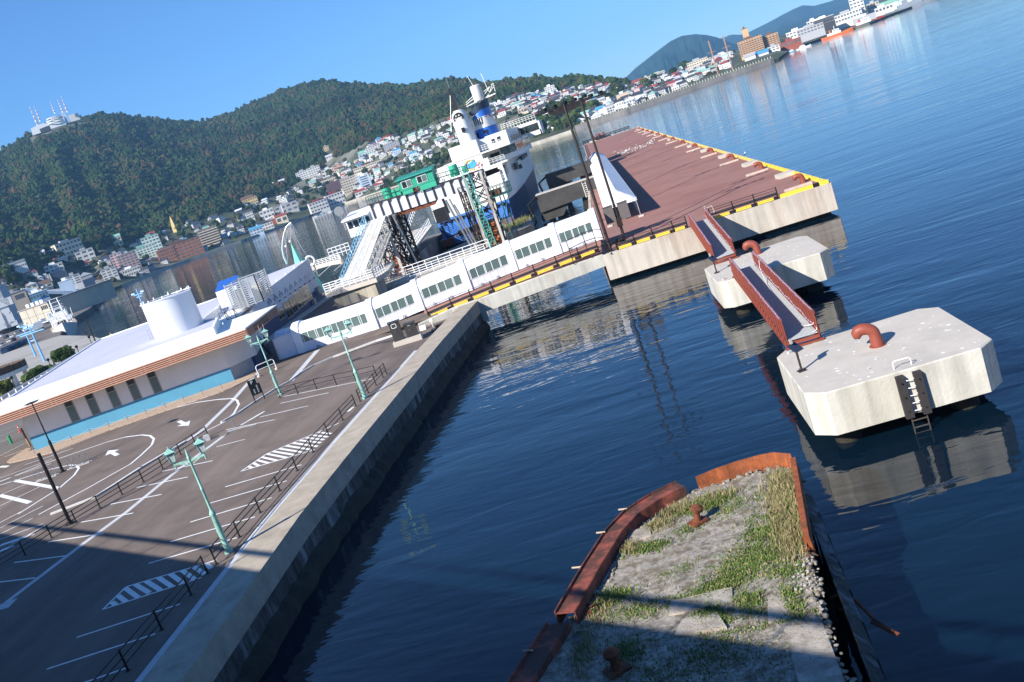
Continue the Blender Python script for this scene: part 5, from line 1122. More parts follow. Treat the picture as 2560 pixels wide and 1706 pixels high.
for k in range(6):q=f[0].lerp(f[1],k/5);m.bar(q,q-up*1.9,.09)
m.build('rail',M_WHITE,t)
p=W1[0];t=thing('life_ring_stand','white round life ring box by the sculpture','ring',tuple(p));m=MB();c=onY(*Z(ZH,1650,520),151);m.tube([c+Vector((.75*math.cos(a),0,.75*math.sin(a)))for a in np.linspace(0,6.283,20,endpoint=False)],.16,8,closed=True);m.build('ring',M_WHITE,t,True);m=MB();m.tube([c+Vector((.3,.2,0)),c+Vector((.3,.2,-2.6))],.12,8);m.ball(c,.3,8,6);m.build('stand',M_STEEL,t)
mb=MB()
for l in((1680,700,1760,632),(1770,735,1960,565),(1990,660,2120,545),(1760,890,1800,845)):mb.sheet([on(*Z(ZH,l[0],l[1]),QZ),on(*Z(ZH,l[2],l[3]),QZ)],.18,QZ+.006)
mb.sheet([on(*Z(ZH,1870,960),QZ),on(*Z(ZH,2010,820),QZ),on(*Z(ZH,2150,690),QZ)],.35,QZ+.006)
struct('yard_lines',mb,M_PAINT)
FY=[on(*Z(ZH,a,b),QZ)for a,b in((1960,880),(2000,835),(2040,790),(2080,750),(2130,700))]
fence('railing','low black picket railing in the ferry yard',FY,1.1,(1.05,.3),pw=.1)
def flat_ring(xl,xr,y,z):return[(xl,y,z),(xr,y,z)]
t=thing('ferry','old white and blue car ferry with blue banded funnel moored stern to the berth','ferry',(-29,215,0))
M_FW=mat('ferry_white_paint',(.74,.73,.69),.5,0,.06,.5,col2=(.60,.55,.46),streak=.10,mixlo=.62,mixhi=.8)
M_FB=mat('ferry_blue_paint',(.055,.19,.56),.45,0,.12,.6,col2=(.09,.25,.58),streak=.18,mixlo=.5,mixhi=.7)
M_FN=mat('ferry_navy_boot',(.010,.018,.09),.5,0,.2,.5,col2=(.03,.045,.12),streak=.2,mixlo=.5,mixhi=.7)
YS=190.0
def zb(y):return 4.95+max(0,(y-200))*.045
ST=[(190,-36.4,-21.5,.86),(200,-37.0,-20.9,.9),(215,-37.6,-19.9,.92),(240,-37.6,-19.4,.92),(262,-36.4,-20.6,.85),(275,-33.2,-24.0,.6),(284,-29.2,-28.2,.3)]
def hull_ring(y,xl,xr,k,levels):
 c,h=(xl+xr)/2,(xr-xl)/2;return[[(c-h*f,y,z)for f,z in levels],[(c+h*f,y,z)for f,z in levels]]
m=MB();L1,L2,L3,R1,R2_,R3_=[],[],[],[],[],[]
cols=[]
for y,xl,xr,k in ST:
 c,h=(xl+xr)/2,(xr-xl)/2;b=zb(y)
 cols.append([(c-h,y,10.6),(c-h,y,b),(c-h*(k+.06),y,1.4),(c-h*k,y,-1.0),(c+h*k,y,-1.0),(c+h*(k+.06),y,1.4),(c+h,y,b),(c+h,y,10.6)])
n=8;vs=[p for c in cols for p in c];k0=0
fs,mi=[],[]
for i in range(len(cols)-1):
 for j in range(n-1):
  a=i*n+j;m.add([vs[a],vs[a+1],vs[a+n+1],vs[a+n]],[(0,1,2,3)],0 if j in(0,6)else 1)
m.add([cols[-1][j]for j in range(n)],[tuple(range(n))],0)
m.build('hull',[M_FW,M_FN],t)
m=MB();m.add([(-36.4,190,9.6),(-21.5,190,10.4),(-21.5,190,5.0),(-36.4,190,5.2)],[(0,1,2,3)],0)
m.add([(-36.4,190,5.2),(-21.5,190,5.0),(-21.9,190,.9),(-35.9,190,.9)],[(0,1,2,3)],1);m.build('stern_plate',[M_FW,M_FB],t)
m=MB();m.hexa([(-35.2,189.3,1.9),(-22.6,189.3,1.9),(-22.4,189.95,1.9),(-35.4,189.95,1.9)],[(-35.6,189.4,4.4),(-22.2,189.4,4.2),(-22.2,189.95,4.3),(-35.6,189.95,4.5)]);m.build('ramp_door',M_FB,t)
m=MB();m.bar((-35.7,189.6,4.62),(-22.1,189.6,4.42),.5,.3);r6=random.Random(8)
for k in range(11):x=-34.8+k*1.2;m.obox((x,189.3,4.2+r6 .uniform(-.1,.1)),(.5,.5,.6))
m.tube([(-35.6,189.3,4.2),(-35.4,189.2,2.8),(-34.8,189.2,1.6),(-33.8,189.2,1.0)],.2,6);m.tube([(-22.1,189.3,4.2),(-21.9,189.2,2.8),(-22.3,189.2,1.6)],.2,6);m.build('hinge_gear',mat('dark_grease_steel',(.02,.022,.03),.5,.3,.3,4),t)
m=MB();m.hexa([(-36.2,188.2,.1),(-21.6,188.2,.3),(-21.8,190,.0),(-36.0,190,.0)],[(-36.5,187.9,1.5),(-21.5,187.9,1.6),(-21.5,190,1.7),(-36.5,190,1.7)]);m.build('stern_bumper',mat('blue_rust_plate',(.06,.16,.42),.7,0,.2,1,.3,9,col2=(.22,.12,.08),streak=.3,mixlo=.46,mixhi=.58),t)
m=MB()
for a,b,z0_,z1_ in((-32.6,-30.2,1.5,2.3),(-29.6,-24.5,1.5,2.5)):m.box(a,b,187.6,189.2,z0_,z1_)
m.build('dark_recess',mat('recess_black',(.006,.006,.007),.8),t)
m=MB();m.box(-36.2,-33.8,187.5,188.3,.2,1.6);m.build('rust_patch',M_RUST,t)
YA=191.0
m=MB();m.box(-36.3,-26.2,191,198,9.4,11.0);m.box(-26.2,-25.7,190.2,262,8.6,12.0);m.box(-36.6,-20.5,197,262,9.4,12.0);m.build('garage_house',M_FW,t)
m=MB();m.box(-25.6,-20.7,190.4,193,8.3,8.6);m.box(-25.7,-20.6,190.1,197,11.35,11.75);m.bar((-20.75,190.3,8.4),(-20.75,190.3,11.5),.35,.35);m.hexa([(-21.6,190.2,11.0),(-20.6,190.2,10.3),(-20.6,190.6,10.3),(-21.6,190.6,11.0)],[(-21.6,190.2,11.4),(-20.6,190.2,11.4),(-20.6,190.6,11.4),(-21.6,190.6,11.4)]);m.build('bay_frame',M_FW,t)
m=MB();m.box(-25.65,-21.0,196.9,197.02,8.6,11.35);m.build('bay_back',mat('bay_brown',(.10,.075,.055),.8),t)
m=MB()
for z in(9.1,9.6):m.tube([(-25.4,190.2,z),(-20.7,190.2,z+.05)],.05,5)
for k in range(5):m.bar((-25.3+k*1.12,190.2,8.6),(-25.3+k*1.12,190.2,9.65),.07)
for x in np.linspace(-36,-31,6):m.bar((x,190.3,9.7),(x,190.3,10.7),.07)
for z in(10.2,10.7):m.tube([(-36,190.3,z),(-31,190.3,z)],.05,5)
m.build('deck_rail',M_FW,t)
m=MB();m.box(-33.5,-24.2,194,258,11.9,14.7);m.box(-24.2,-20.4,199,258,11.9,14.7);m.box(-36.2,-19.6,192.2,262,11.75,11.98);m.box(-32.0,-18.2,194,262,14.6,14.85);m.build('accommodation',M_FW,t)
m=MB();m.box(-23.3,-21.3,198.9,199.03,12.3,13.9);m.build('aft_door',M_GLASS,t)
for k in range(2):
 x=-23.25+k*1.0;m=MB();m.box(x+.1,x+.9,198.85,198.98,12.6,13.7);m.build('window',M_GLASS,t)
m=MB();m.box(-30.4,-24.6,196,232,14.8,17.6);m.box(-23.0,-18.6,198,236,14.8,17.5);m.box(-24.7,-22.9,199,232,14.8,17.2);m.build('upper_house',M_FW,t)
for x,z0_,z1_ in((-21.6,15.8,16.6),(-20.4,15.9,16.7)):m=MB();m.box(x-.35,x+.35,197.9,198.05,z0_,z1_);m.build('window',M_GLASS,t)
m=MB();m.box(-24.6,-23.0,198.2,199.05,14.9,17.3);m.build('locker',mat('pale_blue_grey',(.42,.48,.55),.5),t)
m=MB()
for z in(15.3,15.7,16.1):m.tube([(-24.6,196.5,z),(-19,196.5,z)],.04,5);m.tube([(-19,196.5,z),(-17.4,210,z)],.04,5)
for k in range(10):m.bar((-24.6+k*.62,196.5,14.8),(-24.6+k*.62,196.5,16.1),.05)
for z in(12.5,12.9,13.2):m.tube([(-24,193,z),(-20,193,z)],.04,5);m.tube([(-36,193,z),(-33.6,193,z)],.04,5)
for k in range(6):m.bar((-24+k*.8,193,12),(-24+k*.8,193,13.2),.05)
m.build('bridge_rail',M_FW,t)
m=MB();pts=[(-22.6,197.5),(-20.8,197.6),(-19.4,199.2),(-18.2,203),(-17.2,212),(-16.9,228)]
for a,b in zip(pts[:-1],pts[1:]):m.hexa([(a[0],a[1],14.5),(b[0],b[1],14.5),(b[0]-.3,b[1]+.2,14.5),(a[0]-.3,a[1]+.2,14.5)],[(a[0],a[1],15.1),(b[0],b[1],15.1),(b[0]-.3,b[1]+.2,15.1),(a[0]-.3,a[1]+.2,15.1)])
for a,b in zip(pts[:-1],pts[1:]):m.hexa([(a[0],a[1],11.9),(b[0],b[1],11.9),(b[0]-.3,b[1]+.2,11.9),(a[0]-.3,a[1]+.2,11.9)],[(a[0],a[1],12.9),(b[0],b[1],12.9),(b[0]-.3,b[1]+.2,12.9),(a[0]-.3,a[1]+.2,12.9)])
m.build('wing_bulwark',M_FW,t)
for a,b in zip(pts[1:-1],pts[2:]):
 a,b=Vector((*a,0)),Vector((*b,0));nn=max(1,int((b-a).length/2.2))
 for k in range(nn):
  p,q=a.lerp(b,(k+.08)/nn),a.lerp(b,(k+.92)/nn);m=MB();m.hexa([p+up*12.95,q+up*12.95,q+up*12.95+Vector((-.12,.05,0)),p+up*12.95+Vector((-.12,.05,0))],[p+up*14.45,q+up*14.45,q+up*14.45+Vector((-.12,.05,0)),p+up*14.45+Vector((-.12,.05,0))]);m.build('window',M_GLASS,t)
m=MB();m.box(-18.4,-13.6,226,236,14.3,15.3);m.box(-22,-14,226,237,16.9,17.6);m.box(-13.9,-13.5,226,236,14.3,17.2);m.build('bridge_wing',M_FW,t)
for k in range(4):m=MB();m.box(-18.2+k*1.05,-17.3+k*1.05,225.95,226.1,15.4,16.8);m.build('window',M_GLASS,t)
m=MB()
for z in(18.2,18.6,19):m.tube([(-22,226.2,z),(-14,226.2,z)],.05,5)
for k in range(12):m.bar((-22+k*.72,226.2,17.6),(-22+k*.72,226.2,19),.06)
m.build('monkey_rail',M_FW,t)
m=MB();m.obox((-18.6,206,14.8),(1.6,3.2,1.3),.1);m.obox((-17.7,212,14.8),(1.2,2.0,1.2),.1);m.build('life_raft',mat('tan_raft_cover',(.55,.43,.30),.8),t)
def oval(c,rx,ry,z,n=20,sl=0.0):return[(c[0]+rx*math.cos(a),c[1]+ry*math.sin(a),z+sl*math.cos(a))for a in np.linspace(0,2*math.pi,n,endpoint=False)]
c=(-26.6,200.5)
m=MB();m.loft([oval(c,1.75,2.6,17.4),oval((-26.7,200.7),1.7,2.5,20),oval((-26.8,201),1.65,2.3,22.2),oval((-26.8,201.2),1.45,2.0,23.4,sl=0),oval((-26.8,201.4),.9,1.4,24.2)]);m.build('funnel_casing',M_FW,t,True)
m=MB();fc=Vector((-26.85,198.95,22.6));m.tube([fc,fc+Vector((0,.8,.1))],1.05,20);f=m.build('funnel_mouth',MATS['recess_black'],t)
m=MB()
for a in range(6):m.tube([fc+Vector((.6*math.cos(a*1.05),-.12,.6*math.sin(a*1.05))),fc+Vector((.6*math.cos(a*1.05),.3,.6*math.sin(a*1.05)))],.2,8)
m.build('exhaust_pipe',mat('grey_exhaust',(.4,.39,.38),.6),f)
m=MB();m.box(-26.9,-26.2,197.85,198.2,19.7,20.6);m.build('vent',MATS['recess_black'],t)
m=MB();q=Vector((-27.0,202,23.2));m.loft([[(q.x-.55,q.y-.7,q.z),(q.x+.55,q.y-.7,q.z),(q.x+.5,q.y+.9,q.z),(q.x-.5,q.y+.9,q.z)],[(q.x-.2,q.y-.3,q.z+5.6),(q.x+.2,q.y-.3,q.z+5.6),(q.x+.2,q.y+.2,q.z+5.6),(q.x-.2,q.y+.2,q.z+5.6)]]);m.build('mast',M_BLACK,t)
m=MB();m.tube([q+up*5.4,q+up*11.4],[.05,.02],5);m.bar(q+Vector((-.5,0,3.5)),q+Vector((.5,0,3.5)),.06);m.build('whip_aerial',M_STEEL,t)
m=MB()
for dx,dy,dz in((2.2,2,-5),(3.2,4,-4.2),(-2.4,-1,-8.0)):m.tube([q+up*5.2,q+Vector((dx,dy,5.4+dz))],.03,4)
m.build('stay',M_STEEL,t)
c=(-23.1,206);SL=1.0
m=MB();zz0=[(17.3,2.45,4.2,1),(19.3,2.35,4.0,1),(19.3,2.35,4.0,0),(21.5,2.2,3.8,0),(21.5,2.2,3.8,1),(22.6,2.12,3.65,1),(22.6,2.12,3.65,2),(23.9,2.35,3.7,2)]
for i in range(len(zz0)-1):
 a,b=zz0[i],zz0[i+1]
 if a[0]==b[0]:continue
 s0,s1=(SL if a[0]>22 else 0),(SL*.9 if b[0]>22 else 0)
 m.loft([oval(c,a[1],a[2],a[0],28,s0*.2),oval(c,b[1],b[2],b[0],28,s1)],a[3],False)
m.loft([oval(c,2.3,3.6,23.8,28,SL*.9),oval(c,1.9,3.1,22.6,28,0)],2,True)
m.build('funnel',[M_FW,mat('funnel_blue',(.035,.14,.50),.4,0,.05,1),mat('funnel_soot',(.03,.045,.07),.5,0,.2,1)],t,True)
m=MB()
for k in range(5):x=-24.6+k*.42;yy=206-3.86*math.sqrt(max(.02,1-((x+23.1)/2.28)**2));m.box(x-.09,x+.09,yy-.1,yy+.25,20.1,21.5)
m.build('louvre',MATS['recess_black'],t)
m=MB();x0,x1=-22.2,-21.1;f_=lambda x:206-3.98*math.sqrt(max(.02,1-((x+23.1)/2.3)**2))
m.add([(x0,f_(x0)-.06,21.35),(x1,f_(x1)-.06,21.45),(x1+.25,f_(x1+.25)-.06,19.9)],[(0,1,2)]);m.build('funnel_emblem',mat('emblem_red',(.40,.03,.03),.5),t)
for x in(-24.5,-22.9):m=MB();yy=f_(x);m.box(x-.42,x+.42,yy-.12,yy+.4,17.6,18.8);m.build('funnel_door',MATS['recess_black'],t)
q=Vector((-22.9,210,0));m=MB();m.bar((q.x,q.y,17),(q.x,q.y,25),.7,.7);m.bar((q.x-3,q.y,24.6),(q.x+3.6,q.y,25.2),.25,.25);m.hexa([(q.x-3,q.y-.8,24.55),(q.x+.8,q.y-.8,24.9),(q.x+.8,q.y+.8,24.9),(q.x-3,q.y+.8,24.55)],[(q.x-3,q.y-.8,24.65),(q.x+.8,q.y-.8,25.2),(q.x+.8,q.y+.8,25.2),(q.x-3,q.y+.8,24.65)])
for a,b in(((1,24.6),(3.9,26.8)),((1.1,25.6),(3.7,27.3)),((1,26.2),(3.9,27.2)),((3.7,25.6),(3.7,27.4)),((2,25.2),(3.4,26.9)),((-3,25),(-1,25.7)),((-2.9,25.4),(-1,26.2))):m.bar((q.x+a[0],q.y,a[1]),(q.x+b[0],q.y,b[1]),.12)
m.bar((q.x+2.4,q.y,26),(q.x+2.0,q.y,30),.1);m.bar((q.x-.3,q.y,28),(q.x-.8,q.y,30.4),.09);m.build('radar_tower',M_FW,t)
m=MB();m.tube([(q.x,q.y,24.9),(q.x,q.y,25.1),(q.x,q.y,28),(q.x,q.y,28.15)],[1.05,1.12,1.12,.95],24);m.build('radar_drum',mat('drum_cream',(.66,.64,.59),.5,0,.05,1,col2=(.5,.45,.38),streak=.1,mixlo=.6,mixhi=.8),t,True)
m=MB();c=Vector((-26.9,193.9,13.3));m.tube([c+Vector((1.05*math.cos(a),-.03,.95*math.sin(a)))for a in np.linspace(.9,5.2,18)],.13,6);m.build('emblem_ring',mat('emblem_yellow',(.72,.50,.10),.5),t)
m=MB();P_=[(-.6,-.5),(0,-.75),(.7,-.6),(1.1,-.3),(1.5,-.45),(1.4,.1),(1.0,.35),(.9,.95),(.55,.6),(.0,.45),(-.6,.2)];m.add([c+Vector((x,-.08,z))for x,z in P_]+[c+Vector((x,-.02,z))for x,z in P_],[tuple(range(11)),tuple(range(21,10,-1))]+[(i,(i+1)%11,11+(i+1)%11,11+i)for i in range(11)]);m.build('emblem_shape',mat('emblem_blue',(.06,.32,.66),.5),t)
for x in(-25.0,-24.0+.35*0):pass
for x,z in((-25.25,12.75),(-23.75,12.95)):
 m=MB();y_=193.85 if x<-24.2 else 198.8;c=Vector((x,193.85,z));m.tube([c+Vector((.42*math.cos(a),0,.42*math.sin(a)))for a in np.linspace(0,6.283,16,endpoint=False)],.14,6,closed=True);f=m.build('life_buoy',mat('buoy_red',(.42,.06,.05),.5),t,True)
 m=MB()
 for k in range(4):a=k*1.571+.4;m.bar(c+Vector((.26*math.cos(a),-.02,.26*math.sin(a))),c+Vector((.58*math.cos(a),-.02,.58*math.sin(a))),.18,.3)
 m.build('buoy_band',M_WHITE,f)
m=MB();m.box(-24.2,-23.2,193.6,194,11.98,13.6);m.build('buoy_panel',M_FW,t)
m=MB()
for k in range(5):m.box(-20.05,-19.55,206+k*1.1,206.5+k*1.1,9.2,10.5)
for y,z in((214,8.8),(222,10.2),(226,10.2),(230,10.2),(236,10.2)):m.box(-19.95,-19.3,y,y+1.6,z,z+.9)
m.build('port',mat('port_grey',(.05,.06,.08),.4),t)
t=thing('jetty','old brown concrete jetty with dry weeds beside the ferry stern','jetty',(-20,155,0))
JZ=2.05
JP=[(-20.6,143.9),(-15.2,155.9),(-16.6,169.5),(-24,172),(-27,165),(-36,148),(-37,140),(-24.5,139)]
m=MB();m.prism(JP,-2,JZ);m.build('deck',mat('old_brown_concrete',(.27,.24,.19),.9,0,.2,.6,.3,6,col2=(.15,.14,.11),mixlo=.5,mixhi=.66),t)
m=MB();m.hexa([(-24.6,138.9,-2),(-20.6,143.8,-2),(-37,140,-2),(-37.5,136,-2)],[(-24.6,138.9,JZ+.05),(-20.6,143.8,JZ+.05),(-37,140,JZ+.05),(-37.5,136,JZ+.05)]);m.build('apron',M_CONC,t)
for p,l in(((-18.9,154.5),'small red bollard at the seaward end of the weedy jetty'),((-22.2,146.5),'small red bollard nearer the gantry on the weedy jetty')):
 b_=thing('bollard',l,'mooring bollard',(*p,JZ));m=MB();m.tube([(*p,JZ),(*p,JZ+.5),(*p,JZ+.55),(*p,JZ+.7)],[.22,.2,.34,.3],10);m.build('shaft',M_RUST,b_)
def weeds(name,label,spots,zf,seed,hh):
 r=random.Random(seed);vs,fs,mi=[],[],[]
 for cx,cy,sx,sy,n_ in spots:
  for i in range(n_):
   x,y=r.gauss(cx,sx),r.gauss(cy,sy);h=hh*r.uniform(.4,1);a=r.uniform(0,6.28);w=.04;k=len(vs);lx,ly=math.cos(a+1.5)*h*.5,math.sin(a+1.5)*h*.5
   vs+=[(x-w*math.cos(a),y-w*math.sin(a),zf),(x+w*math.cos(a),y+w*math.sin(a),zf),(x+lx,y+ly,zf+h)];fs.append((k,k+1,k+2));mi.append(0 if r.random()<.5 else 1)
 me=bpy.data.meshes.new(name);me.from_pydata(vs,[],fs);me.materials.append(M_GR);me.materials.append(M_GD);me.polygons.foreach_set('material_index',mi);o=bpy.data.objects.new(name,me);COL.objects.link(o);tag(o,label,'weeds',None,'stuff')
weeds('weeds','dry weeds growing on the old jetty beside the ferry',[(-20.5,162,2,3,900),(-18,166,.8,2,300),(-22,151,.6,2,300),(-21,146,.8,.8,150),(-33,124.5,1,1,120)],JZ,3,.9)
M_GSTEEL=mat('pale_grey_girder_paint',(.58,.60,.66),.5,0,.06,.5,col2=(.5,.45,.42),streak=.1,mixlo=.62,mixhi=.8);M_GTEAL=mat('sea_green_paint',(.035,.36,.22),.5,0,.08,1);M_DKGR=mat('dark_green_steel',(.015,.085,.065),.5,0,.2,2)
M_DIRTS=mat('soiled_white_steel',(.52,.50,.46),.6,0,.12,1.5,col2=(.15,.08,.05),streak=.3,mixlo=.52,mixhi=.66);M_BLKR=mat('black_rusty_steel',(.03,.024,.022),.7,.2,.4,2,col2=(.14,.06,.035),mixlo=.55,mixhi=.68)
t=thing('loading_gantry','weathered ship loading gantry with grey girder, lattice towers and green cabin','gantry',(-28,145,0))
YG=145;gx0,gx1=-36.6,-20.6;gzt=lambda x:lerp(13.42,12.85,(x-gx0)/16);gzb=lambda x:lerp(11.05,10.75,(x-gx0)/16)
m=MB();m.hexa([(gx0,YG,gzb(gx0)),(gx1,YG,gzb(gx1)),(gx1,YG+1.6,gzb(gx1)),(gx0,YG+1.6,gzb(gx0))],[(gx0,YG,gzt(gx0)),(gx1,YG,gzt(gx1)),(gx1,YG+1.6,gzt(gx1)),(gx0,YG+1.6,gzt(gx0))]);m.build('girder',M_GSTEEL,t)
m=MB()
for k in range(12):x=gx0+.4+k*1.38;m.bar((x,YG-.1,gzb(x)),(x,YG-.1,gzt(x)),.13,.22);m.hexa([(x,YG-.2,gzt(x)-.5),(x+.12,YG-.2,gzt(x)-.5),(x+.12,YG,gzt(x)-.5),(x,YG,gzt(x)-.5)],[(x,YG-.2,gzt(x)),(x+.55,YG-.2,gzt(x)),(x+.55,YG,gzt(x)),(x,YG,gzt(x))])
m.bar((gx0,YG-.08,gzt(gx0)),(gx1,YG-.08,gzt(gx1)),.3,.1);m.build('stiffener',M_BLKR,t)
m=MB();m.hexa([(-32.5,YG+.2,10.4),(-27.2,YG+.2,10.3),(-27.2,YG+1.4,10.3),(-32.5,YG+1.4,10.4)],[(-33,YG+.2,11),(-26.5,YG+.2,10.9),(-26.5,YG+1.4,10.9),(-33,YG+1.4,11)]);m.build('rusty_soffit',M_RUST,t)
def railrun(m,a,b,h,n_,w=.06,rails=(1,.55)):
 a,b=Vector(a),Vector(b)
 for r in rails:m.tube([a+up*h*r,b+up*h*r],w*.7,5)
 for k in range(n_+1):q=a.lerp(b,k/n_);m.bar(q,q+up*h,w)
m=MB();railrun(m,(gx0,YG-.1,13.4),(-31.2,YG-.1,13.25),1.2,6);railrun(m,(gx0,YG+1.6,13.4),(-31.2,YG+1.6,13.25),1.2,6);railrun(m,(-25.6,YG-.1,13.05),(-20.6,YG-.1,12.9),1.3,6);railrun(m,(-25.6,YG+1.6,13.05),(-20.6,YG+1.6,12.9),1.3,6)
for k in range(5):a=Vector((-25.5+k,YG-.1,13));m.bar(a,a+Vector((.5,0,1.2)),.05);m.bar(a+Vector((.5,0,1.2)),a+Vector((1,0,0)),.05)
m.build('walkway_rail',M_DKGR,t)
for x in(-33.4,-22.8,-21.2):m=MB();m.tube([(x,YG+.7,13.2),(x,YG+.7,14.2+(.7 if x<-30 or x==-22.8 else 0))],[.75 if x!=-21.2 else.4,.65 if x!=-21.2 else.4],14);m.build('winch_drum',M_GTEAL,t)
m=MB();m.box(-32.6,-31.3,YG,YG+1.4,13.2,14.3);m.build('winch_house',M_GTEAL,t)
m=MB()
CX0,CX1,cz0,cz1=-31.1,-25.7,13.0,15.35
m.box(CX0,CX1,YG-.6,YG+2.2,cz0+.65,cz1);m.box(CX0+.2,-29.3,YG-.55,YG+2,cz0+.05,cz0+.66);m.box(-28.2,CX1,YG-.55,YG+2,cz0-.15,cz0+.66)
for k in range(22):x=CX0+.12+k*.245;m.bar((x,YG-.62,cz0+.68),(x,YG-.62,cz1),.05,.03)
m.build('cabin',M_GTEAL,t)
m=MB();m.hexa([(CX0-.35,YG-1.0,cz1-.1),(CX1+.2,YG-1.0,cz1-.1),(CX1+.2,YG+2.5,cz1+.3),(CX0-.35,YG+2.5,cz1+.3)],[(CX0-.35,YG-1.0,cz1+.02),(CX1+.2,YG-1.0,cz1+.02),(CX1+.2,YG+2.5,cz1+.42),(CX0-.35,YG+2.5,cz1+.42)])
for k in range(14):x=CX0-.3+k*.44;m.bar((x,YG-1.0,cz1+.05),(x,YG+2.5,cz1+.45),.06,.05)
m.build('cabin_roof',mat('teal_sheet_roof',(.05,.33,.25),.5,0,.08,1),t)
for x in(-29.9,-27.5):
 m=MB();m.box(x-.75,x+.8,YG-.68,YG-.58,cz0+.95,cz0+2.0);f=m.build('cabin_window',M_WHITE,t)
 for s_ in(0,1):m=MB();m.box(x-.68+s_*.74,x-.02+s_*.76,YG-.71,YG-.67,cz0+1.02,cz0+1.93);m.build('pane',M_GLASS if s_==0 else M_GALG,f)
m=MB()
for k in range(16):a=Vector((r6 .uniform(-29.4,-28.2),YG-.4,cz0+r6 .uniform(-.1,.6)));m.bar(a,a+Vector((r6 .uniform(-.4,.4),r6 .uniform(0,.6),r6 .uniform(-.3,.3))),.12,.08)
m.build('machinery',M_RUST,t)
def lattice(name,x0,x1,y0,y1,z0_,z1_,n_,mt,w=.28,bw=.14,mtb=None,top=None):
 m=MB()
 C4=[(x0,y0),(x1,y0),(x1,y1),(x0,y1)]
 for x,y in C4:m.bar((x,y,z0_),(x,y,z1_),w,w)
 m.build(name,mt,t);m=MB()
 for i in range(4):
  a,b=C4[i],C4[(i+1)%4]
  for k in range(n_):
   za,zc=lerp(z0_,z1_,k/n_),lerp(z0_,z1_,(k+1)/n_)
   m.bar((*a,za),(*b,zc),bw);m.bar((*b,za),(*a,zc),bw);m.bar((*a,zc),(*b,zc),bw)
 m.build(name+'_bracing',mtb or M_BLKR,t)
lattice('tower_leg',-37.0,-34.6,143.2,147.5,1.5,10.9,4,M_DIRTS,.42,.16)
lattice('tower_leg',-33.6,-32.8,144,149,1.0,11,5,M_BLKR,.3,.12)
lattice('tower_leg',-21.4,-18.9,143.4,147,1.6,12.9,5,M_DIRTS,.36,.14)
lattice('tower_leg',-22.9,-22.2,144,146,1.5,11.5,5,M_BLKR,.16,.07)
m=MB();m.box(-37.3,-34.4,142.9,147.8,10.3,11.0);m.hexa([(-37.2,142.95,9.2),(-34.6,142.95,9.0),(-34.6,143.05,9.0),(-37.2,143.05,9.2)],[(-37.2,142.95,10.4),(-34.6,142.95,10.4),(-34.6,143.05,10.4),(-37.2,143.05,10.4)]);m.build('tower_head',M_DIRTS,t)
m=MB()
for k in range(2):
 x=-20.9+k*.9;m.bar((x,142.9,1.9),(x-.6,142.9,14.6),.12,.12)
for k in range(26):z=2.2+k*.47;x=-20.9-.6*(z-1.9)/12.7;m.bar((x,142.9,z),(x+.9,142.9,z),.07)
for k in range(8):z=2.2+k*1.5;x=-20.9-.6*(z-1.9)/12.7;m.bar((x,142.8,z),(x+.9,142.8,z+1.5),.08)
m.build('access_ladder',mat('teal_ladder_paint',(.06,.33,.27),.5),t)
m=MB();m.box(-19.4,-15.7,143.4,147,8.55,8.75);railrun(m,(-19.4,143.4,8.75),(-15.7,143.4,8.75),1.3,7);railrun(m,(-15.7,143.4,8.75),(-15.7,147,8.75),1.3,4);railrun(m,(-19.4,147,8.75),(-15.7,147,8.75),1.3,7);m.bar((-18.5,143.6,4.5),(-15.9,143.6,8.5),.14);m.bar((-18.7,144,2),(-18.2,144,8.5),.18);m.bar((-17.6,144,2),(-17.4,144,8.5),.16);m.bar((-16.9,146,2),(-17.1,146,8.5),.14)
m.build('side_platform',M_DKGR,t)
m=MB();m.box(-18.7,-17.2,144.2,146,8.8,9.6);m.build('platform_winch',M_RUST,t)
for x,y in((-35.2,145.0),(-19.6,144.6)):
 m=MB();m.loft([[(x-1.0,y-.8,1.6),(x+1.0,y-.8,1.6),(x+1.0,y+.8,1.6),(x-1.0,y+.8,1.6)],[(x-.5,y-.5,5.2),(x+.6,y-.5,5.2),(x+.6,y+.5,5.2),(x-.5,y+.5,5.2)]]);m.build('counterweight',mat('orange_rust_casting',(.40,.115,.03),.8,0,.3,1.5,col2=(.12,.05,.03),mixlo=.5,mixhi=.62),t)
m=MB();m.tube([(-23.5,143.2,1.8),(-25.0,143.2,10.5)],.16,8);m.tube([(-23.0,143.0,1.8),(-24.4,143.0,10.5)],.12,8);m.tube([(-22.5,143.0,1.8),(-24.0,143.0,9.5)],.12,8);m.tube([(-32.1,143.3,2),(-33.2,143.3,11)],.15,8);m.build('hydraulic_ram',M_STEEL,t)
m=MB();m.box(-27.4,-25.6,143.4,145.4,7.6,9.6);m.bar((-25.2,143.5,8.5),(-25.4,143.5,10.8),.35);m.build('control_box',M_BLACK,t)
m=MB()
for k in range(90):
 a=Vector((r6 .uniform(-38.2,-31.8),r6 .uniform(142.5,147),r6 .uniform(2.5,10.2)));d=Vector((r6 .uniform(-.3,.3),r6 .uniform(-.4,.4),r6 .uniform(-1,1)))*r6 .uniform(.5,1.6);m.bar(a,a+d,r6 .choice([.06,.09,.14]))
m.build('pipework',M_BLKR,t);bpy.data.objects['pipework']['kind']='stuff'
m=MB()
for k in range(60):
 a=Vector((r6 .uniform(-38.2,-31.8),r6 .uniform(142.3,146),r6 .uniform(2.5,9.8)));d=Vector((r6 .uniform(-1,1),r6 .uniform(-.4,.4),r6 .uniform(-.8,.8)))*r6 .uniform(.4,1.1);m.bar(a,a+d,r6 .choice([.05,.08]))
m.build('light_pipework',M_DIRTS,t);bpy.data.objects['light_pipework']['kind']='stuff'
m=MB();m.box(-37.9,-36.6,141.8,143,8.2,9.0);m.build('orange_motor',mat('orange_paint',(.65,.22,.03),.5),t)
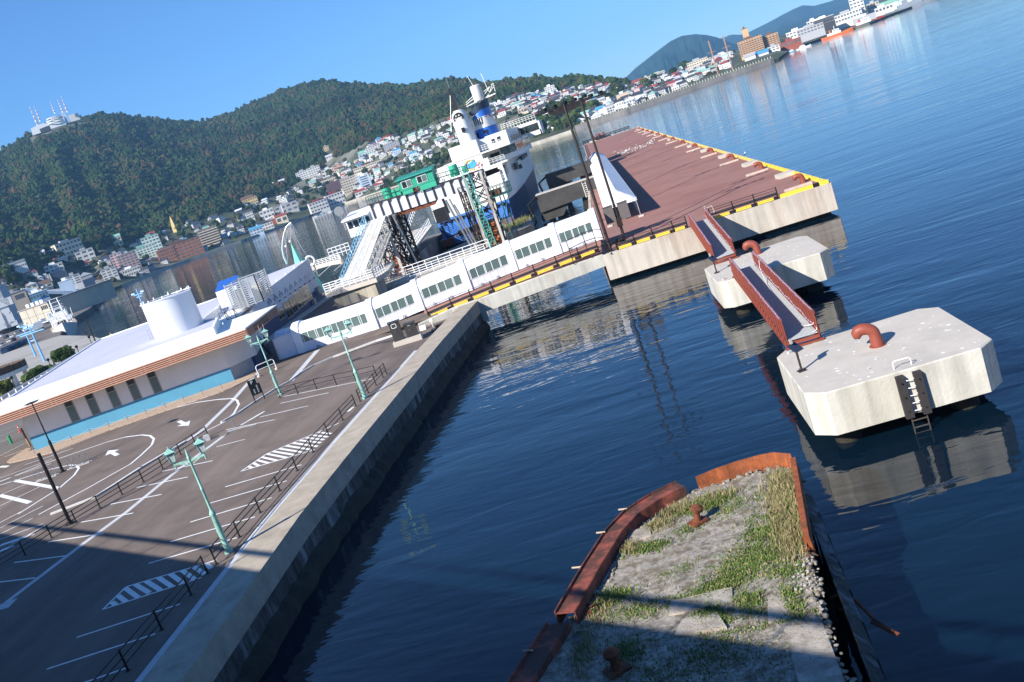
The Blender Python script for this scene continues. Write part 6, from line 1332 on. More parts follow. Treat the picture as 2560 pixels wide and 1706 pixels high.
t=thing('covered_stair','long white slatted boarding stair climbing to a small white hut','stair',(-37,128,5))
SA,SB=Vector((-39.2,128,5.5)),Vector((-36.9,143,11.2));su=Vector((3.1,.4,0));d=SB-SA
m=MB();ns=64
for k in range(ns):
 q=SA+d*((k+.5)/ns);m.bar(q,q+su*lerp(1.02,.86,k/ns),.07,.07)
for s_ in(0,.33,.66,1):m.bar(SA+su*s_,SB+su*s_*.86,.1)
m.build('slat_roof',M_WHITE_DIRTY,t)
m=MB()
for s_ in(0,1):
 for k in range(10):q=(SA+d*(k/9))+su*s_*.95;m.bar(q,q-up*2.4,.09)
 m.tube([SA+su*s_-up*1.2,SB+su*s_*.86-up*1.2],.05,5)
m.build('post',M_WHITE_DIRTY,t)
m=MB();a=SA-Vector((.25,0,0));railrun(m,a-up*2.2,SB-Vector((.3,0,1.5)),2.6,16,.08,(1,.8,.6,.4));m.build('blue_rail',mat('pale_blue_paint',(.25,.55,.75),.5),t)
m=MB();m.hexa([SA-up*2.6,SA+su-up*2.6,SB+su*.9-up*2.6,SB-up*2.6],[SA-up*2.4,SA+su-up*2.4,SB+su*.9-up*2.4,SB-up*2.4]);m.build('deck',M_CONC,t)
m=MB();m.box(-39.8,-33.0,143.2,148,8.9,12.4);hh=m.build('hut',M_WHITE,t)if 0 else None
m=MB();hq=[onY(*Z(ZS,a,b),146)for a,b in((450,520),(820,430))];hx0,hx1=hq[0].x,hq[1].x+.6
m.box(hx0,hx1,146,151,9.6,12.35);m.build('hut',M_WHITE,t)
m=MB();m.hexa([(hx0-.3,144.8,12.2),(hx1+.3,144.8,12.2),(hx1+.2,151.5,12.9),(hx0-.3,151.5,12.9)],[(hx0-.3,144.8,12.35),(hx1+.3,144.8,12.35),(hx1+.2,151.5,13.1),(hx0-.3,151.5,13.1)]);m.build('hut_roof',M_WHITE,t)
for k in range(4):m=MB();w_=(hx1-hx0)/4;m.box(hx0+.2+k*w_,hx0+(k+1)*w_-.05,145.93,146.05,10.9,11.9);m.build('hut_window',M_GLASS,t)
m=MB();c=Vector((hx0-.6,147,13.5));m.tube([c,c-up*2.6],.09,6);m.tube([c+Vector((0,-.1,.4)),c+Vector((0,.1,.42))],[.75,.7],18);m.build('dish_aerial',M_STEEL,t)
t=thing('stair_base','tall stained concrete block carrying the boarding stair','concrete base',(-36,123,0))
m=MB();m.prism([(-40.2,134),(-39.8,123.5),(-33.5,122),(-33.2,126),(-36,136)],QZ-.3,4.4);m.build('block',mat('stained_block',(.40,.36,.29),.9,0,.15,.5,.3,6,col2=(.16,.14,.12),streak=.4,mixlo=.5,mixhi=.66),t)
m=MB();m.prism([(-40.8,135),(-40.4,122.8),(-33.0,121.6),(-32.4,126.4),(-34,138)],4.4,4.95);m.build('slab',M_CONC_W,t)
m=MB();railrun(m,(-40.3,122.9,4.95),(-33.2,121.8,4.95),1.2,8,.07,(1,.75,.5,.25));railrun(m,(-33.2,121.8,4.95),(-32.7,126.2,4.95),1.2,5,.07,(1,.75,.5,.25));m.build('rail',M_WHITE,t)
t=thing('berth_walkway','narrow concrete walkway with white pipe rails behind the covered walkway','walkway',(-28,132,QZ))
wa,wb=on(*Z(ZQ,730,1070),QZ),on(*Z(Z9,1200,890),QZ)
WA,WB=Vector((wa.x,133,2.75)),Vector((wb.x,134,2.75));m=MB();m.hexa([WA+Vector((0,-5,-.5)),WB+Vector((0,-5,-.5)),WB+Vector((0,.4,-.5)),WA+Vector((0,.4,-.5))],[WA+Vector((0,-5,-.1)),WB+Vector((0,-5,-.1)),WB+Vector((0,.4,-.1)),WA+Vector((0,.4,-.1))]);m.build('deck',M_CONC_W,t)
m=MB();railrun(m,WA,WB,1.3,9,.08,(1,.62));railrun(m,WA+Vector((0,-5,0)),WB+Vector((0,-5,0)),1.3,9,.08,(1,.76,.52,.28));m.build('rail',M_WHITE,t)
m=MB();
t=thing('ramp_bridge','grey inner ramp bridge with white railings leading to the ferry','ramp',(-40,170,2))
m=MB();m.prism([(-41.5,150),(-36.5,146),(-37.4,200),(-43,203)],-2,2.3);m.build('wall',mat('ribbed_dark_concrete',(.15,.145,.14),.9,0,.2,.6,.3,6,col2=(.30,.30,.31),streak=.5,mixlo=.5,mixhi=.62),t)
m=MB();m.hexa([(-42,150,2.3),(-36.2,148,2.3),(-37.2,190,4.6),(-43,192,4.6)],[(-42,150,2.7),(-36.2,148,2.7),(-37.2,190,5),(-43,192,5)]);m.build('deck',M_CONC,t)
m=MB();railrun(m,(-36.3,149,2.7),(-37.2,188,5),1.5,22,.1,(1,.66,.33));railrun(m,(-41.9,151,2.7),(-43,191,5),1.5,22,.1,(1,.66,.33));railrun(m,(-39,176,6),(-38.6,188,9),1.2,8,.09,(1,.5));m.build('rail',M_WHITE,t)
for Y,x0,x1,zt_,zb_,l,rg in((172,-14.9,-4.3,5.0,1.9,'dark mooring dolphin frame with grey walkway beside the marquee',2),(205,-14.6,-4.8,6.1,3.4,'dark mooring dolphin frame farther off beside the ferry hull',1)):
 t=thing('berth_dolphin',l,'mooring dolphin',(x0,Y,0),'dark mooring frames beside the ferry')
 m=MB();m.hexa([(x0,Y,zb_),(x1,Y,zb_+.4),(x1,Y+3,zb_+.4),(x0,Y+3,zb_)],[(x0,Y,zt_),(x1,Y,zt_-.1),(x1,Y+3,zt_-.1),(x0,Y+3,zt_)],0);m.hexa([(x0-.4,Y+.5,zb_-1.6),(x0+3.6,Y+.5,zb_-1.6),(x0+3.6,Y+2.6,zb_-1.6),(x0-.4,Y+2.6,zb_-1.6)],[(x0,Y+.5,zb_),(x0+5,Y+.5,zb_),(x0+5,Y+2.6,zb_),(x0,Y+2.6,zb_)])
 m.build('girder',mat('tarred_concrete',(.05,.048,.046),.85,0,.3,.5,.3,5),t)
 m=MB();m.hexa([(x0,Y-.05,zt_-.02),(x1,Y-.05,zt_-.12),(x1,Y+3.05,zt_-.12),(x0,Y+3.05,zt_-.02)],[(x0,Y-.05,zt_+.12),(x1,Y-.05,zt_+.02),(x1,Y+3.05,zt_+.02),(x0,Y+3.05,zt_+.12)]);m.build('walkway',M_CONC if Y<200 else MATS['tarred_concrete'],t)
 for x in(x0+1.5,x0+3,x1-3.2,x1-1.4):m=MB();m.bar((x,Y+1.4,-2),(x+(.7 if x>x0+4 else 0),Y+1.4,zb_+.2),1.1,1.1);m.build('pile',M_WEED,t)
 if rg==2:
  m=MB()
  for k in range(7):m.bar((-6.6,Y-.12,2.2+k*.36),(-6.0,Y-.12,2.2+k*.36),.07)
  m.bar((-6.6,Y-.12,2),(-6.6,Y-.12,4.7),.08);m.bar((-6.0,Y-.12,2),(-6.0,Y-.12,4.7),.08);m.build('ladder',M_WHITE_DIRTY,t)
 m=MB();m.tube([(x0,Y,zt_-.3),(x0-1.6,Y-1,zt_-1),(x0-1.2,Y-1,zb_-1.2),(x0-2.2,Y-1,zb_-2)],.22,6);m.build('fender_chain',M_BLACK,t)
def hit(px,py,dmax=3600):
 d=ray(px,py);h=math.hypot(d[0],d[1]);tn=d[2]/h;ph=math.degrees(math.atan2(d[0],d[1]));s=shore(ph);prev=None
 r=s
 while r<dmax:
  if EYE.z+tn*r<=zt(ph,r,True):break
  r+=6
 a=math.radians(ph);return Vector((r*math.sin(a),r*math.cos(a),zt(ph,r,True))),r,ph
def blob_mesh(name,seed,sub,mats_,amp=.35,sq=(1,1,.85)):
 b=bmesh.new();bmesh.ops.create_icosphere(b,subdivisions=sub,radius=1)
 for v in b.verts:
  n=v.co.normalized();k=1+amp*(mnoise.noise(n*1.7+Vector((seed*7.1,0,0)))+.7*mnoise.noise(n*4.1+Vector((0,seed*3.3,0)))+.4*mnoise.noise(n*9+Vector((0,0,seed))))
  v.co=Vector((n.x*k*sq[0],n.y*k*sq[1],n.z*k*sq[2]))
 me=bpy.data.meshes.new(name);b.to_mesh(me);b.free();me.materials.append(mats_);return me
def leaf_mat(name,c1,c2,c3):
 m=bpy.data.materials.new(name);MATS[name]=m;m.use_nodes=True;nt=m.node_tree;N=nt.nodes;L=nt.links;b=N['Principled BSDF'];b.inputs['Roughness'].default_value=.9;b.inputs['Specular IOR Level'].default_value=.12
 oi=N.new('ShaderNodeObjectInfo');cr=N.new('ShaderNodeValToRGB');e=cr.color_ramp.elements;e[0].position=0;e[0].color=(*c1,1);e[1].position=.55;e[1].color=(*c2,1);q=e.new(.93);q.color=(*c3,1);cr.color_ramp.elements.new(.8).color=(*c2,1)
 L.new(oi.outputs['Random'],cr.inputs[0])
 gq=N.new('ShaderNodeNewGeometry');nq=N.new('ShaderNodeTexNoise');nq.inputs['Scale'].default_value=.006;nq.inputs['Detail'].default_value=7;nq.inputs['Roughness'].default_value=.65;L.new(gq.outputs['Position'],nq.inputs['Vector']);rq=N.new('ShaderNodeMapRange');rq.inputs[1].default_value=.36;rq.inputs[2].default_value=.66;rq.inputs[3].default_value=.55;rq.inputs[4].default_value=1.55;L.new(nq.outputs[0],rq.inputs[0])
 g=N.new('ShaderNodeNewGeometry');nz=N.new('ShaderNodeTexNoise');nz.inputs['Scale'].default_value=.35;nz.inputs['Detail'].default_value=6;nz.inputs['Roughness'].default_value=.75;L.new(g.outputs['Position'],nz.inputs['Vector'])
 rm=N.new('ShaderNodeMapRange');rm.inputs[1].default_value=.3;rm.inputs[2].default_value=.7;rm.inputs[3].default_value=.55;rm.inputs[4].default_value=1.4;L.new(nz.outputs[0],rm.inputs[0])
 x=N.new('ShaderNodeMix');x.data_type='RGBA';x.blend_type='MULTIPLY';x.inputs[0].default_value=1;L.new(cr.outputs[0],x.inputs[6]);L.new(rm.outputs[0],x.inputs[7])
 n2=N.new('ShaderNodeTexNoise');n2 .inputs['Scale'].default_value=.012;n2 .inputs['Detail'].default_value=5;L.new(g.outputs['Position'],n2 .inputs['Vector']);r2=N.new('ShaderNodeMapRange');r2 .inputs[1].default_value=.52;r2 .inputs[2].default_value=.72;r2 .inputs[4].default_value=.75;L.new(n2 .outputs[0],r2 .inputs[0])
 xx=N.new('ShaderNodeMix');xx.data_type='RGBA';xx.blend_type='MULTIPLY';xx.inputs[0].default_value=1;L.new(x.outputs[2],xx.inputs[6]);L.new(rq.outputs[0],xx.inputs[7]);y=N.new('ShaderNodeMix');y.data_type='RGBA';y.inputs[7].default_value=(*c3,1);L.new(xx.outputs[2],y.inputs[6]);L.new(r2 .outputs[0],y.inputs[0]);L.new(y.outputs[2],b.inputs['Base Color']);return m
M_FOR=leaf_mat('mixed_forest_leaves',(.013,.031,.008),(.033,.054,.013),(.075,.048,.022))
FCOL=bpy.data.collections.new('crown_shapes')
for k in range(6):
 sq=(1,1,.9)if k<4 else(.62,.62,1.5)
 o=bpy.data.objects.new('crown_shape',blob_mesh('crown_shape',k+1,3,M_FOR,.42 if k<4 else.3,sq));FCOL.objects.link(o)
rf=random.Random(17);fpts,fsc=[],[]
ph=-40.0
while ph<PH_END+1.2:
 f,r_=d_f(ph),d_r(ph);d=f-30
 while d<r_+60:
  if fade(ph)>.25 or rf.random()<fade(ph):
   p2=ph+rf.uniform(-.16,.16);dd=d+rf.uniform(-4,4);a=math.radians(p2);z=zt(p2,dd);sc=rf.uniform(2.9,5.6)*(1.0 if rf.random()<.85 else 1.6)*(1+.35*mnoise.noise(Vector((p2*1.5,dd*.008,3))))
   fpts.append((dd*math.sin(a),dd*math.cos(a),z+sc*.35));fsc.append(sc)
  d+=rf.uniform(5,9)
 ph+=.18
def clear_of(px,py,dd=70,w=1.2):
 global fpts,fsc
 p,d,ph=hit(px,py);k=[i for i,q in enumerate(fpts)if not(abs(math.degrees(math.atan2(q[0],q[1]))-ph)<w and d-dd<math.hypot(q[0],q[1])<d+50)]
 fpts=[fpts[i]for i in k];fsc=[fsc[i]for i in k]
clear_of(*Z(Z1,565,430),110,1.2);clear_of(*Z(Z1,400,495),110,.8)
for a_,b_,w_ in((733,130,.3),(770,190,.4)):clear_of(*Z(ZK,a_,b_),60,w_)
me=bpy.data.meshes.new('forest');me.from_pydata(fpts,[],[]);at_=me.attributes.new('sc','FLOAT','POINT');at_.data.foreach_set('value',fsc)
forest=bpy.data.objects.new('forest',me);COL.objects.link(forest);tag(forest,'dense mixed woodland covering the mountainside above the town','forest',None,'stuff')
def scatter(ob,coll):
 ng=bpy.data.node_groups.new('scatter','GeometryNodeTree');ng.interface.new_socket('Geometry',in_out='INPUT',socket_type='NodeSocketGeometry');ng.interface.new_socket('Geometry',in_out='OUTPUT',socket_type='NodeSocketGeometry')
 N=ng.nodes;L=ng.links;gi=N.new('NodeGroupInput');go=N.new('NodeGroupOutput');ip=N.new('GeometryNodeInstanceOnPoints');ci=N.new('GeometryNodeCollectionInfo');ci.inputs['Collection'].default_value=coll;ci.inputs['Separate Children'].default_value=True;ci.inputs['Reset Children'].default_value=True
 na=N.new('GeometryNodeInputNamedAttribute');na.data_type='FLOAT';na.inputs['Name'].default_value='sc';rv=N.new('FunctionNodeRandomValue');rv.data_type='FLOAT_VECTOR';rv.inputs[0].default_value=(-.2,-.2,0);rv.inputs[1].default_value=(.2,.2,6.28)
 mp=N.new('GeometryNodeMeshToPoints');L.new(gi.outputs[0],mp.inputs['Mesh'])
 L.new(mp.outputs[0],ip.inputs['Points']);L.new(ci.outputs[0],ip.inputs['Instance']);ip.inputs['Pick Instance'].default_value=True;L.new(rv.outputs[0],ip.inputs['Rotation']);L.new(na.outputs[0],ip.inputs['Scale']);L.new(ip.outputs[0],go.inputs[0])
 md=ob.modifiers.new('scatter','NODES');md.node_group=ng
scatter(forest,FCOL)
M_LEAF1=leaf_mat('town_tree_leaves',(.022,.045,.014),(.048,.078,.020),(.09,.10,.025));M_BARK=mat('bark',(.09,.07,.05),.9)
def make_tree(seed,R_,H_,name='tree'):
 t=thing(name,'','tree',(0,0,0));r=random.Random(seed);m=MB();m.tube([(0,0,-1),(0,0,H_*.3),(.1,0,H_*.6)],[R_*.12,R_*.08,R_*.04],7)
 for k in range(5):a=k*1.3;m.tube([(0,0,H_*.3),(math.cos(a)*R_*.5,math.sin(a)*R_*.5,H_*.62)],[R_*.06,R_*.02],5)
 m.build('trunk',M_BARK,t);b=MB();vs,fs=[],[]
 for k in range(11):
  a=r.uniform(0,6.28);q=Vector((math.cos(a)*R_*r.uniform(0,.62),math.sin(a)*R_*r.uniform(0,.62),H_*r.uniform(.42,.82)));s=R_*r.uniform(.3,.5)
  src=bpy.data.meshes.get('crown_lump')or blob_mesh('crown_lump',3,2,M_LEAF1,.4);k0=len(vs);o=r.uniform(0,6.28)
  for v in src.vertices:vs.append((q.x+s*(v.co.x*math.cos(o)-v.co.y*math.sin(o)),q.y+s*(v.co.x*math.sin(o)+v.co.y*math.cos(o)),q.z+s*v.co.z))
  for p in src.polygons:fs.append(tuple(k0+i for i in p.vertices))
 for k in range(900):
  a,e=r.uniform(0,6.28),r.uniform(-.6,1.5);rr_=R_*r.uniform(.72,1.05);q=Vector((math.cos(a)*math.cos(e)*rr_*.95,math.sin(a)*math.cos(e)*rr_*.95,H_*.62+math.sin(e)*H_*.38));s=R_*r.uniform(.05,.1)
  u=Vector((r.uniform(-1,1),r.uniform(-1,1),r.uniform(-1,1))).normalized()*s;w=u.orthogonal().normalized()*s*.8;k0=len(vs);vs+=[tuple(q-u),tuple(q+w),tuple(q+u),tuple(q-w)];fs.append((k0,k0+1,k0+2,k0+3))
 b.add(vs,fs);b.build('crown',M_LEAF1,t,False,False);return t
TREES=[make_tree(3,4.2,8.5),make_tree(5,5.0,8.0),make_tree(9,3.4,9.5)];tn_=[0]
def put_tree(p,s,label,group,k=None,rz=0):
 k=(tn_[0]%3)if k is None else k;tn_[0]+=1;o=TREES[k]
 if o.get('used'):o=dup(o,p,rz,label,s)
 else:o.location=p;o['used']=1;o.rotation_euler=(0,0,rz);o.scale=(s,)*3
 o['label']=label;o['group']=group
 if 'used' in o and o not in TREES:del o['used']
 return o
M_ROOFS={'dark':mat('dark_roof_tiles',(.055,.055,.065),.7,0,.2,.3),'red':mat('red_tin_roof',(.27,.06,.05),.6,0,.12,.3),'teal':mat('teal_tin_roof',(.24,.42,.36),.6,0,.1,.3),'blue':mat('blue_tin_roof',(.08,.28,.46),.5,0,.1,.3),'grey':mat('grey_flat_roof',(.36,.36,.37),.8,0,.1,.2),'brown':mat('brown_roof',(.14,.08,.06),.7,0,.15,.3),'pale':mat('pale_tin_roof',(.55,.57,.62),.6,0,.08,.3),'white':M_WHITE,'green':mat('patina_green_roof',(.22,.42,.32),.6,0,.1,.3)}
WALLC={'white':(.62,.61,.58),'cream':(.66,.58,.44),'beige':(.50,.43,.34),'brick':(.34,.135,.07),'brown':(.30,.17,.11),'grey':(.40,.41,.42),'mint':(.56,.68,.60),'mauve':(.40,.28,.27),'maroon':(.12,.045,.05),'paleblue':(.46,.56,.68),'yellow':(.62,.46,.18),'salmon':(.60,.36,.25),'orange':(.58,.36,.20),'black':(.05,.05,.055),'tan':(.60,.47,.34),'redtimber':(.28,.08,.05),'pink':(.62,.44,.42),'blue':(.15,.36,.56)}
def wallm(c):return mat(c+'_render',WALLC[c],.8,0,.07,.12)
BP=bpy.data.meshes.new('p')
def building(px,py,wpx,hpx,depth,wc,rc,rows,cols,label,roof='flat',yaw=0.0,dist=None,name='building',balc=False,cat='building',group=None,side=True,glass=None):
 if dist is None:p,d,ph=hit(px,py)
 else:d=dist;v=ray(px,py);p=EYE+Vector(v)*(dist/math.hypot(v[0],v[1]));ph=math.degrees(math.atan2(v[0],v[1]))
 w,h=wpx*d/F_PX,hpx*d/F_PX;a=-math.radians(ph)+yaw
 t=thing(name,label,cat,tuple(p),group);ca,sa=math.cos(a),math.sin(a)
 P=lambda x,y,z:(p.x+ca*x-sa*y,p.y+sa*x+ca*y,p.z+z)
 def bx(m,x0,x1,y0,y1,z0_,z1_,mi=0):m.hexa([P(x0,y0,z0_),P(x1,y0,z0_),P(x1,y1,z0_),P(x0,y1,z0_)],[P(x0,y0,z1_),P(x1,y0,z1_),P(x1,y1,z1_),P(x0,y1,z1_)],mi)
 m=MB();bx(m,-w/2,w/2,0,depth,-8,h);m.build('wall',wallm(wc),t)
 m=MB()
 if roof=='flat':
  bx(m,-w/2-.3,w/2+.3,-.3,depth+.3,h,h+.5)
  bx(m,-w*.2,w*.12,depth*.3,depth*.7,h+.5,h+3.0)
 else:
  rh=min(w,depth)*.28 if roof=='gable' else min(w,depth)*.3;e=.5
  if w>=depth:
   ins_=depth/2 if roof=='hip' else 0
   m.add([P(-w/2-e,-e,h),P(w/2+e,-e,h),P(w/2+e,depth+e,h),P(-w/2-e,depth+e,h),P(-w/2-e+ins_,depth/2,h+rh),P(w/2+e-ins_,depth/2,h+rh)],[(0,1,5,4),(2,3,4,5),(1,2,5),(3,0,4),(3,2,1,0)])
  else:
   ins_=w/2 if roof=='hip' else 0
   m.add([P(-w/2-e,-e,h),P(w/2+e,-e,h),P(w/2+e,depth+e,h),P(-w/2-e,depth+e,h),P(0,-e+ins_,h+rh),P(0,depth+e-ins_,h+rh)],[(0,1,4),(1,2,5,4),(2,3,5),(3,0,4,5),(3,2,1,0)])
 m.build('roof',M_ROOFS[rc],t)
 if rows and cols:
  cw,rh_=w/cols,(h-.6)/rows;me0=None
  def win(x0,x1,z0_,z1_,y=-.06):
   m=MB();bx(m,x0,x1,y,.05,z0_,z1_);return m.build('window',glass or M_TGLASS,t)
  base=None
  for r in range(rows):
   for c in range(cols):
    zc=.3+(r+.32)*rh_;xc=-w/2+(c+.5)*cw
    if base is None:base=win(xc-cw*.33,xc+cw*.33,zc,zc+rh_*.46);bx0=(xc,zc)
    else:
     o=base.copy();COL.objects.link(o);o.parent=t;o.location=Vector((ca*(xc-bx0[0]),sa*(xc-bx0[0]),zc-bx0[1]))
  if side:
   m=MB();nc=max(1,int(depth/5))
   bs=None
   for r in range(rows):
    for c in range(nc):
     zc=.3+(r+.35)*rh_;yc=(c+.5)*depth/nc
     if bs is None:
      m=MB();bx(m,w/2-.05,w/2+.06,yc-1.0,yc+1.0,zc,zc+rh_*.4);bs=m.build('window',glass or M_TGLASS,t);b0=(yc,zc)
     else:o=bs.copy();COL.objects.link(o);o.parent=t;o.location=Vector((-sa*(yc-b0[0]),ca*(yc-b0[0]),zc-b0[1]))
 if balc:
  m=MB()
  for r in range(rows):zc=.3+r*rh_;bx(m,-w/2,w/2,-1.3,-.08,zc,zc+rh_*.36)
  m.build('balcony',wallm(balc),t)
 return t
def bz(zz_,a,b,*r,**k):return building(*Z(zz_,a,b),*r,**k)
bz(Z2,1700,320,98,40,26,'brick','brown',5,9,'large red brick building with window rows on the far waterfront',yaw=.05)
bz(Z2,1560,345,40,31,18,'brick','grey',4,6,'plain red brick wing with small windows left of the large brick building',yaw=.05)
bz(Z2,1960,195,46,42,18,'brown','teal',7,4,'brown apartment tower with cream balconies right of the brick building',balc='cream')
bz(Z2,1720,308,34,17,12,'white','dark',2,6,'small white waterfront house with dark hip roof before the brick building',roof='hip')
bz(Z2,1830,275,42,14,12,'paleblue','grey',2,6,'low glass fronted grey building beside the small white waterfront house')
bz(Z2,1350,330,60,30,16,'mint','teal',5,8,'pale mint hotel with green edged roof left of the brick building',balc=False)
bz(Z2,1430,265,40,40,16,'mint','teal',5,5,'taller mint hotel wing rising behind the pale mint hotel')
bz(Z2,1225,440,44,44,18,'mauve','grey',7,5,'mauve grey apartment tower with dark window bands near the far quay')
bz(Z2,1120,430,26,40,18,'pink','grey',6,3,'pinkish narrow tower wing beside the mauve apartment tower')
bz(Z2,1215,485,46,18,12,'white','white',2,8,'white two storey waterfront building below the mauve tower')
bz(Z2,1030,510,34,26,14,'white','grey',4,3,'white block with few windows at the corner of the far quay')
bz(Z2,690,330,58,44,20,'cream','grey',4,7,'big cream hillside block with flat roof at left',yaw=.3)
bz(Z2,815,360,40,30,18,'white','grey',3,3,'white grey block standing in front of the big cream block')
bz(Z2,120,430,62,17,14,'white','grey',2,14,'long white flat roofed school on the far left hillside')
bz(Z2,290,480,28,8,12,'white','red',1,3,'house with a broad red hip roof among trees at far left',roof='hip')
bz(Z2,410,435,18,9,9,'white','red',1,2,'small white house with red roof right of the broad red roof',roof='hip')
bz(Z2,500,370,17,6,9,'white','red',1,2,'little red roofed house high among the trees at left',roof='gable')
bz(Z2,530,480,40,26,14,'white','white',3,4,'white stepped building above the market pavilion')
bz(Z2,560,505,28,16,12,'mauve','grey',0,0,'dark blank walled block beside the white stepped building')
bz(Z2,380,310,22,10,10,'pink','pale',1,3,'pink roofed house at the forest edge on the left',roof='gable')
bz(Z2,460,290,20,8,10,'white','pale',1,4,'white house with pale roof at the forest edge on the left',roof='gable')
bz(Z2,320,640,24,20,12,'cream','white',2,2,'cream house with a stepped gable by the fish market',roof='gable')
bz(Z2,440,600,26,14,12,'cream','brown',1,2,'ochre house with brown roof near the market pavilion',roof='gable')
bz(Z2,1090,215,26,22,14,'cream','green',2,3,'cream house with pale green roof at the forest foot',roof='gable')
bz(Z2,1930,60,1,1,1,'cream','red',0,0,'x')if False else None
bz(ZK,690,655,46,26,14,'white','red',3,6,'long white shore hotel with red eaves, its left half',yaw=.15)
bz(ZK,830,605,44,30,14,'white','red',3,6,'long white shore hotel with red eaves, its taller right half',yaw=.15)
bz(ZK,815,495,36,30,16,'maroon','brown',6,5,'dark maroon apartment block above the white shore hotel')
bz(ZK,945,480,38,38,18,'beige','grey',6,6,'beige tower block right of the maroon block')
bz(ZK,1075,450,28,34,16,'paleblue','white',6,1,'pale blue grey slab tower right of the beige tower')
bz(ZK,1040,395,34,20,14,'white','white',3,6,'white apartment house above the pale blue slab tower')
bz(ZK,545,365,34,20,14,'white','grey',4,6,'white balconied flats at the wood edge, left block')
bz(ZK,640,335,30,22,14,'white','grey',4,5,'white balconied flats at the wood edge, right block')
bz(ZK,760,345,32,18,12,'white','pale',2,5,'white glass fronted house below the salmon block')
bz(ZK,840,300,27,18,14,'salmon','grey',3,2,'salmon coloured block on the upper town slope')
bz(ZK,720,415,62,11,12,'cream','brown',1,12,'long cream arcade building on the upper slope')
bz(ZK,1090,290,76,15,14,'cream','brown',2,14,'long cream yellow flats with brown roof on the slope')
bz(ZK,1290,125,40,20,16,'grey','grey',5,7,'grey stepped apartment block on the mid slope')
bz(ZK,1130,140,36,16,14,'white','grey',4,6,'pale apartment block left of the grey stepped block')
bz(ZK,1060,185,30,10,16,'paleblue','green',1,4,'hall with green gable roof left of the grey flats',roof='gable')
bz(ZK,150,830,32,14,12,'paleblue','blue',2,4,'pale blue boathouse with bright blue roof on the shore',roof='gable')
bz(ZK,245,790,28,17,12,'white','dark',2,4,'white shore house with dark canopy beside the blue roofed boathouse')
bz(ZK,365,735,28,18,12,'cream','red',1,2,'pinkish red roofed shed on the shore',roof='gable')
bz(ZK,285,745,26,12,10,'redtimber','grey',0,0,'dark red timber wall between the shore sheds')
bz(ZK,245,700,34,22,14,'white','white',2,4,'white factory block behind the shore sheds')
bz(ZK,405,650,56,22,18,'grey','grey',2,4,'grey waterfront hall beside the white chimney')
bz(ZK,60,720,40,20,12,'white','dark',3,7,'white shore building with dark roofs left of the factory',roof='gable')
bz(ZK,80,585,46,16,16,'yellow','brown',2,8,'old yellow hall with a broad brown roof on the slope',roof='hip')
bz(ZK,330,415,34,8,10,'white','pale',1,5,'white house with grey blue roof at the wood edge',roof='gable')
bz(ZK,1180,440,24,8,12,'white','red',1,4,'white house with bright red roof near the shore trees',roof='gable')
bz(ZK,1030,500,34,10,12,'white','red',1,4,'low red roofed shore house right of the beige tower',roof='gable')
bz(ZK,733,130,12,11,8,'yellow','grey',2,2,'small yellow house alone high in the woods')
bz(ZK,770,190,26,7,9,'white','pale',1,4,'small white house alone in the woods',roof='gable')
bz(ZL,605,268,25,22,16,'white','white',5,4,'white tower block with roof box on the right hillside')
bz(ZL,660,270,18,9,14,'white','white',2,3,'low annex right of the white tower block')
bz(ZL,450,292,14,12,10,'blue','teal',0,0,'teal domed hall on the right hillside',roof='hip')
bz(ZL,375,415,27,13,14,'tan','beige' if False else 'grey',1,4,'tan hall among the small roofs right of the funnel')
bz(ZL,545,340,150/3.36,12,14,'cream','grey',1,8,'long cream building behind the ferry funnel')if False else None
bz(ZK,640,1,1,1,1,'cream','grey',0,0,'x')if False else None
bz(ZL,1215,325,30,21,30,'tan','pale',0,0,'tan ribbed warehouse near the sea wall')
bz(ZL,1310,275,26,17,26,'pink','grey',0,0,'pinkish warehouse right of the tan one')
bz(ZL,965,325,15,12,10,'blue','blue',0,0,'bright blue cube building on the low town')
bz(ZL,990,375,30,9,14,'brown','brown',1,3,'brown roofed shed before the tan warehouse',roof='gable')
for a,b,w_,l in((680,540,42,'long white shed roof on the sea wall, nearest the wooded mound'),(840,500,30,'white shed roof on the sea wall right of the first'),(980,455,26,'white house with arched door on the sea wall'),(1080,418,36,'white striped long shed on the sea wall'),(1200,372,40,'second white striped long shed on the sea wall'),(1310,330,34,'third white striped long shed on the sea wall')):bz(ZL,a,b,w_,5.5,14,'white','white',0,0,l,roof='gable',name='shed',cat='shed',group='white sheds along the sea wall')
bz(ZR,290,480,60,11,20,'cream','green',2,10,'long cream school with green roof on the skyline at right',roof='gable');bz(ZR,370,465,36,18,18,'cream','green',3,8,'taller end block of the green roofed school')
bz(ZR,225,490,24,10,22,'paleblue','green',0,0,'green gabled gymnasium left of the school',roof='gable')
bz(ZR,650,455,50,22,16,'cream','grey',4,9,'cream apartment block behind the slipways');bz(ZR,250,575,30,14,14,'white','red',2,7,'white flats with a red roof in the low town',roof='gable');bz(ZR,315,555,18,18,14,'cream','grey',3,3,'cream block right of the red roofed flats')
bz(ZR,575,530,40,13,16,'white','white',1,8,'long white shipyard shed');bz(ZR,660,490,28,17,16,'paleblue','grey',0,0,'pale blue grey shipyard hall')
bz(ZR,780,400,70,11,14,'white','grey',2,10,'low white offices behind the sailing ship');bz(ZR,820,400,30,15,18,'paleblue','pale',0,0,'pale boathouse behind the sailing ship')
bz(ZR,1000,345,56,33,18,'orange','brown',7,9,'big orange brown seaside apartment building with balcony bands',balc='orange',dist=1300);bz(ZR,1130,305,36,28,18,'orange','brown',6,5,'lower right wing of the orange brown apartment building',balc='orange',dist=1310);bz(ZR,970,290,14,36,16,'orange','brown',0,0,'orange stair tower of the seaside apartment building',dist=1325)
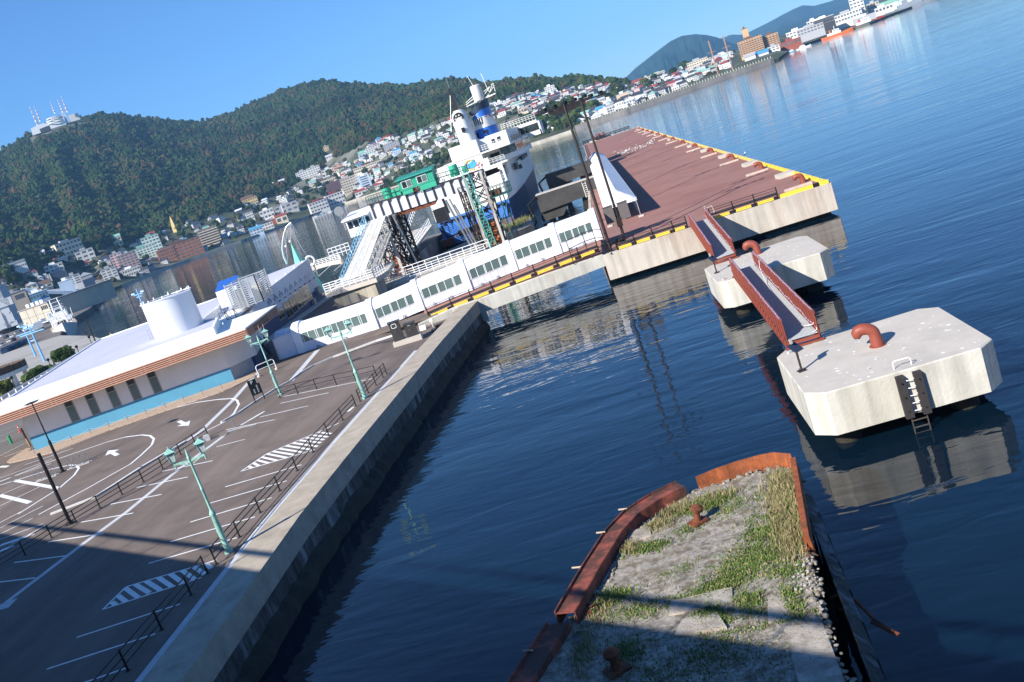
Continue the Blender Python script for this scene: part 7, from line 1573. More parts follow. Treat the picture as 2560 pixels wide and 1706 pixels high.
bz(ZR,1050,375,40,7,14,'white','blue',0,0,'boat shed with bright blue roof at the water',roof='gable',dist=1230);bz(ZR,985,395,26,9,12,'white','grey',0,0,'white boat shed left of the blue roof',roof='gable',dist=1225);bz(ZR,1140,335,26,12,12,'white','grey',2,3,'white block right of the blue roofed boat shed',dist=1240)
bz(ZR,1250,300,48,12,12,'redtimber','red',1,6,'red timbered quayside hall',dist=1260);bz(ZR,1290,240,46,14,20,'white','white',2,6,'white terraced office at the far harbour, left part',dist=1330);bz(ZR,1380,215,60,14,20,'grey','grey',2,8,'grey white terraced office at the far harbour, right part',dist=1320)
bz(ZR,1470,165,46,16,18,'black','white',2,7,'black framed modern block at the far harbour',dist=1380);bz(ZR,1400,175,28,14,18,'white','white',2,4,'white modern block left of the black framed block',dist=1385)
bz(ZR,1620,135,66,18,20,'white','grey',2,10,'long white harbour office above the orange ship',dist=1420);bz(ZR,1690,75,30,30,18,'white','grey',4,4,'white harbour office tower',dist=1440);bz(ZR,1730,130,50,8,14,'grey','pale',0,0,'low grey quay shed behind the red ship',dist=1400);bz(ZR,1850,80,46,12,14,'white','pale',1,6,'white quay office left of the grey navy ship',dist=1460);bz(ZR,1930,35,70,8,16,'mint','green',0,0,'long green roofed quay shed behind the grey navy ship',dist=1560,roof='gable');bz(ZR,1790,60,26,14,16,'beige','grey',2,4,'beige office right of the harbour tower',dist=1480)
p,d,ph=hit(*Z(ZK,385,690));t=thing('chimney','thin white chimney beside the grey waterfront hall','chimney',tuple(p));m=MB();m.tube([p-up*3,p+up*19],[1.1,.8],12);m.build('stack',M_WHITE,t)
p,d,ph=hit(*Z(ZK,490,570));t=thing('lattice_mast','thin grey lattice mast on the far shore','mast',tuple(p));m=MB();m.tube([p,p+up*24],[.5,.15],4)
for k in range(8):m.bar(p+up*k*3+Vector((-.6+k*.06,0,0)),p+up*(k*3+3)+Vector((.6-k*.06,0,0)),.12)
m.build('lattice',M_STEEL,t)
p,d,ph=hit(*Z(Z1,1620,1400));t=thing('church_spire','slender ochre spire above the brick building','spire',tuple(p));w_=5*d/F_PX;m=MB();m.loft([[(p.x-w_,p.y-w_,p.z-3),(p.x+w_,p.y-w_,p.z-3),(p.x+w_,p.y+w_,p.z-3),(p.x-w_,p.y+w_,p.z-3)],[(p.x-w_*.8,p.y-w_*.8,p.z+10),(p.x+w_*.8,p.y-w_*.8,p.z+10),(p.x+w_*.8,p.y+w_*.8,p.z+10),(p.x-w_*.8,p.y+w_*.8,p.z+10)],[(p.x-.3,p.y-.3,p.z+24),(p.x+.3,p.y-.3,p.z+24),(p.x+.3,p.y+.3,p.z+24),(p.x-.3,p.y+.3,p.z+24)]]);m.build('tower',wallm('yellow'),t)
KINDS=[('white','dark','small white house with a dark roof'),('white','red','small white house with a red roof'),('white','teal','small white house with a teal roof'),('white','pale','small white house with a pale metal roof'),('cream','brown','small cream house with a brown roof'),('beige','dark','small beige house with a dark roof'),('paleblue','blue','small pale blue house with a blue roof'),('white','grey','small white flat roofed house'),('grey','dark','small grey house with a dark roof'),('pink','red','small pinkish house with a red roof')]
HM={}
def house_mesh(k,v):
 if(k,v)in HM:return HM[(k,v)]
 wc,rc,_=KINDS[k];r=random.Random(k*10+v);w,dp,h=r.uniform(8,12.5),r.uniform(7,10),r.uniform(4.6,7.5);m=MB();m.box(-w/2,w/2,0,dp,-7,h,0)
 if rc=='grey':m.box(-w/2-.3,w/2+.3,-.3,dp+.3,h,h+.5,1);m.box(-1.5,2,3,6,h+.5,h+2.6,0)
 else:
  rh=dp*.3;e=.6;ins_=(dp/2 if v%2 else 0)
  m.add([(-w/2-e,-e,h),(w/2+e,-e,h),(w/2+e,dp+e,h),(-w/2-e,dp+e,h),(-w/2-e+ins_,dp/2,h+rh),(w/2+e-ins_,dp/2,h+rh)],[(0,1,5,4),(2,3,4,5),(1,2,5),(3,0,4),(3,2,1,0)],1)
  if v==2:m.box(-w/2-3,-w/2,1,dp-1,-7,h*.6,0);m.box(-w/2-3.4,-w/2,.6,dp-.6,h*.6,h*.6+.4,1)
 for x in np.arange(-w/2+1.2,w/2-1.2,2.7):
  for z in((1.0,2.5),(3.6,4.9)):
   if z[1]<h:m.box(x,x+1.5,-.06,.05,z[0],z[1],2)
 for y in np.arange(1,dp-1.5,3.2):m.box(w/2-.05,w/2+.06,y,y+1.4,1.2,2.6,2)
 o=m.build('house',[wallm(wc),M_ROOFS[rc],M_TGLASS]);HM[(k,v)]=o.data;bpy.data.objects.remove(o);return HM[(k,v)]
rh_=random.Random(31);placed=[]
def sprinkle(n,region,bias=None):
 c=0;tries=0
 while c<n and tries<n*60:
  tries+=1;a,b=rh_.uniform(min(p[0]for p in region),max(p[0]for p in region)),rh_.uniform(min(p[1]for p in region),max(p[1]for p in region))
  if not inside(a,b,region):continue
  p,d,ph=hit(a*K,b*K)
  if d>d_f(ph)+260 or d<shore(ph)+14 or d>3000:continue
  if any((q-p).length<12.5 for q in placed):continue
  placed.append(p);k=rh_.choice(bias or[0,0,0,3,3,3,7,7,7,8,8,4,5,1,2,6,9]);o=bpy.data.objects.new('house',house_mesh(k,rh_.randrange(3)));COL.objects.link(o);o.location=p;o.rotation_euler=(0,0,-math.radians(ph)+rh_.uniform(-.5,.5));s=rh_.uniform(.7,1.1);o.scale=(s,s,s)
  tag(o,KINDS[k][2]+' packed into the hillside town','house',KINDS[k][2].replace('small','small').replace('house','houses')+' of the town');c+=1
sprinkle(150,[(1090,260),(1150,228),(1260,215),(1390,195),(1480,160),(1560,150),(1680,120),(1690,150),(1500,230),(1330,285),(1240,300),(1200,250),(1130,280)])
sprinkle(62,[(800,380),(860,330),(980,300),(1050,270),(1060,330),(1000,360),(930,400),(860,440),(800,450),(720,440),(720,400)])
sprinkle(52,[(0,640),(120,590),(240,590),(400,520),(560,480),(690,440),(700,480),(540,560),(420,600),(250,660),(150,650),(60,700),(0,740)])
stuff_v,stuff_f,stuff_m=[],[],[];SM=[wallm('white'),wallm('cream'),wallm('grey'),M_ROOFS['dark'],M_ROOFS['pale'],M_ROOFS['red'],M_ROOFS['teal'],M_ROOFS['grey'],M_TGLASS]
def stuff_houses(n,region):
 c=tr=0
 while c<n and tr<n*50:
  tr+=1;a,b=rh_.uniform(min(p[0]for p in region),max(p[0]for p in region)),rh_.uniform(min(p[1]for p in region),max(p[1]for p in region))
  if not inside(a,b,region):continue
  p,d,ph=hit(a*K,b*K)
  if d>d_f(ph)+300 or d<shore(ph)+14 or d>3000 or any((q-p).length<9.5 for q in placed):continue
  placed.append(p);k=rh_.choice([0,0,3,3,7,8,8,4,5,1,2]);me=house_mesh(k,rh_.randrange(3));an=-math.radians(ph)+rh_.uniform(-.6,.6);s_=rh_.uniform(.6,.95);k0=len(stuff_v);ca,sa=math.cos(an)*s_,math.sin(an)*s_
  stuff_v.extend((p.x+ca*v.co.x-sa*v.co.y,p.y+sa*v.co.x+ca*v.co.y,p.z+s_*v.co.z)for v in me.vertices)
  for f in me.polygons:stuff_f.append(tuple(k0+i for i in f.vertices));nm=me.materials[f.material_index];stuff_m.append(SM.index(nm)if nm in SM else(0 if f.material_index==0 else 3))
  c+=1
stuff_houses(210,[(1090,260),(1150,228),(1260,215),(1390,195),(1480,160),(1560,150),(1680,120),(1690,150),(1500,230),(1330,285),(1240,300),(1200,250),(1130,280)])
stuff_houses(80,[(800,380),(860,330),(980,300),(1050,270),(1060,330),(1000,360),(930,400),(860,440),(800,450),(720,440),(720,400)])
stuff_houses(50,[(0,640),(120,590),(240,590),(400,520),(560,480),(690,440),(700,480),(540,560),(420,600),(250,660),(150,650),(60,700),(0,740)])
mb=MB();mb.v=stuff_v;mb.f=stuff_f;mb.m=stuff_m;tag(mb.build('house_rows',SM,None,False,False),'mass of tiny houses filling the gaps of the hillside town','houses',None,'stuff')
bpts,bsc=[],[]
def bushes(n,region,s0,s1):
 for _ in range(n):
  a,b=rh_.uniform(min(p[0]for p in region),max(p[0]for p in region)),rh_.uniform(min(p[1]for p in region),max(p[1]for p in region))
  if not inside(a,b,region):continue
  p,d,ph=hit(a*K,b*K)
  if d>2800 or d<shore(ph)+8 or any((q-p).length<7 for q in placed):continue
  sc=rh_.uniform(s0,s1);bpts.append((p.x,p.y,p.z+sc*.2));bsc.append(sc)
bushes(900,[(0,600),(130,575),(250,560),(400,505),(560,472),(690,430),(720,440),(700,480),(540,560),(420,600),(250,660),(150,650),(60,700),(0,740)],2.4,4.6)
bushes(520,[(700,440),(800,360),(860,318),(980,290),(1060,262),(1060,340),(1000,370),(880,450),(800,455),(700,490)],2.0,4.0)
bushes(620,[(1060,262),(1150,225),(1260,212),(1390,192),(1480,160),(1690,120),(1690,150),(1500,230),(1330,285),(1215,312),(1130,290)],1.8,3.6)
bushes(420,[(860,450),(960,400),(1045,350),(1060,372),(960,425),(880,465)],1.4,2.6)
bushes(500,[(1215,295),(1300,248),(1370,242),(1372,268),(1330,288),(1230,318)],1.6,3.4)
me=bpy.data.meshes.new('undergrowth');me.from_pydata(bpts,[],[]);at_=me.attributes.new('sc','FLOAT','POINT');at_.data.foreach_set('value',bsc);ug=bpy.data.objects.new('undergrowth',me);COL.objects.link(ug);tag(ug,'low trees and bushes filling the ground between the town houses','undergrowth',None,'stuff');scatter(ug,FCOL)
rt=random.Random(41)
def trees(n,region,s0,s1,label,group,dmin=0):
 c=0;tr=0
 while c<n and tr<n*40:
  tr+=1;a,b=rt.uniform(min(p[0]for p in region),max(p[0]for p in region)),rt.uniform(min(p[1]for p in region),max(p[1]for p in region))
  if not inside(a,b,region):continue
  p,d,ph=hit(a*K,b*K)
  if d>2800:continue
  if any((q-p).length<8 for q in placed):continue
  put_tree(p-up*.5,rt.uniform(s0,s1),label,group,None,rt.uniform(0,6));c+=1
trees(56,[(0,620),(130,575),(250,575),(400,520),(560,480),(640,440),(690,450),(560,540),(420,590),(330,600),(230,640),(140,640),(60,680),(0,700)],.9,1.5,'round green tree among the houses on the left hillside','trees among the left hillside houses')
trees(40,[(640,470),(720,420),(800,380),(860,400),(800,450),(880,440),(1010,350),(1030,360),(920,420),(760,470)],.8,1.4,'green tree among the houses behind the ferry berth','trees among the houses behind the berth')
trees(46,[(1215,290),(1240,262),(1300,245),(1370,240),(1370,262),(1330,285),(1270,305),(1225,312)],1.1,1.7,'bushy tree on the wooded shore mound right of the ferry','trees of the wooded shore mound')
trees(36,[(870,435),(960,385),(1040,345),(1050,365),(960,410),(880,450)],.7,1.2,'shore tree on the green bank behind the green cabin','trees of the green bank')
trees(30,[(1400,195),(1480,165),(1560,140),(1610,150),(1500,200),(1420,230),(1380,240)],.9,1.5,'green tree in the low town beyond the sea wall','trees of the low town')
trees(14,[(1525,152),(1555,140),(1585,140),(1580,158),(1535,168)],1.3,1.9,'dark tree in the clump right of the green roofed school','trees beside the school')
for t_ in TREES:
 if 'used' in t_:del t_['used']
def shore_wall(name,label,ph0,ph1,zt_,th,mt,off=-.4):
 t=thing(name,label,'sea wall',(0,0,0));a0=math.radians((ph0+ph1)/2);d0=shore((ph0+ph1)/2);t.location=(d0*math.sin(a0),d0*math.cos(a0),0);bpy.context.view_layer.update()
 m=MB();R_=[]
 for ph in np.linspace(ph0,ph1,60):
  d=shore(ph)+off;a=math.radians(ph);R_.append([(d*math.sin(a),d*math.cos(a),-2),(d*math.sin(a),d*math.cos(a),zt_),((d+th)*math.sin(a),(d+th)*math.cos(a),zt_),((d+th)*math.sin(a),(d+th)*math.cos(a),-2)])
 m.loft(R_);m.build('wall',mt,t);return t
shore_wall('sea_wall','long dark concrete sea wall before the low town at right',-1.6,9.75,4.3,2.4,mat('grey_sea_wall',(.23,.22,.21),.9,0,.15,.06,.2,1,col2=(.14,.13,.12),streak=.3,mixlo=.5,mixhi=.65))
shore_wall('sea_wall','low pale stone shore wall right of the ferry',-6.0,-1.7,2.6,3,mat('pale_shore_stone',(.40,.37,.31),.9,0,.2,.1))
shore_wall('sea_wall','low pale quay wall along the far town waterfront',-28.2,-6.2,2.7,4,MATS['pale_shore_stone'])
t=thing('railing','thin white railing posts along the top of the sea wall','railing',(60,930,4.3));m=MB()
for ph in np.linspace(-1.2,9.6,70):d=shore(ph)+4;a=math.radians(ph);m.bar((d*math.sin(a),d*math.cos(a),2),(d*math.sin(a),d*math.cos(a),6.3),.3)
m.build('post',M_WHITE,t);bpy.data.objects['post'];[o for o in t.children][0]['kind']='stuff'
m=MB()
R_=[]
for ph in np.linspace(-1.6,9.7,60):d=shore(ph)+1.6;a=math.radians(ph);R_.append([(d*math.sin(a),d*math.cos(a),4.2),((d+22)*math.sin(a),(d+22)*math.cos(a),5.0)])
m.add([p for r in R_ for p in r],[(2*i,2*i+1,2*i+3,2*i+2)for i in range(59)]);o=m.build('grass_bank',mat('dry_grass_bank',(.20,.18,.09),.95,0,.3,.1,0,col2=(.09,.13,.04),mixlo=.45,mixhi=.6));o['kind']='structure'
def ship(px,py,Lpx,dist,hc,label,yaw,style):
 v=ray(px,py);p=EYE+Vector(v)*(-EYE.z/v[2])if dist is None else EYE+Vector(v)*(dist/math.hypot(v[0],v[1]));p=Vector((p.x,p.y,0));d=math.hypot(p.x,p.y);L_=Lpx*d/F_PX;a=-math.atan2(p.x,p.y)+yaw;ca,sa=math.cos(a),math.sin(a);B_=L_*.085;H_=L_*.07
 t=thing('ship',label,'ship',tuple(p));P=lambda x,y,z:(p.x+ca*x-sa*y,p.y+sa*x+ca*y,z)
 m=MB();rings=[]
 for u,b,h in((-.5,.75,1.05),(-.46,.9,1.0),(-.2,1,.9),(.15,1,.95),(.36,.7,1.25),(.46,.28,1.5),(.5,.03,1.65)):x=u*L_;rings.append([P(x,-B_*b,H_*h),P(x*.985,-B_*b*.85,-1),P(x*.985,B_*b*.85,-1),P(x,B_*b,H_*h)])
 m.loft(rings);m.build('hull',hc,t)
 def bx(nm,u0,u1,b,z0_,z1_,mt):
  m=MB();x0,x1=u0*L_,u1*L_;m.hexa([P(x0,-B_*b,z0_*H_),P(x1,-B_*b,z0_*H_),P(x1,B_*b,z0_*H_),P(x0,B_*b,z0_*H_)],[P(x0,-B_*b,z1_*H_),P(x1,-B_*b,z1_*H_),P(x1,B_*b,z1_*H_),P(x0,B_*b,z1_*H_)]);return m.build(nm,mt,t)
 sm=MATS['navy_grey_paint']if style=='navy' else M_WHITE
 if style=='navy':
  bx('superstructure',-.25,.2,.8,.9,1.9,sm);bx('bridge',.05,.18,.75,1.9,2.8,sm);bx('funnel',-.15,-.05,.5,1.9,2.9,sm)
  for u,h in((.02,4.6),(-.2,3.6)):m=MB();m.bar(P(u*L_,0,1.8*H_),P(u*L_,0,h*H_),L_*.008);m.bar(P(u*L_-3,0,h*.85*H_),P(u*L_+3,0,h*.85*H_),.4);m.build('mast',sm,t)
 else:
  bx('superstructure',-.3,.12,.8,.9,1.9,sm);bx('bridge',-.12,.08,.75,1.9,3.0,sm)
  m=MB();m.bar(P(-.05*L_,0,3*H_),P(-.05*L_,0,4.6*H_),L_*.012);m.build('mast',M_WHITE,t);m=MB();m.tube([P(-.2*L_,0,1.9*H_),P(-.2*L_,0,3.2*H_)],L_*.025,10);m.build('funnel',hc,t)
  for k in range(5):m=MB();x=(-.1+k*.036)*L_;m.hexa([P(x,-B_*.76,2.3*H_),P(x+L_*.022,-B_*.76,2.3*H_),P(x+L_*.022,-B_*.74,2.3*H_),P(x,-B_*.74,2.3*H_)],[P(x,-B_*.76,2.7*H_),P(x+L_*.022,-B_*.76,2.7*H_),P(x+L_*.022,-B_*.74,2.7*H_),P(x,-B_*.74,2.7*H_)]);m.build('window',M_GLASS,t)
 return t
M_ORH=mat('orange_hull',(.72,.17,.04),.5,0,.08,.3);M_RDH=mat('red_hull',(.58,.035,.025),.5,0,.08,.3);mat('navy_grey_paint',(.24,.27,.31),.5,0,.08,.3)
ship(*Z(ZR,1550,222),72,1290,M_ORH,'orange hulled ship with white deckhouse at the far quay',.12,'m');ship(*Z(ZR,1745,152),76,1340,M_RDH,'red hulled white tug ship right of the orange one',.1,'m');ship(*Z(ZR,2040,62),112,1460,MATS['navy_grey_paint'],'long grey navy ship at the top right quay',.12,'navy')
M_GNH=mat('green_hull',(.06,.36,.22),.5);M_BLH=mat('teal_boat_hull',(.06,.30,.40),.5)
for a,b,l,mt,tx in((1250,315,26,M_BLH,'small teal fishing boat by the red timbered hall'),(1325,285,34,M_WHITE,'small white fishing boat at the far quay'),(1110,360,26,M_GNH,'small green fishing boat before the blue roofed shed')):ship(*Z(ZR,a,b),l,1215,mt,tx,.1,'m')
v=on(*Z(ZR,830,440),3);t=ship(*Z(ZR,820,425),46,985,M_BLACK,'two masted sailing ship on the slip behind the sea wall',.1,'m');p=t.location
for dx,l in((-9,1),(5,1)):
 m=MB();q=Vector((p.x+dx,p.y,2));m.bar(q,q+up*36,.9);m.bar(q+up*15+Vector((-5,0,0)),q+up*15+Vector((5,0,0)),.4);m.bar(q+up*25+Vector((-4,0,0)),q+up*25+Vector((4,0,0)),.4);m.build('tall_mast',mat('varnished_mast',(.42,.24,.14),.5),t)
for a,b,l in((740,470,'white boat hauled out on the far slip, left'),(860,445,'white boat hauled out on the far slip, right')):ship(*Z(ZR,a,b),32,960,M_WHITE,l,.2,'m')
for k,(a,b)in enumerate(((690,655),(640,680),(760,640))):ship(*Z(ZK,a,b),14,None,M_WHITE if k else M_BLH,'little boat moored before the white shore hotel, '+('left','middle','right')[(1,0,2)[k]],.1,'m')
p,d,ph=hit(*Z(Z1,565,430));mp_=d/F_PX
p=p+up*(35/3.677*d/F_PX)
t=thing('summit_station','white rounded summit station on the mountain top at far left','building',tuple(p));a=-math.radians(ph);ca,sa=math.cos(a),math.sin(a);P=lambda x,y,z:(p.x+ca*x*mp_-sa*y*mp_,p.y+sa*x*mp_+ca*y*mp_,p.z+z*mp_)
m=MB();m.hexa([P(-26,0,-8),P(12,0,-8),P(12,20,-8),P(-26,20,-8)],[P(-26,0,8),P(12,0,8),P(12,20,8),P(-26,20,8)]);m.build('wall',M_WHITE,t)
m=MB()
for z in(3,9,14):m.tube([P(-8+(22-z*.5)*math.cos(u),8-12*math.sin(u),z)for u in np.linspace(0,3.14,16)],1.3*mp_,6)
m.build('gallery_band',M_WHITE,t)
m=MB();m.hexa([P(-20,2,8),P(6,2,8),P(6,16,8),P(-20,16,8)],[P(-18,3,15),P(4,3,15),P(4,15,15),P(-18,15,15)]);m.build('upper_floor',wallm('white'),t)
m=MB();m.hexa([P(10,2,-6),P(20,2,-6),P(20,14,-6),P(10,14,-6)],[P(10,2,20),P(18,2,20),P(18,14,20),P(10,14,20)]);m.build('lift_tower',wallm('paleblue'),t)
m=MB();m.hexa([P(22,2,-6),P(44,2,-6),P(44,14,-6),P(22,14,-6)],[P(22,2,10),P(44,2,9),P(44,14,9),P(22,14,10)]);m.build('annex',wallm('white'),t)
m=MB()
for k in range(7):m.hexa([P(-22+k*4.6,-.6,9.6),P(-18.6+k*4.6,-.6,9.6),P(-18.6+k*4.6,0.2,9.6),P(-22+k*4.6,0.2,9.6)],[P(-22+k*4.6,-.6,12),P(-18.6+k*4.6,-.6,12),P(-18.6+k*4.6,.2,12),P(-22+k*4.6,.2,12)])
m.build('window_band',M_GLASS,t)
p2,d2,ph2=hit(*Z(Z1,400,495));p2=p2+up*(40/3.677*d/F_PX);t2=thing('relay_station','lower white relay station left of the summit station','building',tuple(p2));P2=lambda x,y,z:(p2 .x+ca*x*mp_-sa*y*mp_,p2 .y+sa*x*mp_+ca*y*mp_,p2 .z+z*mp_)
m=MB();m.hexa([P2(-22,0,-8),P2(16,0,-8),P2(16,16,-8),P2(-22,16,-8)],[P2(-20,0,7),P2(14,0,11),P2(14,16,11),P2(-20,16,7)]);m.build('wall',M_WHITE,t2)
m=MB();m.hexa([P2(-4,-3,-9),P2(18,-3,-9),P2(18,0,-9),P2(-4,0,-9)],[P2(-4,-3,0),P2(18,-3,2),P2(18,0,2),P2(-4,0,0)]);m.build('shaded_base',wallm('black'),t2)  # black render colour puts the shade on this base
for(a,b,c,e,l)in((350,430,262,250,'leftmost aerial mast'),(372,385,308,245,'second aerial mast from the left'),(505,310,455,208,'third aerial mast, thin, from the left'),(578,300,524,185,'fourth aerial mast from the left'),(622,300,552,150,'rightmost and tallest aerial mast')):
 q,d3,ph3=hit(*Z(Z1,400 if a<400 else 565,495 if a<400 else 430));Y=q.y;b0,b1=onY(*Z(Z1,a,b),Y),onY(*Z(Z1,c,e),Y);b1=Vector((b0 .x,b0 .y,b1 .z));t=thing('aerial_mast',l+' on the mountain top, red and white','mast',tuple(b0),'aerial masts on the mountain top')
 m=MB();n_=9
 for k in range(n_):u0,u1=k/n_,(k+1)/n_;m.tube([b0 .lerp(b1,u0),b0 .lerp(b1,u1)],[1.5*(1-u0)+.4,1.5*(1-u1)+.4],6,k%2)
 m.build('shaft',[M_WHITE,mat('mast_red',(.5,.22,.2),.6)],t)
def gz2(a,b,z=QZ):return on(*Z(Z2,a,b),z)
e1,e2=gz2(165,972),gz2(228,938);fdv=(e1-e2).normalized();lft=Vector((-.83,-.56,0)).normalized()
t=thing('office_block','big pale grey block with small window boxes cut by the left frame edge','building',tuple(e1))
m=MB();c4=[e1,e2,e2+lft*90,e1+lft*90];m.prism([(q.x,q.y)for q in c4],5.5,33);m.build('wall',mat('pale_grey_cladding',(.44,.45,.47),.7,0,.04,.1),t)
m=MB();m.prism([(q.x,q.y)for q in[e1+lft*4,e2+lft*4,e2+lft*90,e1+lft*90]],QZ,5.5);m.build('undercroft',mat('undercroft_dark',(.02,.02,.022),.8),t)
un=Vector((-(e1-e2).y,(e1-e2).x,0)).normalized();fr=Vector((lft.y,-lft.x,0)).normalized()
if fr.y>0:fr=-fr
for a,b,w_,h_ in((95,865,4,7),(130,915,4,3),(5,890,4,9),(28,945,4,3),(60,805,4,4),(20,730,8,5),(50,720,8,5)):
 v=Vector(ray(*Z(Z2,a,b)));s_=(e1-EYE).dot(fr)/v.dot(fr);q=EYE+v*s_;m=MB();m.hexa([q-lft*w_/2-up*h_/2,q+lft*w_/2-up*h_/2,q+lft*w_/2-up*h_/2+fr*.8,q-lft*w_/2-up*h_/2+fr*.8],[q-lft*w_/2+up*h_/2,q+lft*w_/2+up*h_/2,q+lft*w_/2+up*h_/2+fr*.8,q-lft*w_/2+up*h_/2+fr*.8]);m.build('window_box',M_WHITE,t)
h1,h2=gz2(325,935),gz2(505,880);dd=(h2-h1).normalized();bk=Vector((-dd.y,dd.x,0));bk=bk if bk.y>0 else-bk;L_=(h2-h1).length
t=thing('market_hall','beige concrete panelled hall beside the white fishing boat','building',tuple(h1));PP=lambda u,v,z:h1+dd*u+bk*v+up*(z-QZ)
m=MB();m.hexa([PP(-14,0,QZ),PP(L_,0,QZ),PP(L_,40,QZ),PP(-14,40,QZ)],[PP(-14,0,13),PP(L_,0,13),PP(L_,40,13),PP(-14,40,13)]);m.build('wall',mat('beige_concrete_panel',(.46,.42,.34),.85,0,.07,.1,col2=(.40,.36,.29),streak=.12,mixlo=.5,mixhi=.7),t)
m=MB()
for k in range(5):u=-14+k*(L_+14)/4;m.bar(PP(u,-.06,QZ),PP(u,-.06,13),.25,.1)
m.bar(PP(-14,-.06,8),PP(L_,-.06,8),.15,.1);m.build('panel_joint',mat('joint_dark',(.2,.18,.15),.8),t)
m=MB();m.hexa([PP(-14.5,-.5,13),PP(L_+.5,-.5,13),PP(L_+.5,40,13),PP(-14.5,40,13)],[PP(-14.5,-.5,13.6),PP(L_+.5,-.5,13.6),PP(L_+.5,40,13.6),PP(-14.5,40,13.6)]);m.build('roof',mat('mauve_grey_roof',(.27,.24,.25),.8,0,.1,.1),t)
for k in range(4):m=MB();m.hexa([PP(L_-10+k*2.2,-.1,9.8),PP(L_-8.4+k*2.2,-.1,9.8),PP(L_-8.4+k*2.2,.1,9.8),PP(L_-10+k*2.2,.1,9.8)],[PP(L_-10+k*2.2,-.1,12),PP(L_-8.4+k*2.2,-.1,12),PP(L_-8.4+k*2.2,.1,12),PP(L_-10+k*2.2,.1,12)]);m.build('window',M_GLASS,t)
m=MB();m.hexa([PP(L_-7,-.1,QZ),PP(L_-1.5,-.1,QZ),PP(L_-1.5,.1,QZ),PP(L_-7,.1,QZ)],[PP(L_-7,-.1,7),PP(L_-1.5,-.1,7),PP(L_-1.5,.1,7),PP(L_-7,.1,7)]);m.build('loading_door',MATS['navy_grey_paint'],t)
for k,u in enumerate((-11,-4,3,9)):m=MB();m.hexa([PP(u,4,13.6),PP(u+4,4,13.6),PP(u+4,9,13.6),PP(u,9,13.6)],[PP(u,4,15.6),PP(u+4,4,15.6),PP(u+4,9,15.6),PP(u,9,15.6)]);m.build('roof_unit',M_WHITE,t)
bz(Z2,140,740,60,24,20,'beige','grey',1,2,'low tan block behind the beige hall',dist=760,name='building');bz(Z2,240,720,22,22,16,'grey','pale',1,2,'grey gabled block behind the beige hall',dist=780,roof='gable')
bz(Z2,360,700,46,17,20,'blue','white',1,7,'blue glazed market gallery behind the beige hall',dist=800)
q0,q1=gz2(690,735),gz2(960,600);dd=(q1-q0).normalized();bk=Vector((-dd.y,dd.x,0));bk=bk if bk.x<0 else-bk;L_=(q1-q0).length
t=thing('market_pavilion','fish market pavilion with a fan of raised white roof ribs','building',tuple(q0));PP=lambda u,v,z:q0+dd*u+bk*v+up*(z-QZ)
m=MB();m.hexa([PP(-6,-2,7.2),PP(L_,-2,7.2),PP(L_,60,7.2),PP(-6,60,7.2)],[PP(-6,-2,9.4),PP(L_,-2,9.4),PP(L_,60,12.6),PP(-6,60,12.6)]);m.build('roof_slab',mat('grey_roof_concrete',(.42,.41,.38),.85,0,.08,.1),t)
m=MB();m.hexa([PP(-5,4,QZ),PP(L_-4,4,QZ),PP(L_-4,58,QZ),PP(-5,58,QZ)],[PP(-5,4,7.2),PP(L_-4,4,7.2),PP(L_-4,58,7.2),PP(-5,58,7.2)]);m.build('open_side_shade',MATS['undercroft_dark'],t)  # solid near-black fill standing for the shade under the open roof
for k in range(12):u=-3+k*L_/12;m=MB();m.bar(PP(u,-.5,QZ),PP(u,-.5,9),1.2);m.build('column',M_CONC,t)
for k in range(8):
 s_=k/7;a=PP(14+s_*L_*.5,2,12.5);b=PP(2+s_*62,30,24-2*s_);c=PP(-1+s_*64,34,29-2*s_);m=MB();m.bar(a,b,.9,1.5);m.bar(b-(c-b)*.2,c,.9,1.3);m.build('rib',M_WHITE,t)
for k in range(3):a=PP(-2+k*3,50,13.5);b=PP(4+k*8,31,24);m=MB();m.bar(a,b,.9);m.build('back_stay',M_WHITE,t)
bz(Z2,700,560,30,22,16,'white','grey',4,2,'white tower block behind the market ribs',dist=1000)
bz(Z2,620,585,30,16,14,'paleblue','white',0,0,'blank pale block behind the market ribs',dist=960)
bz(Z2,790,500,30,6,24,'grey','pale',0,0,'long grey warehouse roof behind the market, nearest',roof='gable',dist=1020);bz(Z2,850,545,30,6,24,'grey','dark',0,0,'long grey warehouse roof behind the market, farther right',roof='gable',dist=1060)
bw=Vector((-209.5,339.5,0));st=Vector((-243.5,396,0));ax=(bw-st).normalized();sx=Vector((ax.y,-ax.x,0));L_=(bw-st).length
t=thing('fishing_boat','white rust streaked fishing boat with a forest of thin masts','fishing boat',tuple(st));PP=lambda u,v,z:st+ax*(u*L_)+sx*v+up*z
m=MB();rings=[]
for u,b,h in((0,3.6,3.0),(.08,4.4,2.8),(.4,5.0,2.6),(.7,4.8,3.2),(.86,3.4,4.2),(.95,1.5,5.0),(1.0,.12,5.5)):rings.append([PP(u,-b,h),PP(u*.985,-b*.82,.5),PP(u*.98,-b*.7,-1),PP(u*.98,b*.7,-1),PP(u*.985,b*.82,.5),PP(u,b,h)])
m.loft(rings);m.build('hull',mat('rust_streaked_white_hull',(.62,.60,.58),.6,0,.08,.4,col2=(.32,.18,.09),streak=.15,mixlo=.58,mixhi=.75),t)
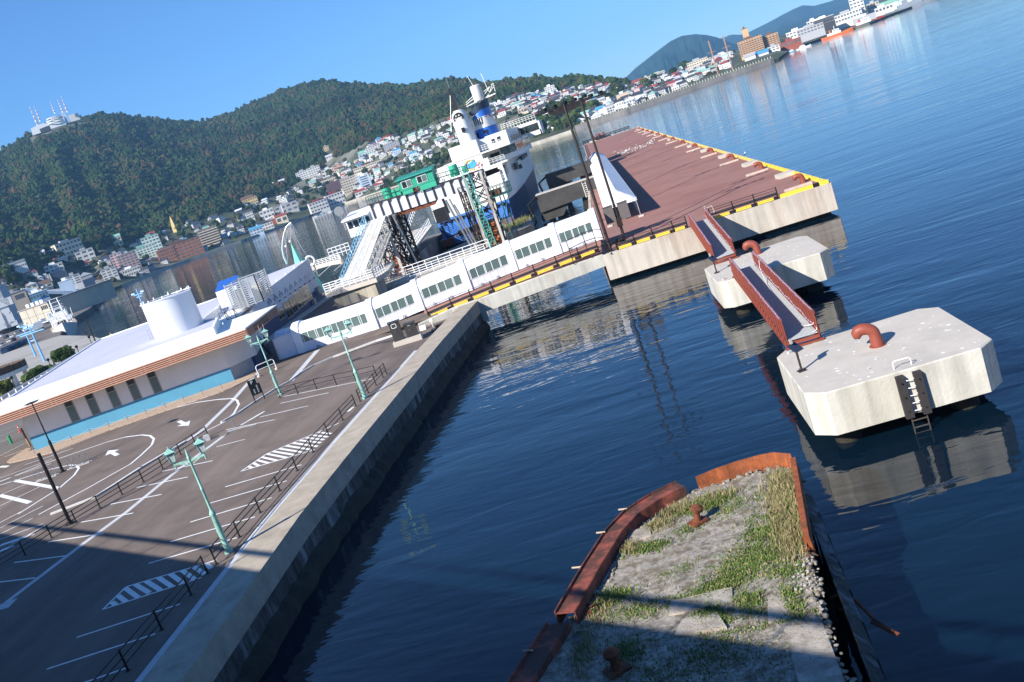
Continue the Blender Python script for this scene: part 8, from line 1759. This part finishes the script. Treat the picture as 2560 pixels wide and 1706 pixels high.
m=MB();m.hexa([PP(.25,-3.4,2.6),PP(.62,-3.4,2.6),PP(.62,3.4,2.6),PP(.25,3.4,2.6)],[PP(.27,-3.2,6.5),PP(.58,-3.2,6.5),PP(.58,3.2,6.5),PP(.27,3.2,6.5)]);m.hexa([PP(.35,-2.8,6.5),PP(.55,-2.8,6.5),PP(.55,2.8,6.5),PP(.35,2.8,6.5)],[PP(.36,-2.6,9),PP(.53,-2.6,9),PP(.53,2.6,9),PP(.36,2.6,9)]);m.build('deckhouse',M_WHITE_DIRTY,t)
r8=random.Random(12);m=MB()
for k in range(5):m.bar(PP(.36+k*.035,-2.85,7.3),PP(.385+k*.035,-2.85,7.3),.1,.9)
m.bar(PP(.6,-2,5),PP(.6,2,5),.2,1.2);m.build('window',M_GLASS,t)
m=MB()
for u,h in((.15,10),(.3,13),(.46,14.5),(.62,11),(.78,9)):
 for s_ in(-1,1):m.bar(PP(u,s_*2.2,2.6),PP(u,s_*1.4,h),.28)
 m.bar(PP(u,-2.6,h*.8),PP(u,2.6,h*.8),.2);m.bar(PP(u,-2.2,h),PP(u,2.2,h),.22)
for k in range(34):u=r8 .uniform(.05,.85);v=r8 .choice((-1,1))*r8 .uniform(2,4.4);m.bar(PP(u,v,2.6),PP(u+r8 .uniform(-.05,.05),v+r8 .uniform(-1,1),r8 .uniform(5,10)),.16)
for k in range(14):u=r8 .uniform(.1,.8);m.bar(PP(u,r8 .uniform(-4,4),r8 .uniform(5,9)),PP(u+r8 .uniform(-.2,.2),r8 .uniform(-4,4),r8 .uniform(5,11)),.12)
m.build('rigging',M_WHITE,t);[o for o in t.children if o.name.startswith('rigging')]
m=MB()
for k in range(26):u=.98-.9*k/25;b=interp(u,[0,.08,.4,.7,.86,.95,1],[3.6,4.4,5,4.8,3.4,1.5,.1]);h=interp(u,[0,.4,.7,.86,.95,1],[3,2.6,3.2,4.2,5,5.5]);m.bar(PP(u,b,h),PP(u,b,h+1.1),.12);m.bar(PP(u,-b,h),PP(u,-b,h+1.1),.12)
m.build('bulwark_rail',mat('rust_cream_rail',(.55,.40,.28),.7),t)
t=thing('float_boom','string of blue floats across the boat basin','boom',(-175,290,0));m=MB();a,b=Vector((-204,331.5,.1)),Vector((-146.5,248,.1))
for k in range(44):m.ball(a.lerp(b,k/43)+up*(.1),.75,8,6,0,(1.1,1,.7))
m.build('float',mat('blue_float',(.12,.30,.50),.5),t);[o for o in t.children][0]['kind']='stuff'
def light_pole(p,h,label,cross):
 t=thing('light_pole',label,'light pole',tuple(p),'pale blue light poles on the market quay');m=MB();m.tube([p,p+up*h],[.3,.16],8);m.build('pole',mat('light_blue_pole',(.17,.40,.66),.5),t)
 m=MB()
 for zc,L2 in cross:m.bar(p+up*zc+Vector((-L2,L2*.2,0)),p+up*zc+Vector((L2,-L2*.2,0)),.22)
 m.build('cross_arm',MATS['light_blue_pole'],t)
 for s_ in(-1,1):m=MB();zc,L2=cross[0];q=p+up*(zc+.2)+Vector((s_*L2,-s_*L2*.2,0));m.obox(tuple(q),(.9,.5,.4));m.build('floodlight',mat('pale_blue_lamp',(.40,.58,.72),.4),t)
light_pole(Vector((-159,240.4,QZ)),8.7,'pale blue light pole leftmost on the market quay',[(8.3,1.2),(6.5,3.2)]);light_pole(Vector((-136.5,208.6,QZ)),8.5,'pale blue light pole right of the leftmost one',[(8.2,1.0),(7.0,3.6)]);light_pole(Vector((-118.6,227,QZ)),8.3,'pale blue light pole rising behind the terminal roof',[(6.9,1.4),(6.3,.8)])
t=thing('post','tall dark post standing before the boat basin','post',(-117.6,199.4,QZ));m=MB();m.tube([(-117.6,199.4,QZ),(-117.6,199.4,QZ+7.3)],[.16,.1],8);m.build('shaft',M_BLACK,t)
def park_lamp(p,h,label):
 t=thing('park_lamp',label,'park lamp',tuple(p),'dark park lamps behind the terminal');m=MB();m.tube([p,p+up*h*.86],.07,6);m.build('pole',M_BLACK,t);m=MB();m.tube([p+up*h*.84,p+up*h*.86,p+up*h,p+up*(h+.15)],[.1,.25,.32,.03],8);m.build('lantern',M_BLACK,t)
park_lamp(Vector((-109.3,175.6,QZ)),2.95,'dark park lamp just right of the small tree');park_lamp(Vector((-109.9,179.3,QZ)),2.8,'dark park lamp second to the right of the small tree');park_lamp(gz2(490,1360),2.6,'dark park lamp beside the statue');park_lamp(gz2(90,1520),2.7,'dark park lamp under the spiral ramp');park_lamp(gz2(865,1150),2.9,'dark park lamp by the tall dark post');park_lamp(gz2(160,1540),2.7,'dark park lamp at the hedge by the ramp column')
def small_tree(p,s,label):put_tree(p,s,label,'small trees behind the terminal',1)
small_tree(Vector((-109.6,173.5,QZ)),.46,'small wide tree with thin crown behind the terminal roof edge');
hp=[gz2(a,b)for a,b in((300,1470),(350,1440),(400,1415),(450,1390),(500,1375),(560,1350),(870,1165),(920,1130),(970,1105),(60,1560),(10,1580))]
for i,p in enumerate(hp):put_tree(p-up*1.0,[.36,.4,.36,.33,.3,.24,.2,.22,.2,.4,.4][i],'dark clipped shrub in the hedge behind the terminal','hedge shrubs behind the terminal',i%3,i)
p=Vector((-107.7,166.8,QZ));t=thing('statue','dark bronze figure on a plinth among the shrubs','statue',tuple(p));M_BRZ=mat('dark_bronze',(.03,.03,.028),.5,.4)
m=MB();m.obox(tuple(p),(.7,.7,.7));m.build('plinth',M_CONC,t)
def figure(name,p,h,mats_,parent=None,arm=.2):
 s=h/1.75;V_=[(0,0,.95),(0,0,1.2),(0,0,1.42),(0,0,1.52),(0,0,1.66),(-.2,0,1.4),(-.3,arm,1.12),(-.28,arm*1.6,.9),(.2,0,1.4),(.3,0,1.12),(.3,.08,.88),(-.1,0,.88),(-.12,.05,.48),(-.13,0,.06),(-.13,.14,.03),(.1,0,.88),(.14,-.05,.48),(.16,-.12,.06),(.16,.02,.03)]
 E_=[(0,1),(1,2),(2,3),(3,4),(2,5),(5,6),(6,7),(2,8),(8,9),(9,10),(0,11),(11,12),(12,13),(13,14),(0,15),(15,16),(16,17),(17,18)]
 R_=[.15,.15,.16,.06,.11,.07,.05,.04,.07,.05,.04,.1,.07,.045,.04,.1,.07,.045,.04]
 me=bpy.data.meshes.new(name);me.from_pydata([(x*s,y*s,z*s)for x,y,z in V_],E_,[]);o=bpy.data.objects.new(name,me);COL.objects.link(o)
 md=o.modifiers.new('skin','SKIN');
 for i,v in enumerate(me.skin_vertices[0].data):v.radius=(R_[i]*s,R_[i]*s*.8);v.use_root=i==0
 o.modifiers.new('sub','SUBSURF').levels=1;o.modifiers['sub'].render_levels=1
 for q in mats_:me.materials.append(q)
 if parent:o.parent=parent;o.location=p-parent.location
 else:o.location=p
 return o
figure('figure',p+up*.7,1.5,[M_BRZ],t,.5)
p=Vector((-117.2,205.6,QZ));t=thing('person','person in a yellow vest and dark trousers on the plaza edge','person',tuple(p))
figure('body',p,1.5,[mat('dark_trousers',(.03,.035,.05),.8)],t);m=MB();m.loft([[(p.x+rx*math.cos(a),p.y+ry*math.sin(a),p.z+z)for a in np.linspace(0,6.283,12,endpoint=False)]for z,rx,ry in((.78,.19,.15),(1.0,.19,.15),(1.2,.23,.16),(1.27,.12,.1))]);m.build('vest',mat('hi_vis_yellow',(.70,.62,.05),.7),t,True)
m=MB();m.ball((p.x,p.y-.01,p.z+1.43),.125,12,8,0,(1,1.05,1.1));m.build('head',mat('skin',(.45,.28,.20),.6),t,True);m=MB();m.ball((p.x,p.y+.02,p.z+1.47),.13,12,8,0,(1,1,.9));m.build('hair',M_BLACK,t,True)
e=gz2(252,1290,5.6);R_=6.3;c=Vector((e.x-.83*R_,e.y-.56*R_,0));t=thing('spiral_ramp','white round spiral footbridge ramp with brown mesh railing at the left edge','ramp',(c.x,c.y,QZ))
m=MB();A_=np.linspace(0,6.283,48,endpoint=False);cyl=lambda r,z:[(c.x+r*math.cos(a),c.y+r*math.sin(a),z)for a in A_]
m.loft([cyl(R_*.55,4.9),cyl(R_,4.9),cyl(R_,5.6),cyl(R_*.97,5.6),cyl(R_*.97,5.2),cyl(R_*.58,5.2),cyl(R_*.58,5.6),cyl(R_*.55,5.6)],0,False);m.build('ramp_deck',M_WHITE_DIRTY,t)
m=MB();m.loft([cyl(R_*.985,5.6),cyl(R_*.985,6.75)],0,False);m.loft([cyl(R_*.57,5.6),cyl(R_*.57,6.75)],0,False);m.build('mesh_railing',mat('brown_mesh',(.10,.065,.045),.7,0,.2,3),t)
for a in np.linspace(0,6.283,22,endpoint=False):m=MB();q=Vector((c.x+R_*.99*math.cos(a),c.y+R_*.99*math.sin(a),5.6));m.bar(q,q+up*1.25,.08);m.build('railing_post',M_BROWN,t)
for a in(-1.1,-.3,.6,2.2,3.6):m=MB();q=Vector((c.x+R_*.85*math.cos(a),c.y+R_*.85*math.sin(a),QZ));m.tube([q,q+up*2.3],[.45,.4],14);m.build('column',M_WHITE_DIRTY,t,True)
def truck(p,rz,label,box=True,s=1.0):
 t=thing('truck',label,'truck',tuple(p),'trucks on the market quay');ca,sa=math.cos(rz),math.sin(rz);P=lambda x,y,z:(p.x+(ca*x-sa*y)*s,p.y+(sa*x+ca*y)*s,p.z+z*s)
 def hx(m,x0,x1,y,z0_,z1_,x2=None):m.hexa([P(x0,-y,z0_),P(x1,-y,z0_),P(x1,y,z0_),P(x0,y,z0_)],[P(x0,-y,z1_),P(x2 or x1,-y,z1_),P(x2 or x1,y,z1_),P(x0,y,z1_)])
 m=MB();hx(m,2.6,4.3,1.15,.6,1.5);hx(m,2.6,4.3,1.1,1.5,2.6,4.0);m.build('cab',M_WHITE,t)
 m=MB();m.hexa([P(4.22,-.95,1.6),P(4.32,-.95,1.6),P(4.32,.95,1.6),P(4.22,.95,1.6)],[P(4.0,-.95,2.4),P(4.1,-.95,2.4),P(4.1,.95,2.4),P(4.0,.95,2.4)]);m.build('windscreen',M_GLASS,t)
 m=MB()
 if box:hx(m,-3.6,2.4,1.2,.9,3.3)
 else:hx(m,-3.6,2.4,1.15,.8,1.2)
 m.build('cargo_box' if box else 'flat_bed',mat('pale_cargo_box',(.60,.62,.64),.5),t)
 for x in(3.4,-1.4,-2.6):
  for y in(-1.0,1.0):m=MB();m.tube([P(x,y-.14,.5),P(x,y+.14,.5)],.5*s,12);m.build('wheel',M_RUB,t)
for(a,b),rz,l,bx_ in(((330,1000),2.2,'white box truck nearest on the market quay',True),((375,975),2.2,'white box truck second on the market quay',True),((440,915),2.6,'white flatbed truck before the beige hall',False),((850,715),2.2,'white truck beside the fishing boat stern',True),((905,690),2.0,'white truck farthest along the basin quay',True)):truck(gz2(a,b),rz,l,bx_,1.25)
def car(p,rz,col,label):
 t=thing('parked_car',label,'car',tuple(p),None);ca,sa=math.cos(rz),math.sin(rz);P=lambda x,y,z:(p.x+ca*x-sa*y,p.y+sa*x+ca*y,p.z+z)
 m=MB();m.loft([[P(x,-y,.25),P(x,-y,z),P(x,y,z),P(x,y,.25)]for x,y,z in((-2.1,.75,.75),(-1.95,.82,.95),(.9,.85,.95),(1.9,.8,.8),(2.1,.7,.6))]);m.build('body',col,t)
 m=MB();m.loft([[P(x0*k,-.78*k2,z),P(x1*k,-.78*k2,z),P(x1*k,.78*k2,z),P(x0*k,.78*k2,z)]for x0,x1,k,k2,z in((-1.9,.95,1,1,.93),(-1.5,.35,1,.85,1.5))]);c=m.build('cabin',M_GLASS,t)
 m=MB();m.hexa([P(-1.5,-.66,1.5),P(.35,-.66,1.5),P(.35,.66,1.5),P(-1.5,.66,1.5)],[P(-1.4,-.6,1.56),P(.25,-.6,1.56),P(.25,.6,1.56),P(-1.4,.6,1.56)]);m.build('roof',col,t)
 for x in(-1.3,1.3):
  for y in(-.75,.75):m=MB();m.tube([P(x,y-.1,.32),P(x,y+.1,.32)],.32,10);m.build('wheel',M_RUB,t)
CC={'white':M_WHITE,'silver':mat('silver_car_paint',(.5,.51,.53),.3,.3),'black':mat('black_car_paint',(.02,.02,.025),.25),'red':mat('red_car_paint',(.4,.03,.03),.3),'blue':mat('blue_car_paint',(.05,.12,.3),.3)}
for i,(a,b,cn)in enumerate(((85,1090,'white'),(25,1125,'silver'),(10,1040,'white'),(110,1045,'white'),(150,1010,'silver'),(60,1050,'black'),(190,1000,'blue'),(130,1080,'black'),(235,985,'white'),(300,1090,'white'),(470,890,'black'))):car(gz2(a,b),2.2+.2*(i%3),CC[cn],cn+' parked car on the market quay, '+['nearest the spiral ramp','at the frame edge','behind the frame edge one','in the second row','below the blank wall','in the middle of the group','beside the blue lamp arm','in front of the second row','next to the box trucks','alone on the quay apron','by the beige hall corner'][i])
r9=random.Random(5)
for i in range(22):
 a,b=lerp(50,230,i%11/10)+r9 .uniform(-3,3),lerp(1175,1095,i%11/10)+(14 if i>10 else 0);p=gz2(a,b);m=MB();m.obox(tuple(p),(2.1,2.1,1.5),.6);m.obox((p.x,p.y,p.z+1.5),(2.3,2.3,.15),.6);tag(m.build('fish_crate',mat('dark_blue_crate',(.03,.06,.13),.5,0,.2,2)),'dark blue fish tub in the double row on the market quay','crate','dark blue fish tubs on the market quay')
m=MB();m.box(-9000,6500,-300,12500,-4,900)
hz_=m.build('haze',[]);hz_['kind']='stuff';hz_['label']='thin pale blue air over the bay';hz_['category']='haze'
mh=bpy.data.materials.new('haze_air');mh.use_nodes=True;nt=mh.node_tree;nt.nodes.clear();o=nt.nodes.new('ShaderNodeOutputMaterial');v=nt.nodes.new('ShaderNodeVolumePrincipled')
v.inputs['Color'].default_value=(.27,.60,1.0,1);v.inputs['Density'].default_value=7.5e-5;v.inputs['Anisotropy'].default_value=.0
nt.links.new(v.outputs[0],o.inputs['Volume']);hz_.data.materials.append(mh)
